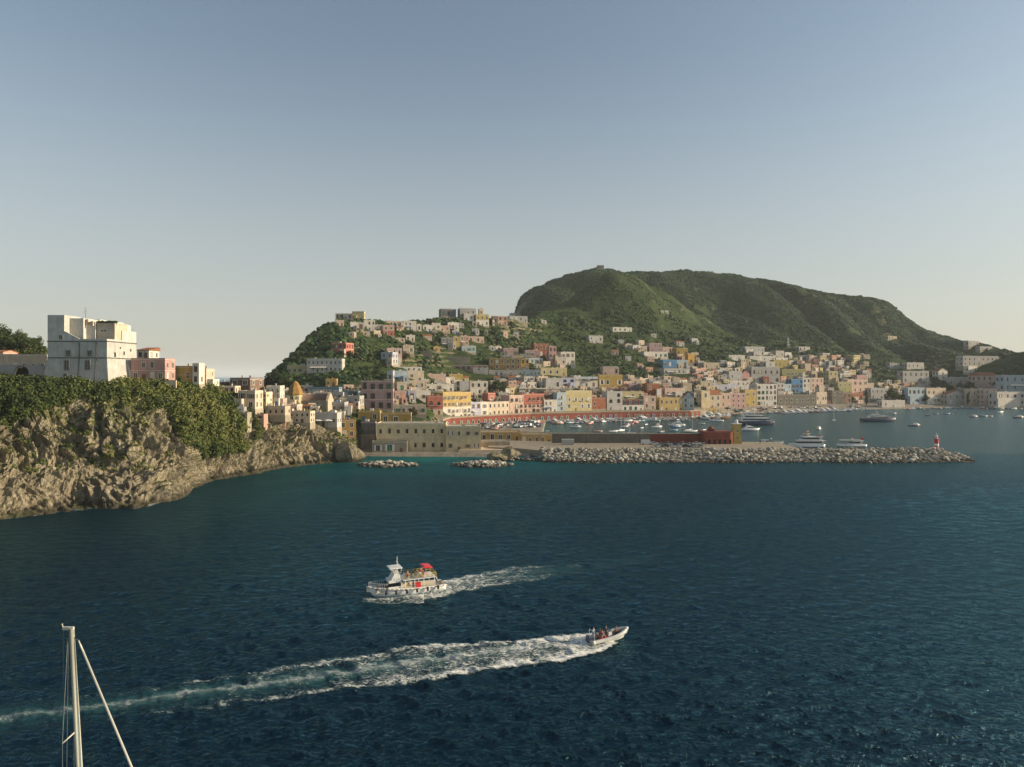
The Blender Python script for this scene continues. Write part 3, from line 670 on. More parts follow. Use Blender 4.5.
# ---- the fortress on the headland
def fortress():
    o = thing('fortress', 'big white square fortress with a sloping base and dark string courses on the headland', 'fortress', (0, 0, 0))
    Yc = 250.0; k = Yc / F; x0 = (47.5 - CX) * k; x1 = (107 - CX) * k; D = 19.5; zb = zz(388, Yc)
    z = lambda py: zz(py, Yc)
    yb = Yc; m = MB(); ba = 1.4                              # battered base
    zm = z(358); zt = z(341)
    m.add([(x0 - ba, yb - ba, zb), (x1 + ba, yb - ba, zb), (x1 + ba, yb + D + ba, zb), (x0 - ba, yb + D + ba, zb), (x0, yb, zm), (x1, yb, zm), (x1, yb + D, zm), (x0, yb + D, zm)],
          [(0, 1, 5, 4), (1, 2, 6, 5), (2, 3, 7, 6), (3, 0, 4, 7)])
    m.box(x0, x1, yb, yb + D, zm, zt - .2)
    m.obj('wall', plaster('tower'), o)
    for py in (341.2, 357.8):
        c = MB(); c.box(x0 - .22, x1 + .22, yb - .22, yb + D + .22, z(py) - .16, z(py) + .16); c.obj('string_course', simple('dark_moulding', (.10, .10, .10), .8), o)
    for px in (79.5, 96.5):                                  # rain pipes down the front
        x = (px - CX) * k; c = MB(); c.box(x - .13, x + .13, yb - .30, yb - .02, zm, zt - .4); c.add([(x - .13, yb - .25, zm), (x + .13, yb - .25, zm), (x + .13, yb - ba - .12, zb + 1), (x - .13, yb - ba - .12, zb + 1), (x - .13, yb, zm), (x + .13, yb, zm), (x + .13, yb - ba, zb + 1), (x - .13, yb - ba, zb + 1)], [(0, 1, 2, 3), (0, 3, 7, 4), (1, 5, 6, 2)]); c.obj('drain_pipe', simple('pipe_grey', (.12, .12, .12), .6), o)
    # tower at the left, with its raking parapet
    xt = (64.2 - CX) * k; zt0 = zt - .25; top = z(315)
    t = MB(); t.box(x0 + .02, xt, yb + .02, yb + 9.5, zt0, top); t.box(x0 + .02, xt, yb + .02, yb + .5, top, top + .0) if 0 else None
    # raking wall on the front edge
    xr = (79 - CX) * k; t.add([(xt, yb + .02, zt0), (xr, yb + .02, zt0), (xr, yb + .02, z(338.5)), (xt, yb + .02, z(331)), (xt, yb + .6, zt0), (xr, yb + .6, zt0), (xr, yb + .6, z(338.5)), (xt, yb + .6, z(331))],
              [(0, 1, 2, 3), (5, 4, 7, 6), (3, 2, 6, 7), (1, 5, 6, 2)])
    xe = (106.8 - CX) * k; t.box(xr, xe, yb + .02, yb + .6, zt0, z(338.8)); t.box(xe - .6, xe, yb + .6, yb + D - .02, zt0, z(338.8))
    t.obj('tower_wall', plaster('tower'), o)
    u = MB()                                                 # white lit rooms on the roof, stepping back
    u.box(xt + .003, (78 - CX) * k, yb + 3.2, yb + 12, zt0, z(317.5)); u.box((78 - CX) * k, (87 - CX) * k, yb + 5, yb + 13, zt0, z(320.5))
    u.box((70 - CX) * k, (80 - CX) * k, yb + 12.1, yb + 17, zt0, z(316.8))
    ro = u.obj('upper_rooms', plaster('white'), o)
    g = MB(); g.box((88 - CX) * k, (106 - CX) * k, yb + 5.5, yb + 14, zt0, z(322.5)); g.box((87.5 - CX) * k, (106.5 - CX) * k, yb + 5.2, yb + 14.2, z(322.5), z(322.5) + .25)
    gg_ = g.obj('roof_hall', plaster('cream'), o)
    b = MB(); b.box(xx(106.5, 259), xx(113, 259), 259, 266, zt0, zz(321.5, 259)); b.box(xx(112.8, 261), xx(122, 261), 261, 267, zt0, zz(324.5, 261)); b.obj('roof_house', plaster('white'), o)
    b = MB(); b.box(x1 - 6, x1 - .6, 256, 256.3, zt0, zz(331.5, 256)); b.box(x1 - 6.5, x1 - .6, 256, 259, zt0 + 2.6, zt0 + 2.8); b.obj('roof_pergola', plaster('brown'), o)
    # big block on the right, behind
    c = MB(); c.box(x1 - 8, x1 - .02, 259.6, yb + D - .02, zt0 + .01, zz(330.5, 259.6))
    c.obj('rear_block', plaster('tower'), o)
    hd = MB()
    for px in range(88, 107, 2): hd.add(*blob(((px - CX) * k, yb + 6.3, z(322.5) + .6), (.9, .8, .6), px), 0, False)
    hd.obj('roof_hedge', FOL('dark'), o)
    for px, py in ((62, 317.5), (80, 319), (85, 321)):
        c = MB(); xq = (px - CX) * k; c.box(xq - .4, xq + .4, yb + 4, yb + 4.8, z(py) - 1.5, z(py) + .3); c.obj('chimney', plaster('cream'), o)
    a = MB(); xa = (71.8 - CX) * k; a.tube((xa, yb + 8, z(317)), (xa, yb + 8, z(304.5)), .07, .03, 6); 
    for q in range(4): a.tube((xa - .8 + q * .1, yb + 8, z(311 - q * 1.5)), (xa + .8 - q * .1, yb + 8, z(311 - q * 1.5)), .03, n=5)
    a.obj('antenna', IRON, o)
    def fw(px, py0, py1, w, yo=0, kind='rect'):
        x = (px - CX) * k; f = link('window', wm('rect', simple('stone_frame', (.34, .33, .30), .8), 'window_frame'), o)
        zc = z(py1); bz = max(0, (zm - zc) / (zm - zb)) * ba; f.scale = (w, 1.6, (py1 - py0) * k); f.location = (x, yb - bz - .05 + yo, zc); link('pane', wm('pane', glass(), 'pane'), f)
    fw(61, 335.5, 339, 1.2); fw(68.3, 350.5, 356, 1.6); fw(89.7, 350.5, 356, 1.6); fw(67.7, 360.5, 370, 1.7); fw(88.5, 360.5, 369.5, 1.8); fw(67.3, 374, 381, 1.2)
    for yo, py0, py1, w in ((5.0, 352, 356.5, 1.1), (11, 350.5, 354, .9), (15.5, 347.5, 350, .8), (8.5, 346, 348, .7)):
        f = link('window', wm('rect', simple('stone_frame', (.4, .38, .34), .8), 'window_frame'), o); f.scale = (w, 1, (py1 - py0) * k); f.location = (x1 + .01, yb + yo, z(py1)); f.rotation_euler[2] = R(90); link('pane', wm('pane', glass(), 'pane'), f)
    bt = MB(); yq = yb + 12.5                                # buttress on the right face
    bt.add([(x1, yq, zm - .5), (x1, yq + 1.6, zm - .5), (x1 + 4.2, yq + 1.6, zb), (x1 + 4.2, yq, zb), (x1, yq, zb), (x1, yq + 1.6, zb)], [(0, 3, 2, 1), (0, 4, 3), (1, 2, 5), (3, 4, 5, 2)]); bt.obj('buttress', plaster('tower'), o)
    for px, py0, py1 in ((93, 328.8, 330.5), (96, 329, 330.4)):
        f = link('window', wm('rect', TRIM['white'], 'window_frame'), o); f.scale = (.8, 1, .6); f.location = ((px - CX) * k, yb + 5.49, z(py1)); link('pane', wm('pane', glass(), 'pane'), f)
    FOOT.append((x0 + 10, yb + 8, 14, 40, 140, yb, 383))
def blob(c, r, seed, n=1):
    bm = BLOB[n]; rd = random.Random(seed); vs = []
    for p in bm[0]:
        k = 1 + rd.uniform(-.28, .28); vs.append((c[0] + p[0] * r[0] * k, c[1] + p[1] * r[1] * k, c[2] + p[2] * r[2] * k))
    return vs, bm[1]
BLOB = {}
for n_ in (1, 2):
    bm = bmesh.new(); bmesh.ops.create_icosphere(bm, subdivisions=n_, radius=1); BLOB[n_] = ([tuple(v.co) for v in bm.verts], [tuple(v.index for v in f.verts) for f in bm.faces]); bm.free()
def FOL(k):
    nm = 'foliage_' + k
    if nm in MATS: return MATS[nm]
    base = dict(dark=(.018, .034, .014), mid=(.040, .062, .020), olive=(.075, .088, .030), light=(.10, .12, .035), dry=(.15, .13, .055), brownish=(.07, .055, .03), blue=(.02, .040, .024))[k]
    s = NT(nm); v = s.pos(); n1 = s.noise(.35, 4, .65, v); n2 = s.noise(2.2, 3, .6, v)
    c = s.mix(s.maprange(n1, .35, .65), tuple(x * .62 for x in base), tuple(x * 1.45 for x in base)); c = s.mix(s.maprange(n2, .4, .7, 0, .5), c, tuple(x * 1.8 for x in base))
    MATS[nm] = s.fin(c, .8, s.bump(n2, .3, .8), .15)
    return MATS[nm]
fortress()

h = house
# ---------------- headland
h(131, 165, 358, 381, 'pink', (2, 4), 'dusty pink two storey house with white window frames beside the fortress', 0, 8, Y=262, band=(.45,), chim=False, name='pink_house')
h(175, 192, 365.8, 384, 'gold', (1, 2), 'mustard yellow house on the headland right of the pink house', 0, 9, Y=272, band=(.5,), name='yellow_house')
h(192.5, 199, 363, 384, 'white', (2, 1), 'narrow white stair tower between yellow house and cream house on the headland', 0, 5, Y=270.5, side=1)
h(196, 206, 368.6, 385.5, 'cream', (2, 2), 'cream house at the right end of the headland row', 0, 8, Y=280)
h(204, 213, 379, 386, 'white', (1, 2), 'low white annex at the end of the headland row, sea behind it', 0, 6, Y=281)
h(137, 149, 346.7, 359, 'white', (1, 2), 'small white house with a red shed roof behind the pink house', 0, 8, Y=276, roof='shed', found=12)
h(-34, 47, 354, 378, 'cream', (1, 9), 'long low cream building left of the fortress, above the dark archway', 0, 9, Y=288, name='long_house')
o_ = thing('archway', 'dark round archway in the white wall left of the fortress', 'archway', (0, 0, 0))
kk = 285 / F; a0 = (-34 - CX) * kk; a1 = (47 - CX) * kk; ca = (22 - CX) * kk; zb_ = zz(381, 285); zt_ = zz(365, 285)
w_ = MB(); pts = [(a0, zb_), (a0, zt_), (a1, zt_), (a1, zb_), (ca + 3.1, zb_)] + [(ca + 3.1 * math.cos(math.pi * q / 12), zz(373, 285) + 3.0 * math.sin(math.pi * q / 12)) for q in range(13)] + [(ca - 3.1, zb_)]
n = len(pts); bmx = bmesh.new(); vv = [bmx.verts.new((x, 284.6, z)) for x, z in pts]; fc = bmx.faces.new(vv); ex = bmesh.ops.extrude_face_region(bmx, geom=[fc])
for e in ex['geom']:
    if isinstance(e, bmesh.types.BMVert): e.co.y += 1.2
bmesh.ops.triangulate(bmx, faces=[f for f in bmx.faces if len(f.verts) > 4]); me = bpy.data.meshes.new('arch_wall'); bmx.to_mesh(me); bmx.free(); me.materials.append(plaster('grey')); link('arch_wall', me, o_)
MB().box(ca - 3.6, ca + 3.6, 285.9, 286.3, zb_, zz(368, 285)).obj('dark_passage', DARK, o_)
h(-60, 3, 350, 358, 'salmon', (1, 3), 'low house with a red tiled roof at the left edge of the photo', 0, 9, Y=296, roof='sidegable')
# houses on the slope above the cliff
T = dict(cat='house')
h(217, 228, 381.7, 387, 'brown', (1, 2), 'small dark brown hut at the edge of the headland, sea behind it', 4, 6)
h(218, 235, 386, 393, 'cream', (1, 3), 'low cream house in front of the brown hut on the headland', 4, 7)
h(230, 250, 377.7, 394, 'brown', (2, 2), 'brown block house on the headland slope with a lit right side', -6, 13, found=10, name='town_house')
h(238, 255, 390.5, 409, 'cream', (2, 2), 'cream stepped house below the brown block house', 0, 9)
h(256, 266, 392, 407, 'greengrey', (3, 1), 'narrow grey green house left of the white house with balconies', 0, 8)
h(266, 280, 385.7, 406, 'white', (3, 3), 'tall white house with dark balconies above the sea cliff', 6, 9, bal=True)
h(272, 283, 398.4, 408.5, 'palepink', (1, 2), 'pale pink cube house below the tall white house with balconies', 4, 7)
h(250, 285, 406, 415, 'cream', (1, 6), 'long cream arcade with dark round openings on top of the cliff', -8, 5, found=3, kind='arch', name='arcade')
h(285, 297, 404.5, 411, 'palepink', (1, 3), 'low pink terrace house right of the cream cliff top arcade', 0, 8)
h(284, 310, 411, 422.6, 'cream', (2, 5), 'cream lower arcade house with two rows of openings stepping down the cliff', -8, 5, found=3, kind='arch', name='arcade')
h(310, 337, 412.5, 427, 'palegrey', (1, 5), 'grey white restaurant with an open terrace under two parasols', -6, 6, name='restaurant', cat='restaurant')
h(310, 335, 427, 436, 'stone', (1, 6), 'stone terrace wall with small openings under the restaurant', -6, 5, name='terrace_wall', cat='wall', Y=322, door=False)
h(336, 344.5, 411.6, 424.5, 'white', (1, 1), 'bright white cube house right of the restaurant terrace', 10, 7)
h(344.5, 351.5, 406, 416, 'white', (1, 1), 'small white cube behind the bright white cube house', 10, 6)
h(339, 356, 419.5, 438, 'tileyellow', (2, 2), 'warm stone house with a bare wall above the small cove', 14, 8)
h(310, 318.5, 406.5, 413, 'white', (1, 1), 'small white box house behind the restaurant', 10, 5)
h(331, 344.5, 402, 411.5, 'grey', (1, 2), 'grey cube house right of the church front', 0, 8)
h(346, 359.5, 395.8, 406, 'grey', (1, 2), 'plain grey house left of the mauve palace', -6, 8)
h(329, 343, 392, 400.5, 'grey', (1, 2), 'grey house with a flat roof behind the grey cubes left of the mauve palace', 0, 8)
h(309, 339, 387, 394, 'teal', (1, 7), 'long low blue grey building behind the church roof', 0, 8, low='sky', lowfrac=.6)
h(325.6, 336.6, 378.6, 386, 'orange', (1, 2), 'small orange house among dark trees above the blue grey building', 8, 7)
h(343, 358, 391, 397, 'teal', (1, 2), 'small blue roofed hut beside the mauve palace', 0, 6)
# church: nave, front, tiled dome
def church():
    hh = hit(326, 411); Yq = hh.y; k = Yq / F
    o = thing('church', 'long church with a dark barrel roof and a bright pointed front', 'church', (0, 0, 0))
    zf = lambda py: zz(py, Yq)
    x0, x1 = xx(296, Yq), xx(326, Yq); D = 11
    MB().box(x0, x1, Yq, Yq + D, zf(411) - 8, zf(400.5)).obj('nave_wall', plaster('stone'), o)
    r = MB(); n = 10; vs = []
    for x in (x0, x1 - .05):
        for j in range(n + 1):
            t = math.pi * j / n; vs.append((x, Yq + D / 2 - math.cos(t) * (D / 2 - .3), zf(400.6) + math.sin(t) * (zf(393.8) - zf(400.6))))
    r.add(vs, [(j, n + 1 + j, n + 2 + j, j + 1) for j in range(n)] + [tuple(range(n, -1, -1)), tuple(range(n + 1, 2 * n + 2))], 0, True); r.obj('barrel_roof', plaster('brown'), o)
    f = MB(); y0 = Yq - .4; y1 = Yq + D + .4; zt = zf(401); zp = zf(392.5); xa, xb = x1, x1 + 1.1
    P_ = [(y0, zf(411) - 8), (y1, zf(411) - 8), (y1, zt), ((y0 + y1) / 2, zp), (y0, zt)]
    f.add([(xa, y, z) for y, z in P_] + [(xb, y, z) for y, z in P_], [(0, 1, 2, 3, 4), (9, 8, 7, 6, 5)] + [(k2, k2 + 5, (k2 + 1) % 5 + 5, (k2 + 1) % 5) for k2 in range(5)]); f.obj('pointed_front', plaster('cream'), o)
    d = MB(); d.lathe([(1.5, 0), (1.5, 2.4)] + [(1.5 * math.cos(R(a)), 2.4 + 1.5 * math.sin(R(a))) for a in (20, 45, 70, 90)], 8, 0, (x0 + 6.2, Yq - .3)); 
    dm = d.obj('dark_arch', DARK, o); dm.location = (0, .0, zf(411.5))
    FOOT.append(((x0 + x1) / 2, Yq + 5, 13, 294, 331, Yq, 411))
    Yd = hit(291, 402).y; k = Yd / F; c = (xx(291, Yd), Yd + 7)
    o2 = thing('domed_chapel', 'round chapel with a faceted orange tiled dome left of the church', 'chapel', (c[0], c[1], zz(402, Yd)))
    hz_ = (402 - 394.5) * k; rr = 15 * k / 2
    MB().lathe([(rr * .95, -6), (rr * .95, hz_)], 8, smooth=False).obj('drum', plaster('paleyellow'), o2)
    MB().lathe([(rr * 1.12, hz_ - .1), (rr * 1.12, hz_ + .3), (rr * .98, hz_ + 1.6), (rr * .72, hz_ + 4.0), (rr * .35, hz_ + 6.2), (.3, hz_ + 6.9), (.001, hz_ + 7)], 8, smooth=False).obj('dome', tile('tileyellow'), o2)
    MB().tube((0, 0, hz_ + 6.8), (0, 0, hz_ + 8), .14, .06).obj('finial', IRON, o2)
    for a in (-140, -95, -50, 0):
        f = link('window', wm('arch', TRIM['white'], 'window_frame'), o2); q = R(a); f.location = (math.cos(q) * rr * .93, math.sin(q) * rr * .93, 1.0); f.scale = (1, 1, 1.7); f.rotation_euler[2] = q + math.pi / 2; link('pane', wm('archpane', glass(), 'pane'), f)
    FOOT.append((c[0], c[1], 8, 281, 301, Yd, 402))
church()
# ---------------- mauve palace and the blocks round the harbour's inner corner
h(361, 393, 380.4, 410, 'mauve', (3, 4), 'large mauve palace with pale windows left of the town', 6, 12, name='palace', cat='palace', band=(.36, .68), wscale=1.2)
h(381, 426, 405, 414.5, 'cream', (1, 7), 'long cream wall house with a sloping top behind the ochre building', 8, 8, name='long_house')
h(358, 380, 410.7, 421, 'ochre', (1, 2), 'ochre house with a plain wall above the netted shed', 6, 8, Y=362)
h(380.5, 411, 412.8, 424.5, 'ochre', (1, 3), 'ochre building with a lit right end behind the long dull yellow building', 6, 9, Y=352)
h(376.5, 446, 423, 452, 'greengrey', (2, 8), 'long dull yellow quayside building with a row of square windows', 3, 15, Y=334, name='warehouse', cat='building', band=(.5,), wscale=.65, found=3)
h(446, 481, 426, 452, 'greengrey', (2, 4), 'lower dull yellow block right of the long quayside building', 3, 13, Y=332.5, name='warehouse', cat='building', wscale=.65, found=3)
h(372, 407, 441, 453.5, 'stone', (1, 3), 'low stone terrace in front of the long dull yellow building', 3, 3.6, Y=329, name='stone_terrace', cat='terrace', found=3, chim=False)
h(361, 375, 421.5, 434, 'darkgrey', (1, 4), 'dark open shed with black netting above the cove', 3, 8, Y=345, name='shed', cat='shed')
h(427.5, 443, 396, 414.5, 'coral', (2, 2), 'salmon pink house with a white ground floor left of the big yellow house', 14, 10, low='cream', lowfrac=.28, kind='arch', bal=True)
h(480, 521, 431.6, 441, 'orange', (1, 5), 'low orange and ochre harbour building on the landing', 3, 9, Y=388, name='harbour_office', cat='building', found=3)
h(521, 552, 433.5, 444.5, 'yellow', (1, 5), 'low bright yellow harbour building on the landing', 3, 9, Y=372, name='harbour_office', cat='building', found=3)
h(469, 510, 440.5, 452, 'stone', (0, 0), 'pale curved stone bastion wall on the landing beside the reef', 3, 8, Y=345, name='bastion', cat='wall', found=3, chim=False)
# ---------------- front row above the red quay wall
rowY = lambda px: float(np.interp(px, [440, 450, 500, 530, 600, 650, 690], [502, 509, 546, 567, 597, 612, 624]))
def fr(px0, px1, pt, pb, *a, **k):
    px = (px0 + px1) / 2; k.setdefault('yaw', math.degrees(math.atan2(rowY(px1) - rowY(px0), xx(px1, rowY(px1)) - xx(px0, rowY(px0)))))
    ANX[0] = False; r = h(px0, px1, pt, pb, *a, Y=rowY(px) + k.pop('back', 0), **k); ANX[0] = True; return r
fr(443, 471, 392, 419.5, 'yellow', (4, 7), 'tall bright yellow house with arched balconies and a white lower half above the quay', low='white', lowfrac=.46, kind='arch', bal=True, depth=11)
fr(471, 481, 402, 416.5, 'lilac', (2, 2), 'lavender blue house right of the tall bright yellow house')
fr(481, 488, 402, 416, 'white', (2, 1), 'narrow white house right of the lavender blue house')
fr(488, 509.5, 401.5, 415.3, 'cream', (2, 5), 'cream row house with five openings, a pink tower behind it', kind='arch')
fr(509.5, 523.5, 395, 414.5, 'palepink', (3, 3), 'pale salmon house left of the coral red house above the quay', bal=True)
fr(523.5, 544, 393.6, 414, 'coral', (3, 5), 'coral red house with white lower walls above the quay', low='palepink', lowfrac=.45, bal=True)
fr(544, 557, 399.7, 412.5, 'white', (2, 3), 'low white house right of the coral red house')
fr(557, 566, 392.3, 411.5, 'sky', (3, 1), 'narrow pale blue house left of the pale yellow house', bal=True)
fr(566, 592, 390.5, 411, 'paleyellow', (2, 4), 'wide pale yellow house with four window columns and balconies above the quay', bal=True, low='paleyellow', lowfrac=.2)
fr(592, 607, 397.5, 409, 'brick', (1, 3), 'low brick orange house between the wide pale yellow house and the grey cream house')
fr(607, 622.5, 391.4, 410, 'palegrey', (3, 2), 'grey cream house with dark round windows right of the brick house', kind='arch', wscale=1.3)
fr(622.5, 643.6, 391.4, 399.2, 'paleyellow', (1, 3), 'pale yellow top floor set back above the maroon gallery', back=3)
fr(622.5, 643.6, 399.2, 411, 'maroon', (2, 4), 'maroon and white gallery house with turquoise doors above the quay', low='white', lowfrac=.5, trim='turq')
fr(643.6, 656, 395.8, 409, 'palepink', (2, 2), 'pinkish cream house left of the yellow stair house')
fr(659.5, 683, 397.5, 413, 'yellow', (2, 5), 'bright yellow house with an outside stair at the end of the red quay wall', low='gold', lowfrac=.45)
fr(488, 495.5, 392.7, 404, 'coral', (1, 1), 'small pink tower rising behind the cream row house', back=13)
fr(544, 553, 391, 400, 'brown', (1, 2), 'brown shaded house front behind the low white house', back=12)
# ---------------- quay front further right
h(683, 694, 392, 413.5, 'sky', (3, 2), 'white blue gabled house with dark windows at the water front', -8, 12, Y=622, roof='gable')
h(701.5, 710, 390.5, 409, 'greengrey', (2, 1), 'olive grey plain house between two pale houses on the water front', 0, 9)
h(710, 721, 390, 408, 'cream', (2, 2), 'cream gabled house with one dark window on the water front', 0, 9, roof='sidegable')
h(721, 731, 393, 408, 'palepink', (2, 2), 'pale house right of the cream gabled house on the water front', 0, 9)
h(731, 746, 393, 408, 'pink', (3, 3), 'pink house of three storeys behind the big yacht', 3, 9)
h(745, 756.5, 389.6, 406, 'gold', (2, 2), 'golden yellow house with a bright edge between pink house and grey block', 3, 9)
h(702, 720, 408, 413.2, 'yellow', (1, 4), 'low yellow kiosk house on the quay below the cream gabled house', 0, 7)
h(757, 777, 384, 406, 'palegrey', (4, 5), 'large grey white apartment block of four storeys above the big yacht', 3, 12, name='apartment_block', cat='apartment block')
h(777, 784, 383, 396, 'palegrey', (3, 2), 'grey white house between the large block and the cyan house', 3, 10)
h(784, 791.3, 384, 393, 'sky', (2, 2), 'small cyan house left of the bright blue house', 3, 9)
h(791.5, 803, 379, 393, 'blue', (3, 3), 'bright blue house on the terrace wall', 3, 10)
h(803, 810.5, 378, 392.5, 'white', (3, 2), 'white house right of the bright blue house', 3, 10)
h(811, 823.5, 377.7, 392.5, 'palepink', (3, 3), 'pinkish cream house above the colonnade', 3, 10)
h(816.5, 827, 392, 404, 'cream', (1, 4), 'cream colonnade with tall white pillars below the pinkish house', 3, 6, kind='arch', name='colonnade', cat='building', wscale=1.3)
h(778, 816, 394.5, 406, 'darkstone', (1, 7), 'dark stone retaining wall overgrown with green below the bright blue house', 3, 4, name='retaining_wall', cat='wall', door=False, chim=False)
h(751.5, 780, 367.6, 384, 'grey', (2, 5), 'wide grey building with a rounded top behind the grey white block', 3, 12, roof='vault')
h(763, 769, 376.4, 385, 'red', (1, 1), 'small red house in front of the wide grey building', 3, 6)
h(782, 806, 369, 378, 'olive', (1, 6), 'long olive facade above the bright blue house', 3, 9)
h(805, 811, 363.5, 374, 'cream', (2, 1), 'narrow cream house at the right end of the olive facade', 3, 8)
h(774, 790, 360, 368, 'gold', (1, 4), 'yellow garden house above the dark hedge', 3, 9)
h(776, 788, 357.8, 361, 'white', (1, 3), 'flat white roof house just behind the yellow garden house', 3, 9)
h(811.6, 822, 371, 379, 'cream', (1, 2), 'cream house behind the pinkish cream house above the colonnade', 3, 9)
h(822.5, 829, 371.6, 382, 'olive', (2, 1), 'olive house left of the tall yellow house', 3, 9)
h(828.8, 838, 371, 386, 'paleyellow', (3, 2), 'tall yellow tower house with a bright front', 3, 10)
h(838, 852, 381.7, 393, 'olive', (2, 3), 'grey olive house front below the tall yellow tower house', 3, 10)
h(847.5, 868, 379.5, 393, 'palepink', (2, 4), 'cream stepped house under the small pink house', 3, 10)
h(857, 866.5, 375, 382, 'pink', (1, 2), 'small pink house on top of the cream stepped house', 3, 9)
h(832, 843, 390.5, 404, 'darkstone', (2, 2), 'dark stone storehouse by the quay right of the colonnade', 3, 8)
h(843, 851.5, 392.5, 403, 'brown', (2, 2), 'brown storehouse right of the dark stone storehouse', 3, 8)
h(851.5, 863, 392.7, 401, 'brick', (1, 3), 'low red brown house with brown shutters by the quay', 3, 8)
h(871, 888, 388, 400, 'grey', (2, 4), 'grey two storey house behind the green trees at the bay', 3, 9)
h(882, 905, 400.3, 407.4, 'white', (1, 3), 'low white pavilion with a flat roof at the beach', 3, 7, name='pavilion', cat='pavilion')
h(908, 925, 387.4, 404, 'sky', (2, 4), 'pale blue grey house left of the cream house at the beach', 3, 9)
h(926.6, 946, 388, 404, 'cream', (2, 4), 'cream two storey house with dark windows at the beach', 3, 9, kind='arch')
h(947.6, 966, 390.6, 404.5, 'palegrey', (2, 3), 'pale house with a pointed gable at the beach', 3, 9, roof='gable')
h(971, 984, 388.7, 404.5, 'cream', (2, 2), 'cream house with a flat roof right of the pointed gable house', 3, 9)
h(984, 997, 388.7, 404.5, 'palepink', (3, 2), 'pinkish three storey house left of the big blue grey house', 3, 9)
h(997, 1060, 391.6, 405.5, 'palegrey', (2, 9), 'long pale building with dark arches at the right edge of the photo', 0, 10, Y=812, kind='arch')
h(1004, 1060, 375, 391, 'sky', (2, 8), 'big light blue house above the long pale building at the right edge', 0, 10)
h(975.7, 998.6, 372, 386, 'palepink', (2, 4), 'house with a wide dark red tiled roof behind the beach houses', 2, 11, roof='hip')
h(963, 999, 356.5, 366, 'palegrey', (2, 8), 'pale hotel with a row of white vaults high on the slope', 0, 12, roof='vault', name='hotel', cat='hotel', kind='arch')
h(968.5, 977.5, 366, 372.5, 'white', (1, 2), 'small white house with two dark windows below the hotel', 0, 8)
h(968.5, 979, 341, 346, 'palegrey', (1, 3), 'pale house high on the ridge above the hotel', 0, 9)
h(980, 992, 346.5, 350, 'palegrey', (1, 3), 'low grey house on the ridge right of the pale ridge house', 0, 8)
h(907, 924, 362.5, 369, 'palegrey', (1, 4), 'grey white villa on the slope above the bay', 0, 9)
h(903, 929, 371, 383.5, 'grey', (2, 5), 'wide grey villa among trees behind the beach', 0, 10)
h(938.4, 947.6, 368, 380, 'white', (2, 1), 'white chapel with a gable in the trees above the beach', 0, 9, roof='gable', name='chapel', cat='chapel')
h(890, 900, 363, 369, 'grey', (1, 3), 'small grey house on the slope left of the grey white villa', 0, 8)
h(949, 968, 377, 386, 'palegrey', (1, 4), 'pale house half hidden in trees right of the white chapel', 0, 8)
h(888, 897, 336, 339.5, 'cream', (1, 3), 'lone pale house high on the mountain side above the bay', 0, 8)
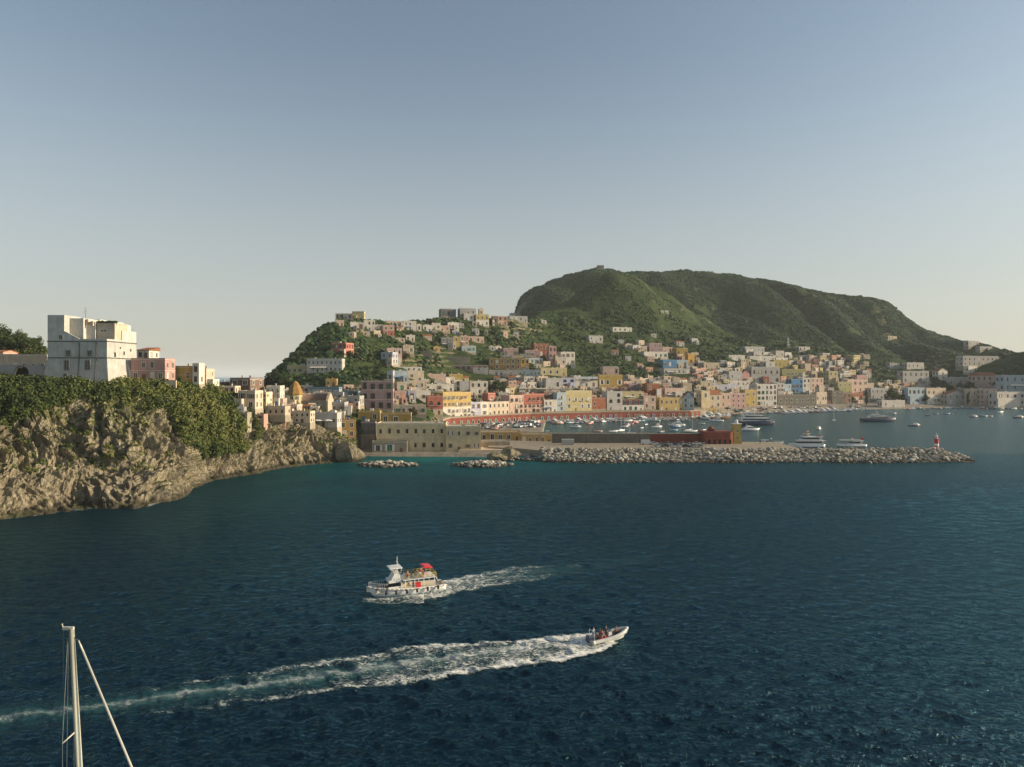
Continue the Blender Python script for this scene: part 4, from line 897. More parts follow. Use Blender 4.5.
# ---------------- second rows behind the front row
def r2(t):
    for ln in t.strip().split('\n'):
        a = [q.strip() for q in ln.split('|')]; n_ = [float(q) for q in a[0].split()]
        rc_ = tuple(int(q) for q in a[2].split()); kw = eval('dict(' + (a[4] if len(a) > 4 else '') + ')')
        h(n_[0], n_[1], n_[2], n_[3], a[1], rc_, a[3], **kw)
r2('''
393 407.6 370.7 381|sky|1 2|light blue house left of the cream house, above the mauve palace|depth=11
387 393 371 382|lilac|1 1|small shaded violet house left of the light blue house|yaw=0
407.6 424 370.7 381|cream|1 2|cream house with two dark windows right of the light blue house
396 422 366.8 371.5|white|1 5|white roof terrace house on top behind the light blue house
408 425 380.4 388.5|cream|1 3|cream house below the two windowed cream house
397 407 382 393|cream|1 1|plain cream house right of the mauve palace
427 446 373.8 382|palepink|1 4|pinkish cream house with four small windows in the upper town
449 463 374 383|gold|1 2|yellow house right of the pinkish cream house in the upper town
454 462.5 380 391.5|white|2 1|white house in front of the upper yellow house
470 488 381 395|white|2 3|white house with two rows of three windows left of the dark trees|kind='arch',door=False
460 470 381 394|grey|0 0|windowless grey wall house left of the white house with two window rows
408 416 390.5 402|lilac|1 1|lilac house at the corner of the long white house
416 431 390.5 402|white|1 3|long white blue house right of the lilac corner house
431.5 442 391 397|darkgrey|0 0|plain dark grey house behind the salmon pink house
425.6 442 384 391|white|1 3|white mid slope house above the dark grey house
395 406 391 403|salmon|1 2|orange pink house right of the mauve palace in the shade
442 454 384 391|white|1 2|small white house left of the white house in front of the yellow one
546 561.6 378 390|palegrey|1 2|grey white house with two dark windows below the pale yellow long house
561.6 575.6 377.7 388|lilac|2 2|lavender house with two wide blue arched windows|kind='arch',wscale=1.7,trim='blue'
575.6 597.6 380.5 388.5|white|1 3|white restaurant under a long pale awning
541 567 367.6 375.5|paleyellow|1 4|pale yellow long house with four round windows|kind='arch'
599 622.5 374.5 389|ochre|1 4|ochre palace with tall windows and a curved roof storey|kind='arch',wscale=1.3,name='palace',cat='palace'
603 619 367 375|palepink|1 3|pinkish curved roof storey just behind the ochre palace|roof='vault',yaw=10
629 641 384 392|mauve|1 2|mauve house behind the maroon gallery
631 640 379 386|cream|1 1|small cream house left of the yellowish narrow house behind the front row
641 647.5 383.5 393|paleyellow|1 1|yellowish narrow house left of the rust brown house
647 660 383.5 397.5|rust|2 2|rust brown house behind the front row|depth=10
653 661 381.5 388.5|white|1 1|small white top house above the rust brown house
660 667 388 397|salmon|1 1|orange pink house right of the rust brown house
665 681.7 388 397.8|palepink|1 3|pinkish cream house with three bays behind the bright yellow stair house
489 521 358 369.3|ochre|2 6|long ochre yellow palace in the upper town with two rows of openings|kind='arch',yaw=4,depth=14,name='palace',cat='palace',low='tileyellow',lowfrac=.45
521 529 358.5 369.3|yellow|2 2|bright yellow right wing of the long ochre palace|yaw=4
444 488 365 370.5|pink|1 8|long low pink house left of the ochre palace|yaw=4
489 518.6 370 377|palegrey|1 6|long white grey house below the ochre palace|yaw=4
518.6 540.7 369.6 376.8|sky|1 6|pale blue long house with small square windows|yaw=4
534 549 343.5 357|rust|2 3|tall red brown house on the slope above the ochre palace
549 556.5 346 365|pink|3 2|tall pinkish house right of the red brown house
561 575 351.8 365|white|2 3|white house with a sunlit front right of the tall pinkish house
525 540 350 357.5|mauve|1 3|purple pink house left of the tall red brown house
503.4 518.3 348 357.6|mauve|1 3|mauve grey house left of the purple pink house
526 543 358 364|sky|1 4|low pale green blue house right of the ochre palace|low='white'
556 566 357 366|palegrey|1 2|grey white house below the tall pinkish house
''')
# ---------------- town hill
r2('''
335.5 352 313.5 319|cream|1 4|long cream villa with yellow garden wall on the hill top|yaw=4
352 364 311.3 318.5|paleyellow|1 2|yellow villa wing on the hill top|yaw=4
336 344 320 326|palepink|1 2|small pale pink house at the dark left edge of the hill top
350.4 358 322 330.5|white|1 2|white house below the hill top villa
358 364 322.5 330.5|grey|1 1|grey shaded house between two white houses below the hill top villa
364 375 320 330.5|white|2 3|larger white house with two rows of windows below the hill top villa
375 383 324.6 331|grey|1 1|grey house left of the salmon red house on the hill
383 394.4 325 335.5|salmon|2 2|salmon red house with a dark red doorway on the hill|low='coral'
386 400 320.8 326|cream|1 4|cream house behind the salmon red house on the hill
331 346 342.6 355.5|coral|2 4|coral red villa with white window frames and flat roof on the hill side|yaw=-14,depth=13,side=3,low='coral'
306.6 342 358.5 372.5|palegrey|2 8|long white building with rows of square windows below the coral villa|yaw=3
287 308 365 374.5|paleyellow|1 4|pale yellow annex wall left of the long white building|yaw=3
381 392.6 352 364.5|lilac|2 2|shaded blue white house left of the pink hillside house|yaw=-20
387 402 348 362|palepink|2 3|pink hillside house with an open loggia|kind='arch'
403 414 345 354|cream|1 2|cream cube house right of the pink hillside house
393.5 400.5 356.5 366|white|2 1|white lower house in front of the pink hillside house
401 404 322 330|cream|1 1|tiny cream house between the cream house and the white house on the hill
404 416.4 321 330.5|white|2 3|white house with flat roof in the middle of the hill row
417 421.5 324 331.5|white|1 1|narrow white house in the hill row
423 432 325 331.5|white|1 2|low white house in the hill row left of the tall white one
432 440.5 323 329.8|white|1 2|white house left of the salmon house in the hill row
440 450 325.5 331|salmon|1 2|salmon house in the hill row
448 459 322.4 329.5|white|1 3|white house right of the salmon house in the hill row
406 415 335 340.8|white|1 2|small white house alone below the hill row
395 405 338 341.6|cream|1 2|low cream house left of the lone small white house
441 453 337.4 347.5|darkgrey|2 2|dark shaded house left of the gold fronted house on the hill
453 460 336.5 347.5|gold|2 1|gold fronted house on the middle of the hill
460 469 335.6 345.5|salmon|2 2|orange pink house right of the gold fronted house
469 484 336.5 342.5|palepink|1 4|long cream pink house with four dark openings on the hill
462 476 345.7 352.5|sky|1 3|blue grey house below the orange pink house on the hill
433.5 440 346.6 351.5|orange|1 1|tiny orange house among bushes on the hill
489 496 346 351|grey|1 1|shaded grey house left of the bright white gable on the hill
496 501.6 344.8 351|white|1 1|small bright white gable house alone in the bushes|roof='gable'
441 456 308.8 316.5|darkgrey|1 3|grey ruin like house on the hill crest|Y=735,found=4
460 476 308.3 316|grey|1 3|pale grey house on the hill crest left of the yellow one|Y=738,found=4
476 489 314.5 326|gold|2 3|golden yellow house with a white base near the hill crest|low='white'
479.5 483.5 308.8 315|cream|1 1|narrow cream tower behind the golden yellow house near the crest|Y=750,found=5
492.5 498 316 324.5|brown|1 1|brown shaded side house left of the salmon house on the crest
498 507.5 316.2 324.5|salmon|2 2|salmon house on the right part of the crest
509.5 527.5 316 321.5|grey|1 4|long grey house at the foot of the mountain cliff
511 520 313 316.5|white|1 2|small white house behind the long grey house at the mountain foot
520.5 527.5 319.5 323|white|1 2|small white house right below the long grey house
541.6 546.5 320.4 323.5|white|1 1|tiny white house alone in the green slope
464 474 313.6 320.5|palegrey|1 2|grey white house below the pale grey house on the crest
589 603 335.5 342.5|palegrey|1 3|blue grey house alone in the dark green slope
613 632 327.3 331.6|white|1 4|long white house on the slope of the middle hill
651 656.5 333.8 337.3|grey|1 1|tiny grey house on the right slope of the middle hill
661 664 310.6 313.2|white|1 1|left one of two tiny white houses high on the middle hill
665 668.5 310.6 313.4|white|1 1|right one of two tiny white houses high on the middle hill
625.5 632 343.7 348.5|cream|1 1|small cream house at the left end of the middle valley houses
633 640 345 350|white|1 2|small white house right of the small cream valley house
640 647 346 351|cream|1 2|cream house left of the mauve cube house in the valley
649 662 342.9 351.5|mauve|2 3|mauve cube house in the valley
644 668 351.7 358.5|white|1 5|white valley house with a row of dark windows below the mauve cube
662.5 673 347 352.5|palepink|1 2|pinkish house right of the mauve cube house
676.5 688 348 358|ochre|1 3|ochre valley house right of the pinkish one
663 677 359.6 368.5|blue|1 3|deep blue house in the valley
677 688 360 368|sky|1 2|pale blue house right of the deep blue house
677 683 356 360|red|1 1|tiny house with a red top behind the pale blue house
664 690 368.4 374|grey|1 6|long grey house with small pale windows in the valley
688 694.5 353.7 364|orange|2 1|narrow orange house in the valley
681 687 351 356|palepink|1 1|pinkish cube house behind the ochre valley house
698 704 360.8 367.5|palegrey|1 1|small grey white house right of the narrow orange house
704 719.6 362.5 370|stone|1 3|ochre grey long house in the valley
720 727 368 375|grey|1 1|small grey house left of the grey house with a pink end
729 742 371 381|grey|1 2|grey house with plain wall left of the pink gable
742 749.5 370.5 381|pink|1 1|pink gabled house end in the valley|roof='gable'
727 735 362 366.3|white|1 2|low white house above the grey house with plain wall
727.5 732 367.8 372.5|cream|1 1|tiny cream house left of another tiny cream one on the valley roofs
735 740 367.8 372.5|white|1 1|tiny white house behind the grey house with plain wall
713.5 738 384.5 391|lilac|1 5|long lilac grey house behind the water front houses
727 750 380.8 386|palegrey|1 5|long pale grey house above the long lilac grey house
738 757 385 391|palegrey|1 4|pale house with four windows right of the long lilac grey house
729 745 355 361|palegrey|1 4|grey white row house in the upper valley
745 764.5 346.7 352|grey|1 5|long grey house on the far slope
754 762 351.5 358.5|palegrey|1 2|pale house below the long grey house on the far slope
750 775 356 361.5|palegrey|1 6|long pale row house in the upper valley
763.5 773 352 356|white|1 2|white flat roofed house in the upper valley
776 784 350.7 357.5|palegrey|1 2|pale house left of the mast in the upper valley
785 791.5 352.4 358.5|white|1 1|white house right below the mast
766 775 361.5 372|palegrey|2 1|grey white house left of the yellow garden house
799 810 346.7 351|palegrey|1 3|pale house on the slope right of the mast
799 807 355.5 361.5|darkgrey|1 2|dark house right of the yellow garden house
813 818.6 356 358.8|white|1 1|tiny white house in the green right of the dark house
825 828.5 359.6 362.4|white|1 1|tiny white house above the tall yellow tower house
700.5 712 381 388|stone|1 2|stone grey house behind the olive grey plain house
683 692 383 391|stone|1 2|stone cottage behind the white blue gabled house
868 874 383 389|cream|1 1|small cream house at the right end of the stepped houses
929 938 384 389|grey|1 2|small grey house behind the cream house at the beach
''')
# ---------------- small houses filling the rows of the town
FARC = ['white', 'cream', 'palegrey', 'palepink', 'paleyellow', 'grey', 'salmon', 'stone']; FM = MB()
def far_house(px0, px1, pt, pb, Yc, yaw, ci, rd):
    A, W = facade(px0, px1, Yc, yaw); z0 = zz(pb, Yc); Hh = (pb - pt) * Yc / F; D = max(5, W * .8)
    Mx = Matrix.Translation((A.x, A.y, z0)) @ Matrix.Rotation(R(yaw), 4, 'Z')
    FM.box(0, W, 0, D, -6, Hh - .4, ci, Mx)
    for a in ((0, W, 0, .25), (0, W, D - .25, D), (0, .25, .25, D - .25), (W - .25, W, .25, D - .25)): FM.box(*a, Hh - .4, Hh, ci, Mx)
    if rd.random() < .5: x_ = rd.uniform(.8, W - 2); FM.box(x_, x_ + 1.4, 1.5, 2.9, Hh - .4, Hh + 1.1, ci, Mx)
    nr2 = 2 if Hh > 6.5 else 1; nc2 = max(1, int(W / 3.2))
    for i in range(nr2):
        for j in range(nc2):
            if rd.random() < .12: continue
            x_ = W * (j + .5) / nc2 + rd.uniform(-.3, .3); zq = (Hh - .5) * (i + .3) / nr2; w2 = rd.uniform(.45, .8); h2 = rd.uniform(1.3, 2.1) if nr2 > 1 else rd.uniform(1.2, 1.9)
            FM.box(x_ - w2, x_ + w2, -.05, .02, zq, min(zq + h2, Hh - .8), 8, Mx); FM.box(x_ - w2 - .12, x_ + w2 + .12, -.10, .02, zq - .12, zq - .01, 9, Mx)
        for j in range(2):
            y_ = D * (j + .5) / 2; zq = (Hh - .5) * (i + .3) / nr2; FM.box(-.05, .02, y_ - .5, y_ + .5, zq, zq + 1.4, 8, Mx)
rd = random.Random(41); made = 0
ZN = [(300, 360, 392, 410, 20, 'between the church and the mauve palace'), (394, 470, 376, 402, 36, 'in the dense upper rows left of the harbour'), (488, 600, 376, 399, 32, 'in the rows above the quay front'), (600, 690, 378, 400, 20, 'behind the quay front by the ochre palace'),
      (692, 780, 360, 402, 44, 'in the far valley behind the big yacht'), (780, 872, 352, 398, 36, 'around the blue house on the far shore'), (876, 1010, 380, 400, 22, 'among the trees behind the beach'), (340, 480, 320, 340, 9, 'on the upper slope of the town hill'), (600, 700, 338, 372, 7, 'in the middle valley')]
for (a, b, c, d, n, wh_) in ZN:
    k = 0; tries = 0
    while k < n and tries < 400:
        tries += 1; pw = rd.uniform(4.5, 10) * (.75 if a > 690 else 1); px = rd.uniform(a, b - pw); pb = rd.uniform(c + 5, d); ph_ = rd.uniform(4.5, 8) * (.8 if a > 690 or c < 350 else 1); pt = pb - ph_
        bad = False
        for (q0, q1, qt, qb) in RECT:
            ox = min(px + pw, q1) - max(px, q0); oy = min(pb, qb) - max(pt, qt)
            if ox > 0 and oy > 0 and ox * oy > .30 * min(pw * ph_, (q1 - q0) * (qb - qt)): bad = True; break
            if ox > 0 and oy > 0 and pb > qb and ox * oy > .16 * (q1 - q0) * (qb - qt): bad = True; break
        if bad: continue
        hq = hit(px + pw / 2, pb)
        if hq is None or hq.z < 3: continue
        if a > 690:
            far_house(px, px + pw, pt, pb, hq.y, rd.uniform(8, 34), rd.randrange(8), rd); RECT.append((px, px + pw, pt, pb)); FOOT.append((hq.x, hq.y + 3, 6, px, px + pw, hq.y, pb)); k += 1; continue
        cl = rd.choice(['white', 'white', 'cream', 'palegrey', 'palepink', 'cream', 'grey', 'stone', 'paleyellow', 'salmon']); k += 1; made += 1
        nm_ = dict(palegrey='pale grey', palepink='pale pink', paleyellow='pale yellow').get(cl, cl)
        o, *_r = h(px, px + pw, pt, pb, cl, (2 if ph_ > 6.5 else 1, max(1, round(pw / 3.4))), f'small {nm_} house {wh_}', rd.uniform(6, 34), roof=rd.choice(['flat'] * 5 + ['vault', 'sidegable']), side=1)
        o['group'] = f'small {nm_} houses {wh_}'
rd = random.Random(98)
for (a, b, c, d, n) in [(236, 345, 388, 420, 16), (296, 400, 386, 412, 20), (394, 600, 380, 403, 84), (600, 690, 376, 402, 40), (690, 872, 368, 404, 90), (740, 850, 354, 372, 14), (876, 1012, 382, 403, 30), (345, 520, 320, 338, 8), (640, 700, 344, 372, 10), (500, 580, 350, 372, 10)]:
    k = 0; tries = 0
    while k < n and tries < 900:
        tries += 1; pw = (rd.uniform(3, 7.5) + (4 if a < 300 else 0)) * (.8 if a > 680 else 1); px = rd.uniform(a, b - pw); pb = rd.uniform(c + 4, d); ph_ = rd.uniform(3.2, 6) * (.85 if a > 680 else 1); pt = pb - ph_; bad = False
        for (q0, q1, qt, qb) in RECT:
            ox = min(px + pw, q1) - max(px, q0); oy = min(pb, qb) - max(pt, qt)
            if ox > 0 and oy > 0 and (ox * oy > .42 * pw * ph_ or (pb > qb and ox * oy > .14 * (q1 - q0) * (qb - qt))): bad = True; break
        if bad: continue
        hq = hit(px + pw / 2, pb)
        if hq is None or hq.z < 5 or hq.y < 250: continue
        if hq.y < 420 and px > 345: continue
        k += 1; far_house(px, px + pw, pt, pb, hq.y, rd.uniform(-4, 34), rd.choice([0, 0, 1, 1, 2, 3, 3, 4, 5, 6, 7]), rd); RECT.append((px, px + pw, pt, pb)); FOOT.append((hq.x, hq.y + 3, 4.5, px, px + pw, hq.y, pb))
tag(FM.obj('distant_houses', [plaster(c) for c in FARC] + [glass(), TRIM['white']]), 'small distant houses crowding the gaps between the larger houses of the town', None, None, 'stuff')
# awning of the white restaurant, palms etc come later
Ya = hit(586, 388.5).y
h(597.5, 604, 265.2, 268.2, 'darkstone', (1, 2), 'tiny dark building on the very summit of the mountain', 5, 9, Y=1412, found=10, name='summit_building', cat='building')
o_ = thing('awning', 'long pale awning on posts over the white restaurant terrace', 'awning', (0, 0, 0)); xa, xb = xx(575.6, Ya), xx(598, Ya)
m = MB()
for q in range(4):
    xq0 = xa + (xb - xa) * q / 4; m.box(xq0, xq0 + (xb - xa) / 4 - .25, Ya - 1.5, Ya + 6, zz(379, Ya), zz(376.6, Ya), top=(.1, 1.5))
m.obj('canvas', TRIM['white'], o_)
m = MB()
for q in range(5): xq = xa + (xb - xa) * q / 4; m.tube((xq, Ya - 1.4, zz(389, Ya)), (xq, Ya - 1.4, zz(379, Ya)), .08)
m.obj('posts', IRON, o_)
# ---------------- red quay wall (in one long run, with store doors)
qo = thing('quay_wall', 'long brick red quay wall with white framed store doors below the front row of houses', 'wall', (0, 0, 0))
fpts = [(440, 466), (446, 492), (450, 504), (475, 523), (500, 541), (530, 561), (545, 567), (575, 580), (600, 591), (625, 599), (650, 606), (670, 611.5), (690, 617), (700, 630)]
qx = [(xx(p, Y), Y) for p, Y in fpts]
hgt_ = lambda x: float(np.interp(x, [-50, 0, 150, 175], [6.7, 6.9, 6.3, 5.6]))
m = MB(); tr = MB(); cp = MB()
for (xA, yA), (xB, yB) in zip(qx[:-1], qx[1:]):
    L2 = math.hypot(xB - xA, yB - yA); nx, ny = (yB - yA) / L2, -(xB - xA) / L2; ha, hb2 = hgt_(xA), hgt_(xB)
    o1, o2 = .9, -2.4
    m.add([(xA + nx * o1, yA + ny * o1, .5), (xB + nx * o1, yB + ny * o1, .5), (xB + nx * .35, yB + ny * .35, hb2), (xA + nx * .35, yA + ny * .35, ha), (xA + nx * o2, yA + ny * o2, ha), (xB + nx * o2, yB + ny * o2, hb2), (xA + nx * o2, yA + ny * o2, .5), (xB + nx * o2, yB + ny * o2, .5)],
          [(0, 1, 2, 3), (3, 2, 5, 4), (0, 3, 4, 6), (1, 7, 5, 2)])
    cp.add([(xA + nx * .6, yA + ny * .6, ha + .003), (xB + nx * .6, yB + ny * .6, hb2 + .003), (xB + nx * .6, yB + ny * .6, hb2 + 1.0), (xA + nx * .6, yA + ny * .6, ha + 1.0), (xA, yA, ha + .003), (xB, yB, hb2 + .003), (xB, yB, hb2 + 1.0), (xA, yA, ha + 1.0)],
           [(0, 1, 2, 3), (3, 2, 6, 7), (7, 6, 5, 4), (0, 4, 5, 1), (0, 3, 7, 4), (1, 5, 6, 2)])
m.obj('wall', plaster('red'), qo); cp.obj('parapet', plaster('stone'), qo)
rd = random.Random(5); acc = 0
for (xA, yA), (xB, yB) in zip(qx[1:-1], qx[2:]):
    L2 = math.hypot(xB - xA, yB - yA); t = 3
    while t < L2 - 2:
        x = xA + (xB - xA) * t / L2; y = yA + (yB - yA) * t / L2; nx, ny = (yB - yA) / L2, -(xB - xA) / L2
        f = link('store_door', wm('arch', TRIM['white'], 'window_frame'), qo, (x + nx * .90, y + ny * .90, 1.75)); f.rotation_euler[2] = math.atan2(yB - yA, xB - xA); f.scale = (1.9, 2.2, 2.6)
        link('door_leaf', wm('archpane', [WOODD, TRIM['green'], TRIM['blue'], DARK][rd.randrange(4)], 'door_leaf'), f); t += rd.uniform(5, 8)
# ================================================================== MOLE, BREAKWATER, BEACONS
XL = xx(505, 330)
m = MB()
mo = thing('mole', 'long stone mole with a road between the rock armour and the harbour', 'mole', (0, 0, 0))
pts = [(-12, 338), (4, 331), (20, 316), (60, 312), (100, 312), (140, 311.5), (140, 364), (100, 364.5), (60, 365), (20, 366), (-2, 372), (-12, 372)]
m.poly([(x, y) for x, y in pts], -3, 2.9)
m.poly([(140.01, 311.5), (196, 311.5), (199, 316), (197, 326), (145, 330), (140.01, 332)], -3, 2.9)
m.obj('quay', plaster('stone'), mo)
e = MB(); e.box(18, 194, 312.4, 313.6, 2.9, 3.9); e.obj('low_wall', plaster('stone'), mo)
# landing by the harbour office (lower quay)
m = MB(); m.poly([(-26, 330), (6, 333), (24, 345), (24, 372), (-12, 372)], .5, 2.2); m.obj('landing', plaster('cream'), mo)
# harbour walls on the mole
def wallrun(name, label, x0, x1, y, z0, z1, mat, th=1.2, slats=0):
    o = thing(name, label, 'wall', ((x0 + x1) / 2, y, z0)); m = MB(); w2 = (x1 - x0) / 2
    m.box(-w2, w2, 0, th, 0, z1 - z0 - .3); m.obj('wall', mat, o)
    c = MB(); c.box(-w2 - .05, w2 + .05, -.15, th + .15, z1 - z0 - .3, z1 - z0); c.obj('coping', plaster('stone'), o)
    if slats:
        p = MB(); n = int((x1 - x0) / slats)
        for k in range(n): xk = -w2 + (k + .5) * (x1 - x0) / n; p.box(xk - .3, xk + .3, -.45, 0, 0, z1 - z0 - .6)
        p.obj('pilasters', mat, o)
    return o
Yw = 358.5
wallrun('harbour_wall', 'dark grey harbour wall with pilasters on the mole', xx(552, Yw), xx(650, Yw), Yw, 2.9, zz(433.2, Yw), plaster('darkstone'), slats=3.4)
wallrun('harbour_wall', 'dark red harbour wall on the mole joining the red fort', xx(650.2, Yw), xx(704, Yw), Yw, 2.9, zz(433.4, Yw), plaster('red'))
fo = thing('harbour_fort', 'red harbour fort with rounded corners at the end of the mole wall', 'fort', (0, 0, 0))
Yf = 352.0; x0, x1 = xx(704.5, Yf), xx(734, Yf); zt = zz(433.0, Yf)
m = MB()
def rrect(x0, x1, y0, y1, r, n=6):
    p = []
    for cx, cy, a in ((x1 - r, y0 + r, -90), (x1 - r, y1 - r, 0), (x0 + r, y1 - r, 90), (x0 + r, y0 + r, 180)):
        for k in range(n + 1): t = R(a + 90 * k / n); p.append((cx + r * math.cos(t), cy + r * math.sin(t)))
    return p
m.poly(rrect(x0, x1, Yf, Yf + 12, 2.5), 2.85, zt); m.obj('wall', plaster('red'), fo)
m = MB(); m.poly(rrect(x0 - .2, x1 + .2, Yf - .2, Yf + 12.2, 2.6), zt + .003, zt + .5); m.obj('parapet', plaster('red'), fo)
m = MB()
for k in range(5): xk = x0 + 2 + k * 2.7; m.box(xk, xk + 1.0, Yf - .05, Yf + .2, 2.95, 5.2)
m.obj('openings', DARK, fo)
c = (xx(711, 358), 358); m = MB(); m.lathe([(1.9, zt + .5), (1.9, zt + 1.6), (1.2, zt + 2.5), (.3, zt + 3.2), (.001, zt + 3.3)], 8, 0, c, smooth=False); m.obj('lookout', plaster('red'), fo)
ot = thing('harbour_tower', 'orange harbour tower with a white top lamp beside the red fort', 'tower', (xx(736.3, 356), 356, 2.9))
zt = zz(424, 356) - 2.9
m = MB(); m.box(-2.2, 2.2, -2.2, 2.2, 0, zt, top=(.25, .25)); m.obj('wall', plaster('gold'), ot)
m = MB(); m.box(-2.3, 2.3, -2.3, 2.3, zt, zt + .35); m.lathe([(.9, zt + .35), (.9, zt + 1.7), (.6, zt + 2.2), (.001, zt + 2.5)], 10); m.obj('lantern', TRIM['white'], ot)
for k, z in enumerate((2.5, 6.0)): put_window(ot, 0, z, .8, 1.3, y=-2.1); CH[ot.name][-1].location = (0, -2.2 + z * .025 - .02, z)
# red and white lighthouse at the head
lx, ly = xx(936.5, 320), 320
lo = thing('lighthouse', 'small red lighthouse with a white lantern on the head of the breakwater', 'lighthouse', (lx, ly, 2.9))
LR = simple('lighthouse_red', (.45, .03, .04), .5, 0, .4, .2); LW = simple('lighthouse_white', (.75, .74, .72), .5, 0, .4, .1)
MB().lathe([(2.3, 0), (2.3, .7), (1.6, .7)], 16).obj('plinth', LR, lo)
MB().lathe([(1.15, .7), (1.0, 2.4)], 14).obj('lower_shaft', LR, lo)
MB().lathe([(1.0, 2.4), (.95, 3.5)], 14).obj('white_band', LW, lo)
MB().lathe([(.95, 3.5), (.85, 5.5)], 14).obj('upper_shaft', LR, lo)
m = MB(); m.lathe([(.85, 5.5), (1.35, 5.6), (1.35, 5.75), (.5, 5.75)], 14)
for k in range(10): a = k * .628; m.tube((1.27 * math.cos(a), 1.27 * math.sin(a), 5.7), (1.27 * math.cos(a), 1.27 * math.sin(a), 6.5), .04, n=5)
m.obj('gallery', LR, lo); MB().lathe([(.55, 5.75), (.55, 6.9), (.7, 6.95), (.3, 7.4), (.001, 7.5)], 12).obj('lantern', LW, lo)
MB().tube((0, 0, 7.4), (0, 0, 8.6), .05).obj('rod', LW, lo)
m = MB(); m.box(-.35, .35, -1.18, -1.0, .75, 2.2); m.obj('door', LW, lo)
m = MB(); m.box(-3.2, 3.2, -3.2, 3.2, -3, .0); m.obj('foundation', plaster('stone'), lo)
# lamp posts on the mole
pst = thing('street_lamp', 'lamp post standing before the dark grey harbour wall on the mole', 'street lamp', (xx(586, 352), 352, 2.9), 0, None)
MB().tube((0, 0, 0), (0, 0, 8.6), .14, .08).obj('pole', IRON, pst); m = MB(); m.tube((0, 0, 8.5), (0, -1.2, 8.8), .06); m.obj('arm', IRON, pst); MB().box(-.2, .2, -1.7, -1.0, 8.65, 8.85).obj('lamp', TRIM['white'], pst)
for px, lb in ((669, 'lamp post standing before the dark red harbour wall on the mole'), (640, 'lamp post near the white van on the mole'), (760, 'lamp post on the open quay right of the orange tower')): copy_tree(pst, label=lb, loc=(xx(px, 350), 350, 2.9))
# ---- boulders
BM = []
MR = NT('boulder_stone'); s = MR; v = s.pos(); rn = s.n('ObjectInfo').outputs['Random']
c = s.ramp(s.noise(.8, 5, .7, v), [(.3, (.24, .21, .16)), (.5, (.46, .42, .34)), (.7, (.62, .58, .49))])
pz = s.n('SeparateXYZ'); s.t.links.new(v, pz.inputs[0]); wt = s.maprange(s.math('ADD', pz.outputs[2], s.maprange(s.noise(.4, 3, .6, v), .3, .7, -.6, .6)), .4, 1.6, 1, 0)
c = s.mix(s.math('MULTIPLY', wt, .85), c, (.035, .03, .022))
hv = s.n('HueSaturation'); s.t.links.new(c, hv.inputs['Color']); s.t.links.new(s.maprange(rn, 0, 1, .7, 1.2), hv.inputs['Value'])
M_BOULD = s.fin(hv.outputs[0], .9, s.bump(s.noise(2.5, 6, .7, v), .15, .8), .2)
for k in range(8):
    vs, fs = blob((0, 0, 0), (1, .8, .65), 90 + k, 1); m = MB(); m.add(vs, fs); BM.append(m.mesh('boulder', M_BOULD))
cands = []
rd = random.Random(3)
def armour(x, t):   # t 0 waterline front .. 1 top
    yb_ = 299.0 + 1.2 * math.sin(x * .11)
    return yb_ + t * 13.2, -.3 + t * 4.9
core = MB(); n = 60; vs = []
for i in range(n + 1):
    x = 16 + (203 - 16) * i / n; k = min(1, (203 - x) / 10 + .15)
    vs += [(x, 299.5, -2), (x, 300.5, .2), (x, 309, 2.6 * k), (x, 313, 3.0 * k), (x, 325 if x > 140 else 318, 2.6 * k), (x, 331 if x > 140 else 322, -2)]
core.add(vs, [(i * 6 + j, i * 6 + 6 + j, i * 6 + 7 + j, i * 6 + 1 + j) for i in range(n) for j in range(5)] + [tuple(range(5, -1, -1)), tuple(n * 6 + j for j in range(6))])
bwo = thing('breakwater', 'rock core of the long breakwater under its boulders', 'breakwater', (0, 0, 0)); core.obj('rock_core', M_BOULD, bwo)
x = 14.0
while x < 205:
    for t in np.linspace(0, 1, 10):
        if x > 198 and t > .7: continue
        tt = t + rd.uniform(-.05, .05); y, z = armour(x, tt); k = 1 if x < 196 else max(.3, (206 - x) / 10)
        cands.append((x + rd.uniform(-.8, .8), y + (0 if x < 196 else (x - 196) * .7), z * k + rd.uniform(-.2, .4), rd.choice([rd.uniform(.45, .9), rd.uniform(.5, 1.1), rd.uniform(.8, 1.5)])))
    x += 1.35
for k in range(90):     # rounded head and lee side
    a = rd.uniform(-80, 85); r = rd.uniform(1, 7); cands.append((203 + r * math.cos(R(a)) * .9, 315 + r * math.sin(R(a)) * 1.8, max(-.2, 2.6 - r * .4 + rd.uniform(-.3, .4)), rd.uniform(.8, 1.4)))
for k in range(60): x = rd.uniform(146, 205); cands.append((x, 326.5 + rd.uniform(0, 4), rd.uniform(.2, 2.5), rd.uniform(.8, 1.3)))
reef = []
for (pa, pb_, n, zt) in ((359, 416, 85, 1.6), (453, 512, 95, 1.8)):
    for k in range(n):
        t = rd.random(); px = pa + (pb_ - pa) * t; e = math.sin(math.pi * min(1, max(0, t * .9 + .05))); u = rd.random()
        Yq = 283 + u * 13 * (.4 + .6 * e) + (1 - e) * 6
        reef.append((xx(px, Yq), Yq, -.2 + zt * math.sin(math.pi * u) * e + rd.uniform(-.2, .3), rd.uniform(.8, 1.7)))
for k in range(60):   # foot of the landing
    px = rd.uniform(508, 560); Yq = sea_y(460.5) + rd.uniform(-2, 3); reef.append((xx(px, Yq), Yq, rd.uniform(-.2, 1.2), rd.uniform(.7, 1.3)))
for k in range(46): px = rd.uniform(556, 575); reef.append((xx(px, 300), 300 + rd.uniform(0, 12), rd.uniform(0, 2.5), rd.uniform(.7, 1.2)))
front = sorted(cands, key=lambda c: -(c[3] - (c[1] - 300) * .08 + (c[2] > .2) * .5))
indiv = front[:190] + sorted(reef, key=lambda c: -c[3])[:110]
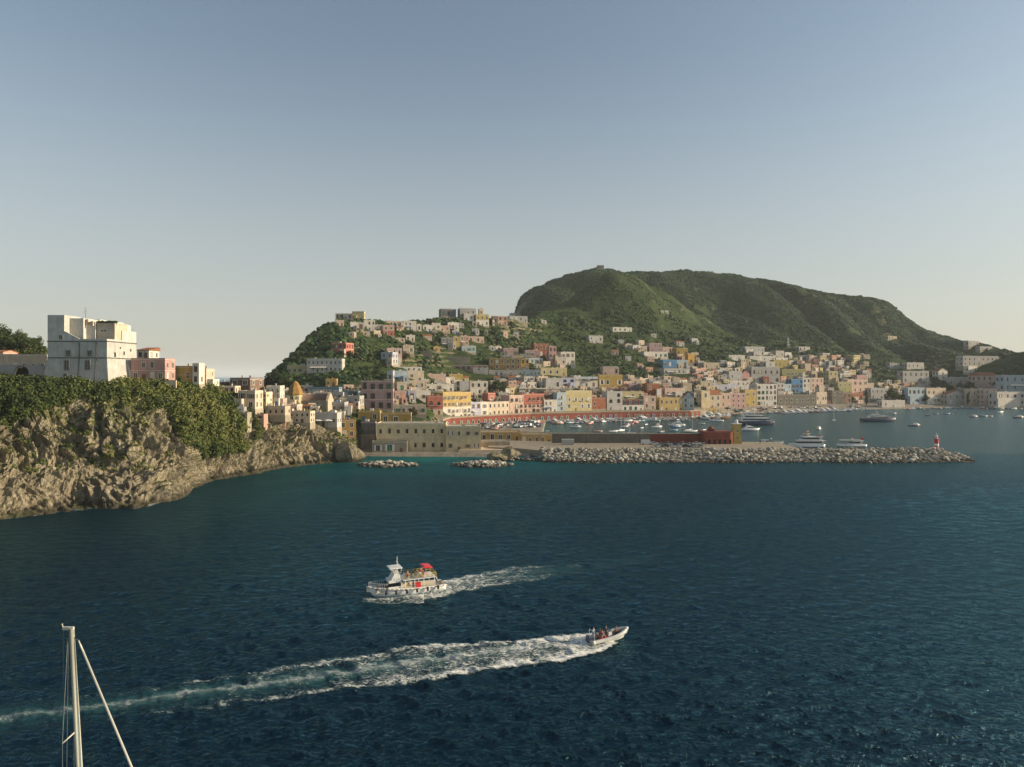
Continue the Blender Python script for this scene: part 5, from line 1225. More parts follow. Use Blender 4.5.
rest = front[190:] + sorted(reef, key=lambda c: -c[3])[110:]
for k, (x, y, z, r) in enumerate(indiv):
    o = link('boulder', BM[k % 8], None, (x, y, z)); o.scale = (r, r, r * .9); o.rotation_euler = (rd.uniform(-.5, .5), rd.uniform(-.5, .5), rd.uniform(0, 6.28))
    if k < 190: tag(o, 'pale boulder in the rock armour of the long breakwater', 'boulder', 'boulders of the long breakwater')
    elif x < xx(430, y): tag(o, 'boulder of the low rock bank in front of the small cove', 'boulder', 'boulders before the cove')
    else: tag(o, 'boulder of the low reef and landing foot left of the breakwater', 'boulder', 'boulders of the reef')
m = MB()
for k, (x, y, z, r) in enumerate(rest):
    vs, fs = blob((x, y, z), (r, r * .85, r * .62), 400 + k, 1); m.add(vs, fs)
tag(m.obj('armour_rocks', M_BOULD), 'mass of smaller rocks filling the breakwater armour', None, None, 'stuff')
for pa, pb_, nm in ((359, 416, 'rock bank base before the cove'), (453, 512, 'reef base left of the breakwater')):
    m = MB(); n = 24; vs = []
    for i in range(n + 1):
        t = i / n; px = pa + (pb_ - pa) * t; e = math.sin(math.pi * min(1, max(0, t * .92 + .04)))
        for u, zq in ((0, -1.5), (.2, .3 * e), (.5, 1.1 * e), (.8, .6 * e), (1, -1.5)): Yq = 283 + u * 13 * (.4 + .6 * e) + (1 - e) * 6; vs.append((xx(px, Yq), Yq, zq))
    m.add(vs, [(i * 5 + j, i * 5 + 5 + j, i * 5 + 6 + j, i * 5 + 1 + j) for i in range(n) for j in range(4)], 0, True); tag(m.obj('reef', M_BOULD), nm, None, None, 'structure')
# sea stacks and lumps at the foot of the cliff near the cove
for px, Yq, r, hh, lb in ((348, 303, 5.5, 9, 'dark rock stack at the right end of the sea cliff'), (357, 312, 4, 5, 'low rock lump beside the dark rock stack'), (497, 306, 5, 4.0, 'dark rock outcrop on the landing behind the reef'), (509, 312, 4.5, 6, 'ochre rock knob at the corner of the landing')):
    vs = []; bm = BLOB[2]
    for p in bm[0]:
        q = Vector(p); d = 1 + noise.noise(q * 1.3 + Vector((px, 0, 0))) * .5 + noise.noise(q * 3.5) * .25; vs.append((p[0] * r * d, p[1] * r * d * .8, p[2] * hh * d * .75))
    m = MB(); m.add(vs, bm[1], 0, False); o = m.obj('rock_stack', M_ROCK, None, (xx(px, Yq), Yq, hh * .15)); tag(o, lb, 'rock')
# radio mast on the far slope
Ym = hit(788, 347.5).y; mt = thing('radio_mast', 'pale lattice mast with round platforms above the far town', 'mast', (xx(788, Ym), Ym, zz(348, Ym)))
hm_ = 11 * Ym / F; m = MB()
for a, b in ((-1, -1), (1, -1), (1, 1), (-1, 1)): m.tube((a * 1.6, b * 1.6, -2), (a * .35, b * .35, hm_), .14, n=5)
for k in range(8):
    z = hm_ * k / 8; r = 1.6 - 1.2 * k / 8; 
    for a in range(4):
        q = [(-r, -r), (r, -r), (r, r), (-r, r)]; m.tube((*q[a], z), (*q[(a + 1) % 4], z + hm_ / 8), .08, n=4)
m.obj('lattice', TRIM['white'], mt)
for z, r in ((.25, 1.9), (.5, 1.5), (.72, 1.1)): MB().lathe([(.2, z * hm_), (r, z * hm_), (r, z * hm_ + 1.3), (.2, z * hm_ + 1.3)], 10).obj('platform', TRIM['white'], mt)
# ---- cars
def make_car():
    o = thing('parked_car', 'car', 'car', (0, 0, 0)); m = MB()
    m.box(-2.1, 2.1, -.85, .85, .35, .95, top=(.06, .05)); m.obj('body', simple('car_white', (.6, .6, .6), .3, 0, .5, .05), o)
    m = MB(); m.box(-1.5, 1.1, -.78, .78, .952, 1.48, top=(.45, .14)); cab = m.obj('cabin', glass(), o)
    m = MB(); m.box(-1.02, .62, -.62, .62, 1.483, 1.52); m.obj('roof', simple('car_white', None), cab)
    for sx in (-1.3, 1.3):
        for sy in (-1, 1):
            m = MB(); m.tube((sx, sy * .86, .33), (sx, sy * .66, .33), .33, n=12); m.obj('wheel', simple('tyre', (.02, .02, .02), .8), o)
    m = MB(); m.box(2.10, 2.13, -.7, -.4, .62, .78); m.obj('headlight', glass(), o); m = MB(); m.box(2.10, 2.13, .4, .7, .62, .78); m.obj('headlight', glass(), o)
    return o
CARC = [('white', (.62, .62, .60)), ('silver', (.35, .36, .37)), ('dark', (.04, .045, .05)), ('blue', (.05, .11, .24)), ('red', (.35, .03, .03)), ('beige', (.42, .38, .30))]
car0 = make_car(); first = True
def put_car(x, y, z, rz, ci, label, group):
    global first
    nm, c = CARC[ci]; mt_ = simple('car_' + nm + '_paint', c, .3, 0, .5, .06)
    rec = {'body': mt_, 'roof': mt_}
    if first:
        first = False; o = car0; o.location = (x, y, z); o.rotation_euler[2] = rz; o['label'] = label; o['group'] = group
        return o
    return copy_tree(car0, label=label, group=group, loc=(x, y, z), rz=rz, recolor=rec)
rd = random.Random(21)
for k in range(15):
    px = 654 + k * 3.55; ci = [0, 0, 1, 2, 1, 0, 3, 0, 1, 2, 0, 1, 0, 5, 0][k]
    y = 344 + rd.uniform(-1, 1) - (k % 2) * 7 if k % 4 else 350
    put_car(xx(px, y), y, 2.92, R(90 + rd.uniform(-8, 8)) if k % 3 else R(rd.uniform(-10, 10)), ci, CARC[ci][0] + ' car parked on the mole before the red harbour wall', CARC[ci][0] + ' cars parked on the mole')
for k in range(12):
    px = 483 + k * 4.6; y = 505 + (px - 483) * .8 - rd.uniform(4, 30); ci = rd.choice([0, 0, 1, 2, 3, 5])
    put_car(xx(px, y), y, 1.75, R(rd.uniform(0, 180)), ci, CARC[ci][0] + ' car parked on the inner quay below the red wall', CARC[ci][0] + ' cars on the inner quay')
put_car(xx(32, 277), 277, ground(xx(32, 277), 277) + .05, R(4), 0, 'white car parked before the dark archway left of the fortress', None)
# white container and kiosk on the mole
Yk = 349; o = thing('container', 'pale site container standing before the dark grey harbour wall', 'container', (xx(567.8, Yk), Yk, 2.92)); MB().box(-3.1, 3.1, -1.2, 1.2, 0, 2.7).obj('body', simple('container_paint', (.5, .5, .46), .6), o); m = MB()
for k in range(16): m.box(-3.0 + k * .39, -2.85 + k * .39, -1.28, -1.203, .1, 2.6)
m.obj('ribs', simple('container_paint', None), o); MB().box(-3.16, 3.16, -1.26, 1.26, 2.7, 2.82).obj('roof', simple('container_paint', None), o)
o = thing('van', 'white van parked on the mole where grey and red walls meet', 'van', (xx(646, 350), 350, 2.92)); MB().box(-2.6, 2.0, -1, 1, .4, 2.4, top=(.1, .1)).obj('body', simple('car_white_paint', (.62, .62, .60)), o); MB().box(1.6, 2.7, -.98, .98, .4, 1.5, top=(.2, .05)).obj('bonnet', simple('car_white_paint', None), o)
MB().box(1.9, 2.05, -.85, .85, 1.5, 2.25).obj('windscreen', glass(), o)
for sx in (-1.7, 1.9):
    for sy in (-1, 1): m = MB(); m.tube((sx, sy * 1.02, .38), (sx, sy * .8, .38), .38, n=12); m.obj('wheel', simple('tyre', None), o)

# ================================================================== BOATS
def hull(L, B, Hf, n=14, deck='open', bowrise=.35, draft=.45, stern=.82, floor=.15, full=2.3, rake=.12):
    """returns a bmesh-like MB with materials 0 hull, 1 waterline strip, 2 inside"""
    m = MB(); rings = []
    for i in range(n + 1):
        t = i / n; b = B / 2 * (stern + (1 - stern) * min(1, t / .35)) * (1 - max(0, (t - .42) / .58) ** full); b = max(b, .02)
        zs = Hf * (1 + bowrise * t * t); x = -L / 2 + L * t
        def X_(zf): return x - (L * rake) * (max(0, (t - .6) / .4) ** 2) * (1 - zf)
        rings.append([(X_(0), 0, -draft * (1 - max(0, (t - .7) / .3) ** 2 * .6)), (X_(.1), b * .62, -draft * .4), (X_(.25), b * .86, .12), (X_(.35), b * .90, .30 if Hf > .5 else .2), (X_(1), b, zs)])
    vs = []; 
    for r_ in rings: vs += [r_[0]] + r_[1:] + [(p[0], -p[1], p[2]) for p in r_[1:]]
    K = 9
    for i in range(n):
        a = i * K; b = a + K
        seq = [0, 1, 2, 3, 4]; seq2 = [0, 5, 6, 7, 8]
        for q in range(4):
            mi = 1 if q < 2 else (1 if q == 2 else 0)
            m.f.append((a + seq[q], b + seq[q], b + seq[q + 1], a + seq[q + 1])); m.mi.append(mi); m.sm.append(True)
            m.f.append((a + seq2[q + 1], b + seq2[q + 1], b + seq2[q], a + seq2[q])); m.mi.append(mi); m.sm.append(True)
    m.v = vs
    m.f.append((0, 1, 2, 3, 4, 8, 7, 6, 5)); m.mi.append(0); m.sm.append(False)
    # deck / inside
    base = len(m.v); w_ = max(.08, B * .06)
    for i, r_ in enumerate(rings):
        x, b, zs = r_[4]; bi = max(.01, b - w_); zf = zs - .06 if deck == 'flush' else max(floor, .1) + (0 if i / n < .75 else (i / n - .75) * 1.2 * Hf)
        m.v += [(x, bi, zs), (x, -bi, zs), (x, bi * .97, zf), (x, -bi * .97, zf)]
    for i in range(n):
        a = i * K; b = a + K; c = base + i * 4; d = c + 4
        for f in ((a + 4, b + 4, d, c), (b + 8, a + 8, c + 1, d + 1), (c, d, d + 2, c + 2), (d + 1, c + 1, c + 3, d + 3), (c + 2, d + 2, d + 3, c + 3)): m.f.append(f); m.mi.append(2 if f[0] >= base else 0); m.sm.append(False)
    m.f.append((4, base, base + 1, 8)); m.mi.append(0); m.sm.append(False); m.f.append((base, base + 2, base + 3, base + 1)); m.mi.append(2); m.sm.append(False)
    return m
def paint(nm, c, rough=.35): return simple('paint_' + nm, c, rough, 0, .5, .08)
BC = dict(white=(.70, .69, .66), blue=(.05, .14, .32), navy=(.02, .035, .07), red=(.42, .05, .04), teal=(.05, .22, .24), wood=(.26, .13, .05), grey=(.30, .31, .32), cream=(.62, .56, .44), orange=(.6, .22, .05), yellow=(.62, .44, .06))
for k, c in BC.items(): paint(k, c)
PT = lambda k: MATS['paint_' + k]
def open_boat():
    o = thing('motorboat', 'x', 'motorboat')
    hull(6.2, 2.2, .75).obj('hull', [PT('white'), PT('blue'), PT('cream')], o)
    m = MB(); m.box(.2, .9, -.5, .5, .2, 1.15); m.obj('console', PT('white'), o); m = MB(); m.box(.75, .8, -.5, .5, 1.15, 1.55); m.obj('windscreen', glass(), o)
    m = MB(); m.box(-2.4, -1.9, -.85, .85, .2, .62); m.box(-.9, -.4, -.8, .8, .2, .62); m.obj('seat', PT('wood'), o)
    m = MB(); m.box(-3.5, -3.05, -.22, .22, .45, 1.25, top=(.08, .05)); m.box(-3.4, -3.2, -.06, .06, -.4, .45); m.obj('outboard_motor', PT('navy'), o)
    return o
def canopy_boat():
    o = thing('motorboat', 'x', 'motorboat'); hull(7.0, 2.4, .85).obj('hull', [PT('white'), PT('navy'), PT('cream')], o)
    m = MB(); m.box(-.2, .8, -.55, .55, .2, 1.2); m.obj('console', PT('white'), o)
    m = MB(); m.box(-2.2, .9, -1.0, 1.0, 2.15, 2.25, top=(.1, .1)); m.obj('sun_canopy', PT('blue'), o)
    m = MB()
    for x in (-2.1, .8):
        for y in (-.95, .95): m.tube((x, y, .7), (x, y, 2.15), .03, n=5)
    m.obj('frame', IRON, o); m = MB(); m.box(-3.95, -3.5, -.22, .22, .5, 1.35, top=(.08, .05)); m.obj('outboard_motor', PT('navy'), o)
    m = MB(); m.box(-2.9, -2.3, -.9, .9, .2, .65); m.obj('seat', PT('white'), o); return o
def cabin_boat():
    o = thing('cabin_boat', 'x', 'cabin boat'); hull(8.5, 3.0, 1.0, deck='open', floor=.35).obj('hull', [PT('white'), PT('navy'), PT('cream')], o)
    m = MB(); m.add([(-1, -1.1, .4), (2.6, -.8, .9), (2.6, .8, .9), (-1, 1.1, .4), (-.8, -.95, 2.2), (1.2, -.8, 2.2), (1.2, .8, 2.2), (-.8, .95, 2.2), (3.6, 0, 1.15)], [(0, 1, 5, 4), (1, 8, 5), (8, 2, 6), (8, 6, 5), (2, 3, 7, 6), (3, 0, 4, 7), (4, 5, 6, 7)]); m.obj('cabin', PT('white'), o)
    m = MB(); m.box(-.7, .95, -1.04, 1.04, 1.45, 1.9, top=(.1, .1)); m.obj('cabin_windows', glass(), o); m = MB(); m.tube((-.3, 0, 2.2), (-.5, 0, 3.6), .04); m.obj('antenna', IRON, o); return o
def small_yacht():
    o = thing('small_yacht', 'x', 'yacht'); hull(13, 4.0, 1.5, deck='flush', bowrise=.3).obj('hull', [PT('white'), PT('navy'), PT('cream')], o)
    m = MB(); m.add([(-4.8, -1.6, 1.4), (3.4, -1.2, 1.8), (3.4, 1.2, 1.8), (-4.8, 1.6, 1.4), (-3.4, -1.4, 2.9), (.8, -1.1, 2.9), (.8, 1.1, 2.9), (-3.4, 1.4, 2.9)], [(0, 1, 5, 4), (1, 2, 6, 5), (2, 3, 7, 6), (3, 0, 4, 7), (4, 5, 6, 7)]); m.obj('cabin', PT('white'), o)
    m = MB(); m.add([(-3.2, -1.55, 2.0), (2.0, -1.32, 2.05), (2.0, 1.32, 2.05), (-3.2, 1.55, 2.0), (-3.0, -1.47, 2.55), (1.2, -1.23, 2.55), (1.2, 1.23, 2.55), (-3.0, 1.47, 2.55)], [(0, 1, 5, 4), (1, 2, 6, 5), (2, 3, 7, 6), (3, 0, 4, 7), (4, 5, 6, 7)]); m.obj('cabin_windows', glass(), o)
    m = MB(); m.box(-3.2, -.2, -1.2, 1.2, 2.9, 3.5, top=(.3, .2)); m.obj('flybridge', PT('white'), o); m = MB(); m.tube((-2.6, -1, 3.4), (-3.2, -.9, 4.4), .07); m.tube((-2.6, 1, 3.4), (-3.2, .9, 4.4), .07); m.tube((-3.2, -.9, 4.4), (-3.2, .9, 4.4), .08); m.obj('radar_arch', PT('white'), o); return o
def sail_boat():
    o = thing('sailing_boat', 'x', 'sailing boat'); hull(9, 2.8, .95, deck='flush', full=1.8).obj('hull', [PT('white'), PT('navy'), PT('cream')], o)
    m = MB(); m.box(-1.2, 2.0, -.7, .7, .9, 1.4, top=(.3, .12)); m.obj('cabin', PT('white'), o); m = MB(); m.tube((.8, 0, 1), (.8, 0, 11.5), .09, .06); m.obj('mast', PT('white'), o); m = MB(); m.tube((.8, 0, 2), (-3.2, 0, 2.1), .16, .12); m.obj('furled_sail', PT('blue'), o)
    m = MB(); m.tube((.8, 0, 11.4), (4.4, 0, 1.2), .02, n=4); m.tube((.8, 0, 11.4), (-4.4, 0, 1), .02, n=4); m.obj('rigging', IRON, o); return o
TB = dict(open=open_boat(), canopy=canopy_boat(), cabin=cabin_boat(), yacht=small_yacht(), sail=sail_boat())
USED = set()
def put_boat(kind, x, y, rz, label, group, hullc=None, sc_=1, z=0.0):
    t = TB[kind]
    if kind not in USED:
        USED.add(kind); o = t; o.location = (x, y, z); o.rotation_euler[2] = rz; o.scale = (sc_,) * 3; o['label'] = label
        if group: o['group'] = group
        return o
    return copy_tree(t, label=label, group=group, loc=(x, y, z), rz=rz, scale=sc_, recolor={'hull': PT(hullc)} if hullc and hullc != 'white' else None)
rd = random.Random(77)
KN = dict(open='open motorboat', canopy='motorboat with blue canopy', cabin='cabin boat', yacht='motor yacht', sail='sailing boat')
def rnd_boat(x, y, rz, where, gshort, kinds='oooocccaay', sc_=None, z=0.0):
    k = {'o': 'open', 'c': 'canopy', 'a': 'cabin', 'y': 'yacht', 's': 'sail'}[rd.choice(kinds)]
    hcl = rd.choice(['white'] * 6 + ['blue', 'navy', 'red', 'teal', 'wood']) if k != 'yacht' else 'white'
    s_ = sc_ or rd.uniform(.85, 1.15)
    if k not in USED: hcl = 'white'
    put_boat(k, x, y, rz, f'{hcl} {KN[k]} {where}', f'{hcl} {KN[k]}s {gshort}', hcl, s_, z)
# row moored stern-to along the red quay wall
px = 549.0
while px < 690:
    Yw_ = float(np.interp(px, [545, 600, 650, 690], [556, 583, 599, 609])); x = xx(px, Yw_); ang = math.atan2(27, 52)
    n_ = (math.sin(ang), -math.cos(ang)); d = rd.uniform(4.5, 6.5)
    rnd_boat(x + n_[0] * d, Yw_ + n_[1] * d, ang - math.pi / 2 + rd.uniform(-.12, .12), 'moored along the red quay wall', 'along the red quay wall'); px += rd.uniform(2.5, 3.6)
px = 556.0
while px < 688:                      # second loose row
    Yw_ = float(np.interp(px, [545, 600, 650, 690], [556, 583, 599, 609])) - rd.uniform(17, 24); rnd_boat(xx(px, Yw_), Yw_, rd.uniform(0, 6.28), 'afloat in the second row off the red wall', 'in the second row off the red wall', 'oooca'); px += rd.uniform(3, 6)
for k in range(26):                  # boats at moorings in the inner harbour
    px = rd.uniform(556, 726); Yq = rd.uniform(430, 555); rnd_boat(xx(px, Yq), Yq, R(20) + rd.uniform(-.6, .6), 'moored in the open inner harbour', 'in the open inner harbour', 'oocas')
for k in range(44):                  # boats hauled out on the inner quay
    px = rd.uniform(484, 539); y0_ = float(np.interp(px, [484, 540], [527, 560])) - rd.uniform(6, 70); rnd_boat(xx(px, y0_), y0_, rd.uniform(0, 6.28), 'laid up on the inner quay', 'laid up on the inner quay', 'oooca', z=1.9)
# yacht quay behind the fort: three rows
for r_, (dy, kinds) in enumerate(((7, 'oocaas'), (19, 'ocaayy'), (33, 'aayyo'))):
    px = 700.0 + r_ * 3
    while px < 868:
        Yw_ = float(np.interp(px, [690, 720, 760, 830, 900], [609, 655, 698, 758, 790])) - dy
        if not (733 < px < 782 and r_ > 0) and not (855 < px < 905 and r_ > 1): rnd_boat(xx(px, Yw_), Yw_, R(-80) + rd.uniform(-.25, .25), ['moored close to the town quay', 'in the middle row off the town quay', 'in the outer row off the town quay'][r_], ['close to the town quay', 'in the middle row', 'in the outer row'][r_], kinds)
        px += rd.uniform(2.4, 4.4) + r_ * 1.6
for k in range(40):
    px = rd.uniform(704, 868); Yw_ = float(np.interp(px, [690, 720, 760, 830, 900], [612, 660, 704, 766, 798])) + rd.uniform(2, 14); z_ = ground(xx(px, Yw_), Yw_)
    if z_ < 4: rnd_boat(xx(px, Yw_), Yw_, rd.uniform(0, 6.28), 'laid up on the far quay', 'laid up on the far quay', 'ooccaa', z=z_)
px = 905.0
while px < 1030:                     # small boats along the beach
    Yw_ = float(np.interp(px, [900, 960, 1024], [790, 815, 795])) - rd.uniform(3, 14); rnd_boat(xx(px, Yw_), Yw_, rd.uniform(0, 6.28), 'lying along the beach', 'along the beach', 'ooca'); px += rd.uniform(3, 6.5)
def at_w(px, py): Yq = sea_y(py); return xx(px, Yq), Yq
for px, py, k, s_, rz, lb, hcol in ((927, 415.6, 'open', 1.25, 1.4, 'dark motorboat anchored first from the left off the beach', 'navy'), (936, 414.2, 'open', .9, 0.2, 'small dark motorboat anchored second from the left off the beach', 'navy'),
        (947, 414.2, 'canopy', .9, .1, 'blue hulled motorboat with canopy anchored off the pointed gable house', 'blue'), (954.5, 414.8, 'open', 1, 1.2, 'white motorboat anchored beside a blue hulled canopy boat', None),
        (974, 417.2, 'cabin', 1.0, .2, 'dark hulled cabin boat anchored off the cream house at the beach', 'navy'), (984, 416.8, 'canopy', 1.1, .1, 'teal motorboat with canopy anchored right of the dark cabin boat', 'teal'), (990.5, 416.6, 'open', .9, .2, 'wooden brown motorboat next to the teal canopy boat', 'wood'),
        (1019, 418, 'cabin', 1.15, .1, 'dark cabin boat at the right edge of the photo', 'navy'), (915, 426, 'cabin', 1.05, .15, 'white and dark cabin boat alone in the middle of the bay', 'navy'), (819, 429.4, 'cabin', 1.0, -2.0, 'white cabin boat alone between the fort and the quay', None),
        (751, 430.6, 'yacht', 1.0, .03, 'white motor boat just behind the orange harbour tower', None), (657, 427.6, 'cabin', 1, .2, 'white cabin boat crossing the inner harbour', None), (676, 426, 'yacht', 1.0, 3.2, 'white motor yacht moored off the end of the red wall', None),
        (716, 421.5, 'yacht', .9, 3.1, 'white motor yacht left of the big dark hulled yacht', None), (893, 413.8, 'open', 1.1, 0, 'white open boat behind the long dark yacht', None), (1001, 412.6, 'sail', 1, .4, 'small sailing boat near the beach at the right', None)):
    put_boat(k, *at_w(px, py), rz, lb, None, hcol, s_)
put_boat('sail', *at_w(834, 421), 1.2, 'sailing boat with a blue furled sail at the yacht quay', None, None, 1)
# large motor yachts and ferries
def ship(name, label, cat, px0, px1, py, Hf, tiers, hullc, stripe, flip=1, B=None, rz=0, extra=None):
    Yq = sea_y(py); L = (px1 - px0) * Yq / F * .97; o = thing(name, label, cat, (xx((px0 + px1) / 2, Yq), Yq + 2, 0), R(rz) + (0 if flip > 0 else math.pi)); B = B or L * .22
    hull(L, B, Hf, 18, 'flush', bowrise=.35, full=2.2).obj('hull', [PT(hullc), PT(stripe), PT('cream')], o)
    z = Hf * .97
    for (a, b, hh_, fr_) in tiers:     # stern fraction, bow fraction, height, width fraction
        x0, x1 = -L / 2 + a * L, -L / 2 + b * L; bw = B / 2 * fr_; sl_ = hh_ * 1.1
        m = MB(); m.add([(x0, -bw, z), (x1, -bw * .8, z), (x1, bw * .8, z), (x0, bw, z), (x0, -bw, z + hh_), (x1 - sl_, -bw * .8, z + hh_), (x1 - sl_, bw * .8, z + hh_), (x0, bw, z + hh_)], [(0, 1, 5, 4), (1, 2, 6, 5), (2, 3, 7, 6), (3, 0, 4, 7), (4, 5, 6, 7)]); dk = m.obj('deckhouse', PT('white'), o)
        m = MB(); za, zb2 = z + hh_ * .38, z + hh_ * .78; e = .03; f_ = lambda q: x1 - sl_ * q
        m.add([(x0 + 1, -bw - e, za), (f_(.38) + e, -bw * .8 - e, za), (f_(.38) + e, bw * .8 + e, za), (x0 + 1, bw + e, za), (x0 + 1, -bw - e, zb2), (f_(.78) + e, -bw * .8 - e, zb2), (f_(.78) + e, bw * .8 + e, zb2), (x0 + 1, bw + e, zb2)], [(0, 1, 5, 4), (1, 2, 6, 5), (2, 3, 7, 6), (3, 0, 4, 7)]); m.obj('window_band', glass(), dk)
        m = MB(); m.box(x0 - 1.2, x1 - sl_ + .5, -bw - .2, bw + .2, z + hh_, z + hh_ + .12); m.obj('deck_edge', PT('white'), dk); z += hh_ + .12
    m = MB(); m.tube((-.05 * L, 0, z), (-.07 * L, 0, z + L * .10), .14, .06); m.box(-.09 * L, -.02 * L, -.7, .7, z + L * .05, z + L * .05 + .15); m.obj('radar_mast', PT('white'), o)
    m = MB()
    for k in range(16):
        t = .55 + .44 * k / 15
        for sy in (-1, 1):
            b = B / 2 * (1 - max(0, (t - .42) / .58) ** 2.2) * .93; zs = Hf * (1 + .35 * t * t); m.tube((-L / 2 + L * t, sy * b, zs), (-L / 2 + L * t, sy * b, zs + .8), .03, n=4)
    m.obj('bow_rail', PT('grey'), o)
    return o, L, B, z
ship('big_yacht', 'big motor yacht with a dark hull and three white decks behind the fort', 'yacht', 738, 778, 425.2, 3.2, ((.06, .86, 2.3, .92), (.12, .70, 2.1, .8), (.2, .5, 1.6, .62)), 'navy', 'navy', 1)
ship('big_yacht', 'long low yacht with a black hull and raked grey cabin in the bay', 'yacht', 862, 899, 421.8, 3.0, ((.18, .74, 1.7, .8), (.3, .55, 1.4, .6)), 'navy', 'navy', 1)
o, L, B, z = ship('ferry', 'white two decked passenger ferry moored behind the breakwater', 'ferry', 788, 826, 447.5, 1.6, ((.04, .82, 2.0, .92), (.10, .66, 1.9, .84), (.42, .62, 1.4, .5)), 'white', 'blue', -1)
m = MB(); m.box(-L * .42, -L * .30, -B * .2, B * .2, z - 3.2, z - 1.2); m.obj('red_locker', PT('red'), o); m = MB(); m.box(-L * .05, L * .0, -.6, .6, z, z + 1.2); m.obj('funnel', PT('orange'), o)
o, L, B, z = ship('fishing_boat', 'white and dark excursion boat with a flat roof right of the ferry', 'excursion boat', 837, 868, 447.2, 1.3, ((.16, .60, 1.9, .82),), 'white', 'navy', -1)
m = MB(); m.box(-L * .40, L * .36, -B * .42, B * .42, 3.6, 3.72); m.obj('flat_roof', PT('cream'), o); m = MB(); m.box(-L * .42, -L * .36, -.6, .6, 3.72, 4.9); m.obj('red_box', PT('red'), o)
m = MB()
for t in (-.38, -.2, .2, .34):
    for sy in (-1, 1): m.tube((L * t, sy * B * .40, 1.4), (L * t, sy * B * .40, 3.6), .05, n=5)
m.obj('roof_posts', PT('grey'), o)
ship('workboat', 'small grey workboat moored left of the ferry at the quay', 'workboat', 762, 786, 444.5, 1.0, ((.1, .4, 1.3, .7),), 'grey', 'navy', 1)
ship('barge', 'low brown red barge moored at the town quay', 'barge', 706, 732, 418.8, 1.6, ((.05, .25, 2.2, .7),), 'wood', 'red', 1)
# ================================================================== VEGETATION
def leaf_mat(nm, cols_, scale=.05):
    s = NT(nm); v = s.pos(); a = s.n('Attribute'); a.attribute_name = 'tint'
    n1 = s.noise(scale, 4, .6, v); k = s.math('ADD', s.math('MULTIPLY', a.outputs['Fac'], .55), s.math('MULTIPLY', s.maprange(n1, .3, .7), .45))
    c = s.ramp(k, [(i / (len(cols_) - 1) * .9 + .05, c) for i, c in enumerate(cols_)])
    s.fin(c, .75, None, .2); return s.m
G_CLIFF = leaf_mat('shrub_leaves', [(.012, .024, .009), (.028, .046, .014), (.062, .084, .022), (.12, .135, .034), (.21, .19, .065)], .045)
G_HILL = leaf_mat('macchia_leaves', [(.006, .015, .007), (.012, .029, .010), (.026, .054, .017), (.055, .088, .026), (.10, .115, .040)], .016)
G_FRONT = leaf_mat('front_hill_macchia', [(.022, .050, .018), (.036, .075, .023), (.056, .102, .030), (.082, .128, .038), (.12, .15, .055)], .012)
G_MOUNT = leaf_mat('mountain_macchia', [(.010, .030, .015), (.014, .042, .019), (.020, .056, .023), (.030, .072, .027), (.044, .082, .033)], .0065)
ICO = np.array(BLOB[1][0]); ICF = np.array(BLOB[1][1])
def blocked(pts, ysafe=45, grow=1.0):
    px = CX + F * pts[:, 0] / pts[:, 1]; py = HZ + (H - pts[:, 2]) * F / pts[:, 1]; b = np.zeros(len(pts), bool)
    for (x, y, r, p0, p1, Y, pb) in FOOT:
        b |= (np.hypot(pts[:, 0] - x, pts[:, 1] - y) < r * grow)
        b |= (px > p0 + .3) & (px < p1 - .3) & (pts[:, 1] < Y + 2) & (pts[:, 1] > Y - ysafe) & (py < pb + 2.5)
    return b
def stuff_blobs(name, label, pts, size, mat, flat=.75, jit=.34):
    n = len(pts); tint = rng.random(n)
    J = 1 + rng.uniform(-jit, jit, (n, 12, 1)); S = size[:, None, None] * np.array([1, 1, flat])[None, None]
    a = rng.uniform(0, 6.28, n); c, s_ = np.cos(a), np.sin(a); B = ICO[None] * J * S
    X_ = B[..., 0] * c[:, None] - B[..., 1] * s_[:, None]; Y_ = B[..., 0] * s_[:, None] + B[..., 1] * c[:, None]
    V_ = np.stack([X_, Y_, B[..., 2]], -1) + pts[:, None] + np.array([0, 0, .25]) * size[:, None, None]
    F_ = (ICF[None] + (np.arange(n) * 12)[:, None, None]).reshape(-1, 3)
    me = np_mesh(name, V_.reshape(-1, 3), F_, mat, False, 3)
    at = me.attributes.new('tint', 'FLOAT', 'POINT'); at.data.foreach_set('value', np.repeat(tint, 12).astype(np.float32))
    return tag(link(name, me), label, None, None, 'stuff')
def leaf_quads(c, rad, n, size, tint, seed=None):
    """n leaf faces spread through an ellipsoid shell: returns V, tint"""
    d = rng.normal(size=(n, 3)); d /= np.linalg.norm(d, axis=1)[:, None]; r = rng.uniform(.45, 1.0, (n, 1)) ** .6
    p = c + d * r * rad
    u = rng.normal(size=(n, 3)); u -= (u * d).sum(1)[:, None] * d * .5; u /= np.linalg.norm(u, axis=1)[:, None]
    w_ = np.cross(u, d + rng.normal(size=(n, 3)) * .4); w_ /= np.linalg.norm(w_, axis=1)[:, None]
    s_ = size * rng.uniform(.6, 1.3, (n, 1)); 
    return np.stack([p - u * s_, p - w_ * s_ * .6, p + u * s_, p + w_ * s_ * .6], 1), np.repeat(np.clip(tint + rng.normal(size=n) * .12, 0, 1), 4)
def leaf_mesh(name, Vs, Ts, mat):
    V_ = np.concatenate(Vs).reshape(-1, 3); me = np_mesh(name, V_, np.arange(len(V_)).reshape(-1, 4), mat)
    at = me.attributes.new('tint', 'FLOAT', 'POINT'); at.data.foreach_set('value', np.concatenate(Ts).astype(np.float32)); return me
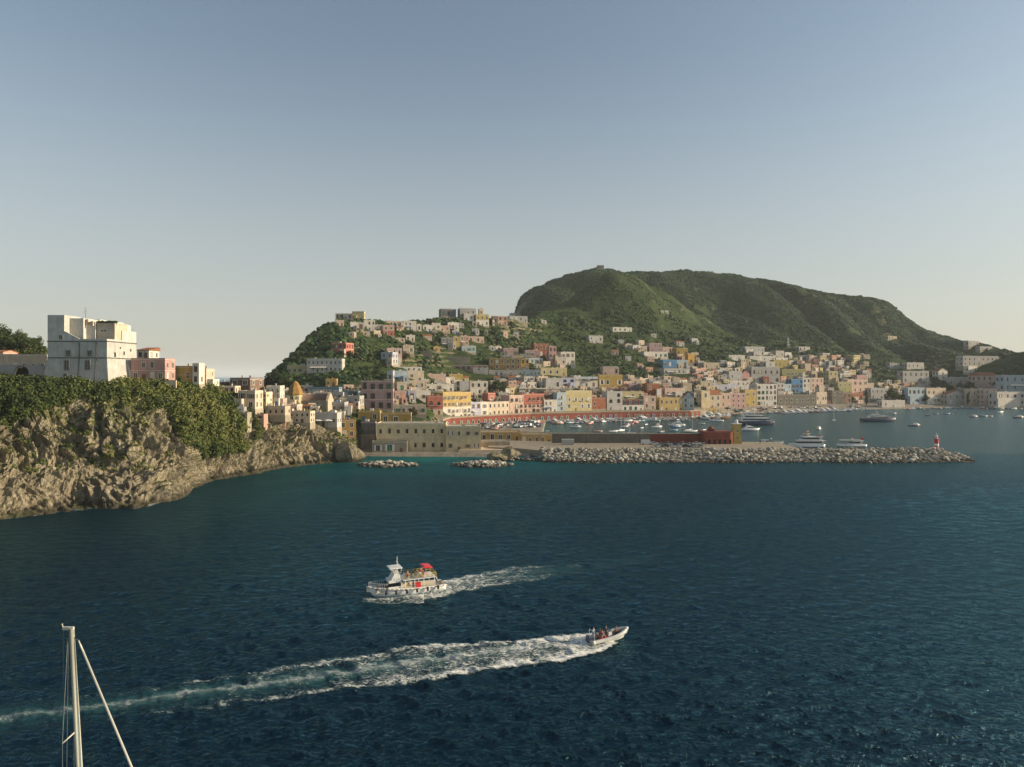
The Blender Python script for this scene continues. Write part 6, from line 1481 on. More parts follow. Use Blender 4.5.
# -- shrubs of the headland: leafy clumps
VV = HVf.reshape(hr, hc, 3); Vs, Ts = [], []
HN = np.cross(np.gradient(VV, axis=1), np.gradient(VV, axis=0)); HN /= np.linalg.norm(HN, axis=-1, keepdims=True) + 1e-9
cand = []
for _ in range(30000):
    j = rng.integers(2, hc - 2); i = rng.integers(cw[2], cw[9] + 5); px = hpx[j]; x, y, z = VV[i, j]
    nz_ = abs(HN[i, j, 2])
    edge = noise.noise(Vector((x * .05, y * .05, 4.4))) * .7 + noise.noise(Vector((x * .16, z * .16, 1.4))) * .5
    if cw[5] <= i < cw[6] - 4 and rng.random() < np.interp(px, [40, 80, 150, 178], [0, .85, .8, 0]) * (1 - (i - cw[5]) / (cw[6] - cw[5])) + .15 - edge * .3 and px < 180: continue
    if i < cw[5]:
        drop = np.interp(px, [-60, 20, 70, 150, 176, 195, 245, 262, 300, 356], [.78, .9, 1.2, 1.2, .80, .22, .16, .7, 1.05, 1.15])
        lvl = (i - cw[2]) / (cw[5] - cw[2])
        if lvl + edge * .32 < drop and not (nz_ > .72 and rng.random() < .06 and lvl > .2): continue
    elif px > 262 and i < cw[7] and edge < -.05: continue
    cand.append((x, y, z, i, px))
cand = np.array(cand); b = blocked(cand[:, :3], 12, .85); cand = cand[~b]
cand = cand[:8500]
for (x, y, z, i, px) in cand:
    top = i > cw[5]; s_ = rng.choice([rng.uniform(.4, .9), rng.uniform(.7, 1.5), rng.uniform(1.2, 2.1)]) * (1.25 if top and i < cw[8] else .85); t = .25 + .5 * rng.random() + (.24 if px > 110 else -.04)
    if i > cw[8]: t -= .15; s_ *= 1.8 if px < 60 else 1
    q, tt = leaf_quads(np.array([x, y, z + s_ * .35]), np.array([s_, s_, s_ * .8]), int(26 + 18 * s_), .34 * (.8 + .25 * s_), t); Vs.append(q); Ts.append(tt)
tag(link('headland_shrubs', leaf_mesh('headland_shrubs', Vs, Ts, G_CLIFF)), 'dense green shrubs on the headland above the rock face', None, None, 'stuff')
# -- macchia on the hills
W3 = V.reshape(nr, nc, 3); cwm = np.cumsum([0] + nseg)
def scatter(n, r0, r1, p0, p1, keep=None):
    i = rng.integers(r0, r1, n); j = rng.integers(int((p0 - 240) / 1.6), int((p1 - 240) / 1.6) - 1, n); f = rng.random((n, 1)); g = rng.random((n, 1))
    P_ = W3[i, j] * (1 - f) + W3[np.minimum(i + 1, nr - 1), j] * f; P_ = P_ + (W3[i, j + 1] - W3[i, j]) * g
    k = P_[:, 2] > 8.5
    if keep is not None: k &= keep(P_)
    return P_[k]
def nfield(P_, s_, o=0): return np.array([noise.noise(Vector((p[0] * s_, p[1] * s_, o))) for p in P_])
P1 = scatter(26000, cwm[3], cwm[8] + 6, 244, 1060); P1 = P1[~blocked(P1, 45)]
PL = scatter(5200, cwm[4], cwm[8] + 8, 244, 352); PL = PL[(PL[:, 1] > 470)]; PL = PL[~blocked(PL, 20)]
nf1 = nfield(P1, .035, 2) + .5 * nfield(P1, .12, 5); P1 = P1[nf1 > -.24]; nf1 = nf1[nf1 > -.24]; P1 = np.concatenate([P1, PL]); nf1 = np.concatenate([nf1, np.full(len(PL), .1)])
pxx = CX + F * P1[:, 0] / P1[:, 1]; wood = ((pxx < 345) & (P1[:, 1] > 480)); wood2 = np.interp(nf1, [-.1, .5], [0, 1])
sz = rng.uniform(.8, 1.7, len(P1)) * (1 + wood * .8) * (1 + wood2 * .6) * np.interp(P1[:, 1], [400, 800, 1100], [.85, 1.15, 1.5])
stuff_blobs('hillside_shrubs', 'shrubs and low trees covering the town hill and valley', P1, sz, G_HILL)
P2 = scatter(64000, cwm[8], cwm[12] + 10, 505, 1060); nf2 = nfield(P2, .02, 9) + .4 * nfield(P2, .07, 3); P2 = P2[(nf2 > -.35)]
P2 = P2[~blocked(P2, 60)]; back = P2[:, 1] > 1138; P3 = P2[~back]; P2 = P2[back]; P3 = P3[nfield(P3, .03, 6) > -.08]
stuff_blobs('valley_shrubs', 'lighter shrubs on the terraces of the middle hill', P3, rng.uniform(.9, 2.0, len(P3)), G_FRONT, .62)
stuff_blobs('mountain_shrubs', 'macchia covering the middle hill and the mountain', P2, rng.uniform(1.1, 2.7, len(P2)) * np.interp(P2[:, 1], [950, 1400], [.85, 1.2]), G_MOUNT, .62)
# -- trees
BARK = simple('bark', (.10, .075, .05), .9, 0, .1, .4)
TM = {}
TL = {k: leaf_mat('tree_leaves_' + k, c, .15) for k, c in dict(
    pine=[(.010, .022, .010), (.018, .036, .014), (.034, .055, .020), (.06, .08, .03)], broad=[(.016, .032, .012), (.032, .055, .018), (.06, .085, .026), (.11, .12, .04)],
    olive=[(.035, .045, .025), (.06, .07, .035), (.09, .10, .05), (.14, .14, .07)], brown=[(.03, .025, .012), (.055, .045, .02), (.08, .06, .03), (.12, .09, .04)]).items()}
def tree_tpl(kind, var):
    k = (kind, var)
    if k in TM: return TM[k]
    rd = random.Random(hash(k[0]) % 97 + var * 13 if 0 else sum(map(ord, kind)) + var * 13); tr = MB(); Vs, Ts = [], []
    def limb(a, b, r0, r1): tr.tube(a, b, r0, r1, 6, caps=False)
    if kind == 'umbrella':
        limb((0, 0, -1), (.15, .1, 4.5), .28, .2)
        for q in range(9):
            an = q * 2.4; r = .7 + 2.1 * (q % 3) / 2; e = (r * math.cos(an), r * math.sin(an), 5.6 + rd.uniform(-.2, .6)); limb((.15, .1, 4.4), e, .14, .05)
            v_, t_ = leaf_quads(np.array(e) + [0, 0, .3], np.array([1.35, 1.35, .62]), 120, .28, rd.uniform(.2, .6)); Vs.append(v_); Ts.append(t_)
        mat = TL['pine']
    elif kind == 'cypress':
        limb((0, 0, -1), (0, 0, 6), .2, .06)
        for q in range(12):
            z = .8 + q * .62; r = .95 * math.sin(math.pi * min(1, (q + 2.2) / 14.5)) + .1; v_, t_ = leaf_quads(np.array([rd.uniform(-.15, .15), rd.uniform(-.15, .15), z]), np.array([r, r, .65]), 60, .24, rd.uniform(.1, .5)); Vs.append(v_); Ts.append(t_)
        mat = TL['pine']
    elif kind == 'pine':
        limb((0, 0, -1), (.2, 0, 7.5), .3, .07)
        for q in range(16):
            z = 2.2 + q * .38; an = q * 2.4; r = (8.6 - z) * .36 * rd.uniform(.6, 1.1); e = (r * math.cos(an), r * math.sin(an), z + .2); limb((.05, 0, z - .3), e, .08, .03)
            v_, t_ = leaf_quads(np.array(e), np.array([1.15, 1.15, .6]), 70, .27, rd.uniform(.1, .6)); Vs.append(v_); Ts.append(t_)
        mat = TL['pine']
    else:
        limb((0, 0, -1), (.1, .1, 2.4), .3, .2)
        for q in range(14):
            an = q * 2.4 + rd.uniform(-.3, .3); r = 2.1 * math.sqrt((q + .6) / 14.5) * rd.uniform(.75, 1.1); z = 1.9 + 3.7 * (1 - (r / 2.7) ** 2) * rd.uniform(.25, 1); e = (r * math.cos(an), r * math.sin(an), z); limb((.1, .1, 2.2), e, .11, .03)
            v_, t_ = leaf_quads(np.array(e), np.array([1.1, 1.1, .95]) * rd.uniform(.75, 1.3), 85, .26, rd.uniform(.1, .75)); Vs.append(v_); Ts.append(t_)
        mat = TL['brown' if kind == 'brownround' else 'olive' if kind == 'olive' else 'broad']
    TM[k] = (tr.mesh('trunk', BARK), leaf_mesh('crown', Vs, Ts, mat), dict(umbrella=6.6, cypress=8.2, pine=8.8).get(kind, 6.6))
    return TM[k]
TN = dict(umbrella='umbrella_pine', cypress='cypress_tree', pine='pine_tree', broad='broadleaf_tree', olive='olive_tree', brownround='round_tree')
tcount = 0
def tree(kind, px, pb, hpx_, label, group=None, Y=None, wide=1.0):
    global tcount; tcount += 1
    if Y is None:
        hh = hit(px, pb)
        if hh is None: return
        Y = hh.y; z = hh.z
    else: z = ground(xx(px, Y), Y)
    tr, cr, h0 = tree_tpl(kind, tcount % 3); s_ = hpx_ * Y / F / h0
    o = thing(TN[kind], label, 'tree', (xx(px, Y), Y, z - .1), random.uniform(0, 6.28), group); o.scale = (s_ * wide, s_ * wide, s_)
    link('trunk', tr, o); link('crown', cr, o); return o
for a in (('pine', 268, 389, 17, 'dark pine at the foot of the town hill, seen against the sky'), ('pine', 275, 389, 21, 'tallest dark pine at the left foot of the town hill'), ('pine', 262.5, 391, 9, 'small dark pine left of the two taller ones'), ('broad', 283, 387, 15, 'dark broad tree behind the tiled dome'),
          ('umbrella', 282.5, 366, 10, 'lone umbrella pine standing out on the left flank of the town hill'), ('broad', 292, 390, 10, 'dark tree right of the tiled dome'), ('pine', 301, 388, 10, 'dark pine above the long blue grey building'),
          ('brownround', 404.5, 363.5, 14, 'large round brown green tree beside the pink hillside house'), ('brownround', 412.5, 419, 13, 'round dark tree rising beside the ochre building'), ('umbrella', 357.5, 314, 6, 'small umbrella pine on the hill top behind the yellow villa'),
          ('pine', 406, 319, 9, 'dark pine on the crest of the town hill'), ('olive', 411.5, 319, 7, 'pale green tree right of the dark crest pine'), ('broad', 433, 317, 5, 'low dark tree on the crest left of the grey ruin'), ('broad', 488, 318, 10, 'dark tree beside the golden yellow crest house'), ('broad', 375, 318, 6, 'bushy tree on the crest right of the yellow villa'),
          ('olive', 379, 443, 10, 'yellow green tree at the edge of the small cove'), ('broad', 370.5, 445, 8, 'dark green tree left of the yellow green one at the cove'),
          ('umbrella', 727, 413.5, 6, 'flat dark tree on the quay by the barge'), ('cypress', 866.5, 405, 15, 'dark cypress beside the brown storehouse'), ('cypress', 967.8, 404.8, 12, 'slim dark cypress between the pointed gable house and the cream house'),
          ('broad', 892, 403.5, 17, 'large green tree at the left end of the bay trees'), ('broad', 900, 403, 13, 'green tree behind the white pavilion'), ('broad', 936, 392, 16, 'large green tree left of the white chapel'), ('broad', 943, 394, 15, 'large green tree in front of the white chapel'), ('broad', 949, 394, 13, 'green tree right of the white chapel'),
          ('broad', 960, 391, 9, 'dark tree above the pointed gable house'), ('broad', 969, 391, 11, 'dark tree left of the dark red roofed house'), ('broad', 915, 404, 8, 'small tree before the pale blue grey house'), ('broad', 926, 404, 10, 'tree between the pale blue grey house and the cream house at the beach'), ('broad', 841, 402, 9, 'tree at the quay before the storehouses'), ('broad', 852, 402, 8, 'small tree right of the storehouses'),
          ('broad', 496, 395, 17, 'big dark tree right of the white house with arched windows'), ('broad', 502, 394, 14, 'dark tree right of the big dark town tree'), ('broad', 489.5, 392, 12, 'dark tree behind the small pink tower'), ('cypress', 531, 385, 8, 'dark cypress below the pale blue long house'), ('cypress', 535.5, 385, 8.5, 'second dark cypress from the left below the pale blue long house'),
          ('broad', 663, 392, 6, 'round shrubby tree above the rust brown house'), ('broad', 693, 391, 7, 'dark tree behind the white blue gabled house')): tree(*a)
for k, (px, hh_) in enumerate(((-12, 16), (-4, 14), (3, 17), (9, 13), (15, 11), (21, 13), (27, 12), (33, 9), (38, 10), (43, 9))):
    for q in range(2): tree('broad', px + q * 3.1, 0, hh_ * (1.15 - .3 * q), 'dark leafy tree in the wood behind the long cream building', 'trees behind the long cream building', Y=318 + ((k + q) % 3) * 6, wide=1.0)
rd = random.Random(9)
for k in range(46):
    px = rd.uniform(268, 345); py = rd.uniform(328, 382); hh = hit(px, py)
    if hh is None or hh.y < 470 or hh.y > 700 or hh.z < 12 or blocked(np.array([[hh.x, hh.y, hh.z]]), 16)[0]: continue
    tree(rd.choice(['pine', 'broad', 'umbrella', 'pine']), px, py, rd.uniform(6, 10), 'dark tree in the wood on the left flank of the town hill', 'trees on the left flank of the town hill')
grp = {0: ('dark tree on the slope of the town hill', 'trees on the town hill'), 1: ('tree among the houses of the far valley', 'trees in the far valley'), 2: ('tree on the slope behind the beach', 'trees behind the beach')}
for k in range(190):
    r_ = rd.choices([0, 1, 2], [6, 3, 3])[0]
    px, py = ((rd.uniform(300, 600), rd.uniform(322, 382)), (rd.uniform(600, 870), rd.uniform(345, 396)), (rd.uniform(870, 1022), rd.uniform(355, 398)))[r_]
    hh = hit(px, py)
    if hh is None or hh.z < 9 or blocked(np.array([[hh.x, hh.y, hh.z]]), 16)[0]: continue
    tree(rd.choice(['broad', 'broad', 'pine', 'olive']), px, py, (rd.uniform(4.5, 7.5) if r_ == 0 else rd.uniform(4, 6.5)) * 560 / max(hh.y, 560) * 1.1, grp[r_][0], grp[r_][1])
# ================================================================== FOREGROUND BOATS, PEOPLE, WAKES
SKIN = simple('skin', (.42, .24, .16), .6, 0, .3, .1, 8)
def skin_mesh(name, verts, edges, mat, root=0, sub=1):
    me = bpy.data.meshes.new(name + '_s'); me.from_pydata([v[:3] for v in verts], edges, []); o = bpy.data.objects.new('tmp', me); col.objects.link(o)
    m = o.modifiers.new('s', 'SKIN'); m.use_smooth_shade = True
    for i, v in enumerate(me.skin_vertices[0].data): v.radius = (verts[i][3], verts[i][3] * (verts[i][4] if len(verts[i]) > 4 else 1)); v.use_root = (i == root)
    s_ = o.modifiers.new('u', 'SUBSURF'); s_.levels = sub; s_.render_levels = sub
    dg = bpy.context.evaluated_depsgraph_get(); r = bpy.data.meshes.new_from_object(o.evaluated_get(dg)); bpy.data.objects.remove(o); bpy.data.meshes.remove(me)
    r.name = name; r.materials.clear(); r.materials.append(mat); return r
def person_meshes(pose):
    # z=0 at the feet (standing) or at the seat (sitting); faces +x
    if pose == 'stand':
        V_ = [(0, 0, .95, .13, 1.2), (0, 0, 1.15, .12, 1.3), (0, 0, 1.38, .13, 1.4), (0, 0, 1.52, .055), (.01, 0, 1.62, .09), (.01, 0, 1.73, .085),
              (0, .19, 1.40, .055), (.03, .25, 1.12, .042), (.15, .24, .92, .035), (.20, .24, .86, .04), (0, -.19, 1.40, .055), (.02, -.26, 1.12, .042), (.08, -.27, .88, .033), (.10, -.27, .80, .04),
              (0, .10, .86, .085), (.02, .11, .48, .058), (0, .11, .09, .04), (.15, .12, .03, .035), (0, -.10, .86, .085), (.0, -.11, .48, .058), (-.02, -.11, .09, .04), (.13, -.12, .03, .035)]
        hz_ = 1.70
    else:
        V_ = [(0, 0, .10, .14, 1.2), (0, 0, .30, .12, 1.3), (.02, 0, .53, .13, 1.4), (.03, 0, .67, .055), (.05, 0, .77, .09), (.05, 0, .88, .085),
              (.02, .19, .55, .055), (.08, .25, .28, .042), (.28, .22, .18, .035), (.33, .21, .17, .04), (.02, -.19, .55, .055), (.08, -.25, .28, .042), (.28, -.20, .18, .035), (.33, -.19, .17, .04),
              (.05, .10, .09, .088), (.44, .13, .10, .06), (.48, .13, -.30, .04), (.60, .14, -.38, .035), (.05, -.10, .09, .088), (.44, -.13, .10, .06), (.48, -.13, -.30, .04), (.60, -.14, -.38, .035)]
        hz_ = .85
    E_ = [(0, 1), (1, 2), (2, 3), (3, 4), (4, 5), (2, 6), (6, 7), (7, 8), (8, 9), (2, 10), (10, 11), (11, 12), (12, 13), (0, 14), (14, 15), (15, 16), (16, 17), (0, 18), (18, 19), (19, 20), (20, 21)]
    def part(idx, grow, name):
        vs = [(*V_[i][:3], V_[i][3] * grow + .012, *(V_[i][4:])) for i in idx]; mp = {i: k for k, i in enumerate(idx)}; return skin_mesh(name, vs, [(mp[a], mp[b]) for a, b in E_ if a in mp and b in mp], PT('white'))
    hd = Vector(V_[5][:3]); hm = MB(); vs = [(p[0] * .105 + hd.x - .018, p[1] * .098 + hd.y, p[2] * .10 + hd.z + .03) for p in BLOB[2][0] if p[2] > -.25 and True]
    keep = [i for i, p in enumerate(BLOB[2][0]) if p[2] > -.45 and p[0] < .62]; mp = {i: k for k, i in enumerate(keep)}
    hm.add([(BLOB[2][0][i][0] * .108 + hd.x - .012, BLOB[2][0][i][1] * .102, BLOB[2][0][i][2] * .11 + hd.z + .02) for i in keep], [tuple(mp[j] for j in f) for f in BLOB[2][1] if all(j in mp for j in f)], 0, True)
    fc = MB(); fx = hd.x + .085; fz = hd.z - .02
    fc.add([(fx, -.012, fz - .01), (fx, .012, fz - .01), (fx + .028, 0, fz - .012), (fx, 0, fz + .03)], [(0, 2, 1), (1, 2, 3), (2, 0, 3)])
    ey = MB()
    for sy in (-.032, .032): ey.box(fx - .012, fx + .004, sy - .01, sy + .01, fz + .025, fz + .04)
    ey.box(fx - .012, fx + .004, -.02, .02, fz - .045, fz - .037)
    return dict(body=skin_mesh('body', V_, E_, SKIN), shirt=part([0, 1, 2, 6, 7, 10, 11], 1.12, 'shirt'), shorts=part([0, 14, 15, 18, 19], 1.10, 'shorts'), hair=hm.mesh('hair', simple('hair', (.03, .02, .015), .8)), nose=fc.mesh('nose', SKIN), eyes=ey.mesh('eyes_and_mouth', DARK))
PM = {p: person_meshes(p) for p in ('stand', 'sit')}
def person(pose, loc, rz, shirt, shorts, label, parentless=True):
    m = PM[pose]; o = link('person', m['body'], None, loc, rz); tag(o, label, 'person')
    for k, c in (('shirt', shirt), ('shorts', shorts)):
        q = link(k, m[k], o); q.material_slots[0].link = 'OBJECT'; q.material_slots[0].material = PT(c)
    link('hair', m['hair'], o); link('nose', m['nose'], o); link('eyes_and_mouth', m['eyes'], o); return o
# ---- excursion boat (bow to the left)
hd_ = R(203.7); bc = Vector((-18.6, 119.8, 0))
eb = thing('excursion_boat', 'white excursion boat with passengers, yellow upper deck rails and a red awning, heading left', 'boat', bc, hd_)
L = 13.8; eb.scale = (1, 1, .88)
hull(L, 4.0, 1.25, 22, 'open', bowrise=.75, draft=.6, stern=.8, floor=.75, full=2.0, rake=.12).obj('hull', [PT('white'), paint('pale_blue', (.45, .58, .66)), PT('cream')], eb)
def lx_(t): return L / 2 - t * L          # t: 0 bow .. 1 stern
m = MB(); m.tube((lx_(0.02), 0, 2.25), (lx_(.3), 0, 2.0), .03)
rub = MB()
for sy in (-1, 1):
    pr = None
    for i in range(19):
        t = i / 18; b = 2.1 * (.8 + .2 * min(1, t / .35)) * (1 - max(0, (t - .42) / .58) ** 2.0); q = (-L / 2 + L * t, sy * (b + .03), 1.25 * (1 + .75 * t * t) - .12)
        if pr: rub.tube(pr, q, .07, n=6)
        pr = q
rub.obj('rubbing_strake', PT('cream'), eb)
m = MB(); m.box(lx_(.43), lx_(.25), -1.35, 1.35, .8, 3.1, top=(.12, .1)); wh = m.obj('wheelhouse', PT('white'), eb)
m = MB(); m.box(lx_(.42) + .1, lx_(.255) + .05, -1.41, 1.41, 2.0, 2.65, top=(.05, .03)); m.obj('wheelhouse_windows', glass(), wh)
m = MB(); m.add([(lx_(.41), -1.1, 3.12), (lx_(.29), -1.1, 3.12), (lx_(.29), 1.1, 3.12), (lx_(.41), 1.1, 3.12), (lx_(.40), -1.0, 4.4), (lx_(.335), -1.0, 4.4), (lx_(.335), 1.0, 4.4), (lx_(.40), 1.0, 4.4)], [(0, 1, 5, 4), (1, 2, 6, 5), (2, 3, 7, 6), (3, 0, 4, 7), (4, 5, 6, 7)]); m.obj('bridge_screen', PT('white'), wh)
m = MB(); m.box(lx_(.44), lx_(.27), -1.3, 1.3, 5.35, 5.47, top=(.1, .1)); 
for sy in (-1, 1): m.tube((lx_(.41), sy * 1.1, 4.3), (lx_(.42), sy * 1.2, 5.4), .05); m.tube((lx_(.33), sy * 1.0, 4.3), (lx_(.30), sy * 1.2, 5.4), .05)
m.obj('bridge_canopy', PT('white'), eb)
m = MB(); m.box(lx_(.86), lx_(.431), -1.75, 1.75, 2.98, 3.12); m.obj('upper_deck', PT('white'), eb)
m = MB()
for t in (.46, .58, .70, .84):
    for sy in (-1, 1): m.tube((lx_(t), sy * 1.65, .9), (lx_(t), sy * 1.65, 3.0), .06)
m.obj('deck_post', PT('white'), eb)
m = MB()
for z in (3.55, 3.95):
    for sy in (-1, 1): m.tube((lx_(.86), sy * 1.72, z), (lx_(.44), sy * 1.72, z), .03, n=6)
    m.tube((lx_(.86), -1.72, z), (lx_(.86), 1.72, z), .05, n=6)
for k in range(8):
    t = .44 + .06 * k
    for sy in (-1, 1): m.tube((lx_(t), sy * 1.72, 3.1), (lx_(t), sy * 1.72, 3.95), .04, n=6)
m.obj('upper_railing', PT('yellow'), eb)
m = MB()
for t0 in (.50, .60, .70): m.box(lx_(t0) - .25, lx_(t0) + .2, -1.3, 1.3, 3.13, 3.5)
m.obj('bench', PT('white'), eb)
m = MB(); m.tube((lx_(.385), 0, 3.1), (lx_(.385), 0, 7.4), .09, .05); m.box(lx_(.385) - .05, lx_(.385) + .05, -.7, .7, 6.2, 6.3); m.obj('mast', PT('white'), eb)
m = MB(); m.tube((lx_(.385), 0, 7.1), (lx_(.02), 0, 2.3), .02, n=4); m.tube((lx_(.385), 0, 6.9), (lx_(.84), 0, 5.7), .02, n=4); m.obj('stay', IRON, eb)
m = MB(); m.add([(lx_(.83), -1.4, 4.75), (lx_(.70), -1.4, 4.95), (lx_(.70), 1.4, 4.95), (lx_(.83), 1.4, 4.75), (lx_(.82), -1.2, 4.95), (lx_(.72), -1.1, 5.2), (lx_(.72), 1.1, 5.2), (lx_(.82), 1.2, 4.95)], [(0, 3, 2, 1), (0, 1, 5, 4), (1, 2, 6, 5), (2, 3, 7, 6), (3, 0, 4, 7), (4, 5, 6, 7)]); m.obj('red_awning', paint('bright_red', (.60, .03, .04)), eb)
m = MB()
for sy in (-1, 1): m.tube((lx_(.70), sy * 1.45, 3.1), (lx_(.70), sy * 1.45, 4.95), .04); m.tube((lx_(.82), sy * 1.45, 3.1), (lx_(.82), sy * 1.45, 4.65), .04)
m.obj('awning_post', IRON, eb)
m = MB(); m.box(lx_(.66), lx_(.60), 1.2, 1.72, .8, 2.3); m.obj('red_locker', MATS['paint_bright_red'], eb)
fd = MB(); fd.tube((0, 0, -.35), (0, 0, .35), .2, n=10); fm = fd.mesh('fender', simple('fender_rubber', (.02, .02, .025), .7))
for t in (.22, .34, .47, .60, .74, .88):
    for sy in (-1, 1):
        tt = 1 - t; b = 2.1 * (.8 + .2 * min(1, tt / .35)) * (1 - max(0, (tt - .42) / .58) ** 2.0); link('fender', fm, eb, (lx_(t), sy * (b + .22), 1.0))
m = MB()
for k in range(9):
    t = .03 + .025 * k
    for sy in (-1, 1):
        tt = 1 - t; b = 2.1 * (1 - max(0, (tt - .42) / .58) ** 2.0) * .95; zs = 1.25 * (1 + .75 * tt * tt); m.tube((lx_(t), sy * b, zs), (lx_(t), sy * b, zs + .75), .03, n=5)
        tt2 = 1 - t - .025; b2 = 2.1 * (1 - max(0, (tt2 - .42) / .58) ** 2.0) * .95; m.tube((lx_(t), sy * b, zs + .75), (lx_(t + .025), sy * b2, 1.25 * (1 + .75 * tt2 * tt2) + .75), .03, n=5)
m.obj('bow_rail', PT('white'), eb)
m = MB(); m.box(lx_(.24), lx_(.10), -1.0, 1.0, .8, 1.35, top=(.1, .1)); m.obj('fore_bench', PT('cream'), eb)
def on_boat(bc, hd, x, y, z): return (bc.x + x * math.cos(hd) - y * math.sin(hd), bc.y + x * math.sin(hd) + y * math.cos(hd), z)
ppl = [('sit', .12, .5, 1.36, 1.2, 'navy', 'navy', 'passenger in dark clothes sitting furthest forward in the bow of the excursion boat'), ('sit', .15, -.4, 1.36, .3, 'navy', 'grey', 'second passenger from the bow sitting on the fore bench'),
       ('sit', .18, .55, 1.36, 1.7, 'blue', 'navy', 'passenger in blue sitting in the middle of the fore bench'), ('sit', .21, -.2, 1.36, 2.2, 'grey', 'navy', 'passenger in grey sitting nearest the wheelhouse window'), ('stand', .235, 1.2, .80, 1.4, 'navy', 'navy', 'person in dark clothes standing before the wheelhouse'),
       ('stand', .36, -.3, 3.13, 0, 'white', 'navy', 'helmsman in white standing under the small bridge canopy'), ('sit', .50, .9, 3.52, 1.3, 'orange', 'navy', 'passenger in orange sitting first behind the mast on the upper deck'), ('sit', .52, .1, 3.52, .2, 'white', 'blue', 'passenger in white sitting in the first upper deck row'),
       ('sit', .60, 1.0, 3.52, 1.6, 'yellow', 'grey', 'passenger in yellow on the middle bench of the upper deck'), ('sit', .61, -.5, 3.52, .1, 'teal', 'navy', 'passenger in teal on the middle bench of the upper deck'), ('sit', .70, .9, 3.52, 1.3, 'red', 'navy', 'passenger in red sitting under the red awning'),
       ('stand', .66, 1.45, 3.13, 1.5, 'red', 'white', 'person in a red top standing at the upper rail'), ('stand', .57, 1.55, .80, 1.5, 'red', 'navy', 'crew member in red standing on the side deck'), ('stand', .90, .2, .80, 3.0, 'white', 'blue', 'person in white standing at the stern of the excursion boat')]
for pose, t, y, z, rz, sh_, so_, lb in ppl: person(pose, on_boat(bc, hd_, lx_(t), y, z * .88), hd_ + rz, sh_, so_, lb)
# ---- inflatable boat (bow to the right)
hr_ = R(21); rc_ = Vector((13.9, 98.1, .12)); L2 = 6.4
rb = thing('inflatable_boat', 'grey white inflatable speedboat with people aboard racing right', 'boat', rc_, hr_); rb.rotation_euler = (0, R(-4.5), hr_)
hull(L2 * .96, 1.7, .55, 14, 'open', bowrise=.7, draft=.3, stern=.95, floor=.2, full=2.6).obj('hull', [PT('white'), PT('white'), PT('grey')], rb)
m = MB(); pts = []
for sy in (-1, 1):
    pr = None
    for i in range(15):
        t = i / 14; b = 1.02 * (1 - max(0, (t - .5) / .5) ** 2.4); q = (-L2 / 2 + L2 * t, sy * b, .55 + .55 * t ** 3); r = .27 if t < .9 else .27 - (t - .9) * 1.2
        if pr: m.tube(pr[0], q, pr[1], r, n=12, caps=i in (1, 14))
        pr = (q, r)
m.obj('tube', simple('rib_tube', (.62, .60, .55), .5), rb)
m = MB(); m.box(-.2, .5, -.35, .35, .25, 1.25, top=(.12, .05)); m.obj('console', PT('white'), rb); m = MB(); m.add([(.35, -.36, 1.25), (.35, .36, 1.25), (.12, .3, 1.62), (.12, -.3, 1.62)], [(0, 1, 2, 3)]); m.obj('windscreen', glass(), rb)
m = MB(); m.box(-1.5, -1.0, -.55, .55, .25, .72); m.box(-.75, -.42, -.45, .45, .25, .8); m.obj('seat', PT('red'), rb)
m = MB(); m.box(1.0, 1.9, -.5, .5, .3, .62, top=(.1, .1)); m.obj('bow_cushion', PT('navy'), rb)
m = MB(); m.box(-3.55, -3.1, -.26, .26, .55, 1.35, top=(.1, .06)); m.box(-3.4, -3.2, -.07, .07, -.5, .55); m.obj('outboard_motor', PT('navy'), rb)
m = MB()
for sy in (-.8, .8): m.tube((-2.7, sy, .7), (-2.6, sy * .9, 1.9), .035)
m.tube((-2.6, -.72, 1.9), (-2.6, .72, 1.9), .04); m.obj('roll_bar', PT('white'), rb)
for pose, x, y, z, rz, sh_, so_, lb in (('stand', -.45, 0, .35, 0, 'navy', 'navy', 'driver in dark clothes standing at the console of the inflatable boat'), ('sit', -1.25, .3, .84, 0, 'red', 'navy', 'passenger in red sitting behind the driver of the inflatable'), ('sit', -1.3, -.3, .84, 0, 'red', 'grey', 'second passenger in red nearest the camera in the inflatable'),
                                       ('sit', -2.1, .75, .95, -.8, 'white', 'blue', 'passenger in white sitting on the rear tube of the inflatable'), ('sit', 1.3, .1, .85, 3.1, 'orange', 'navy', 'passenger in orange sitting on the bow cushion of the inflatable')):
    person(pose, on_boat(rc_, hr_, x, y, z + .12), hr_ + rz, sh_, so_, lb)
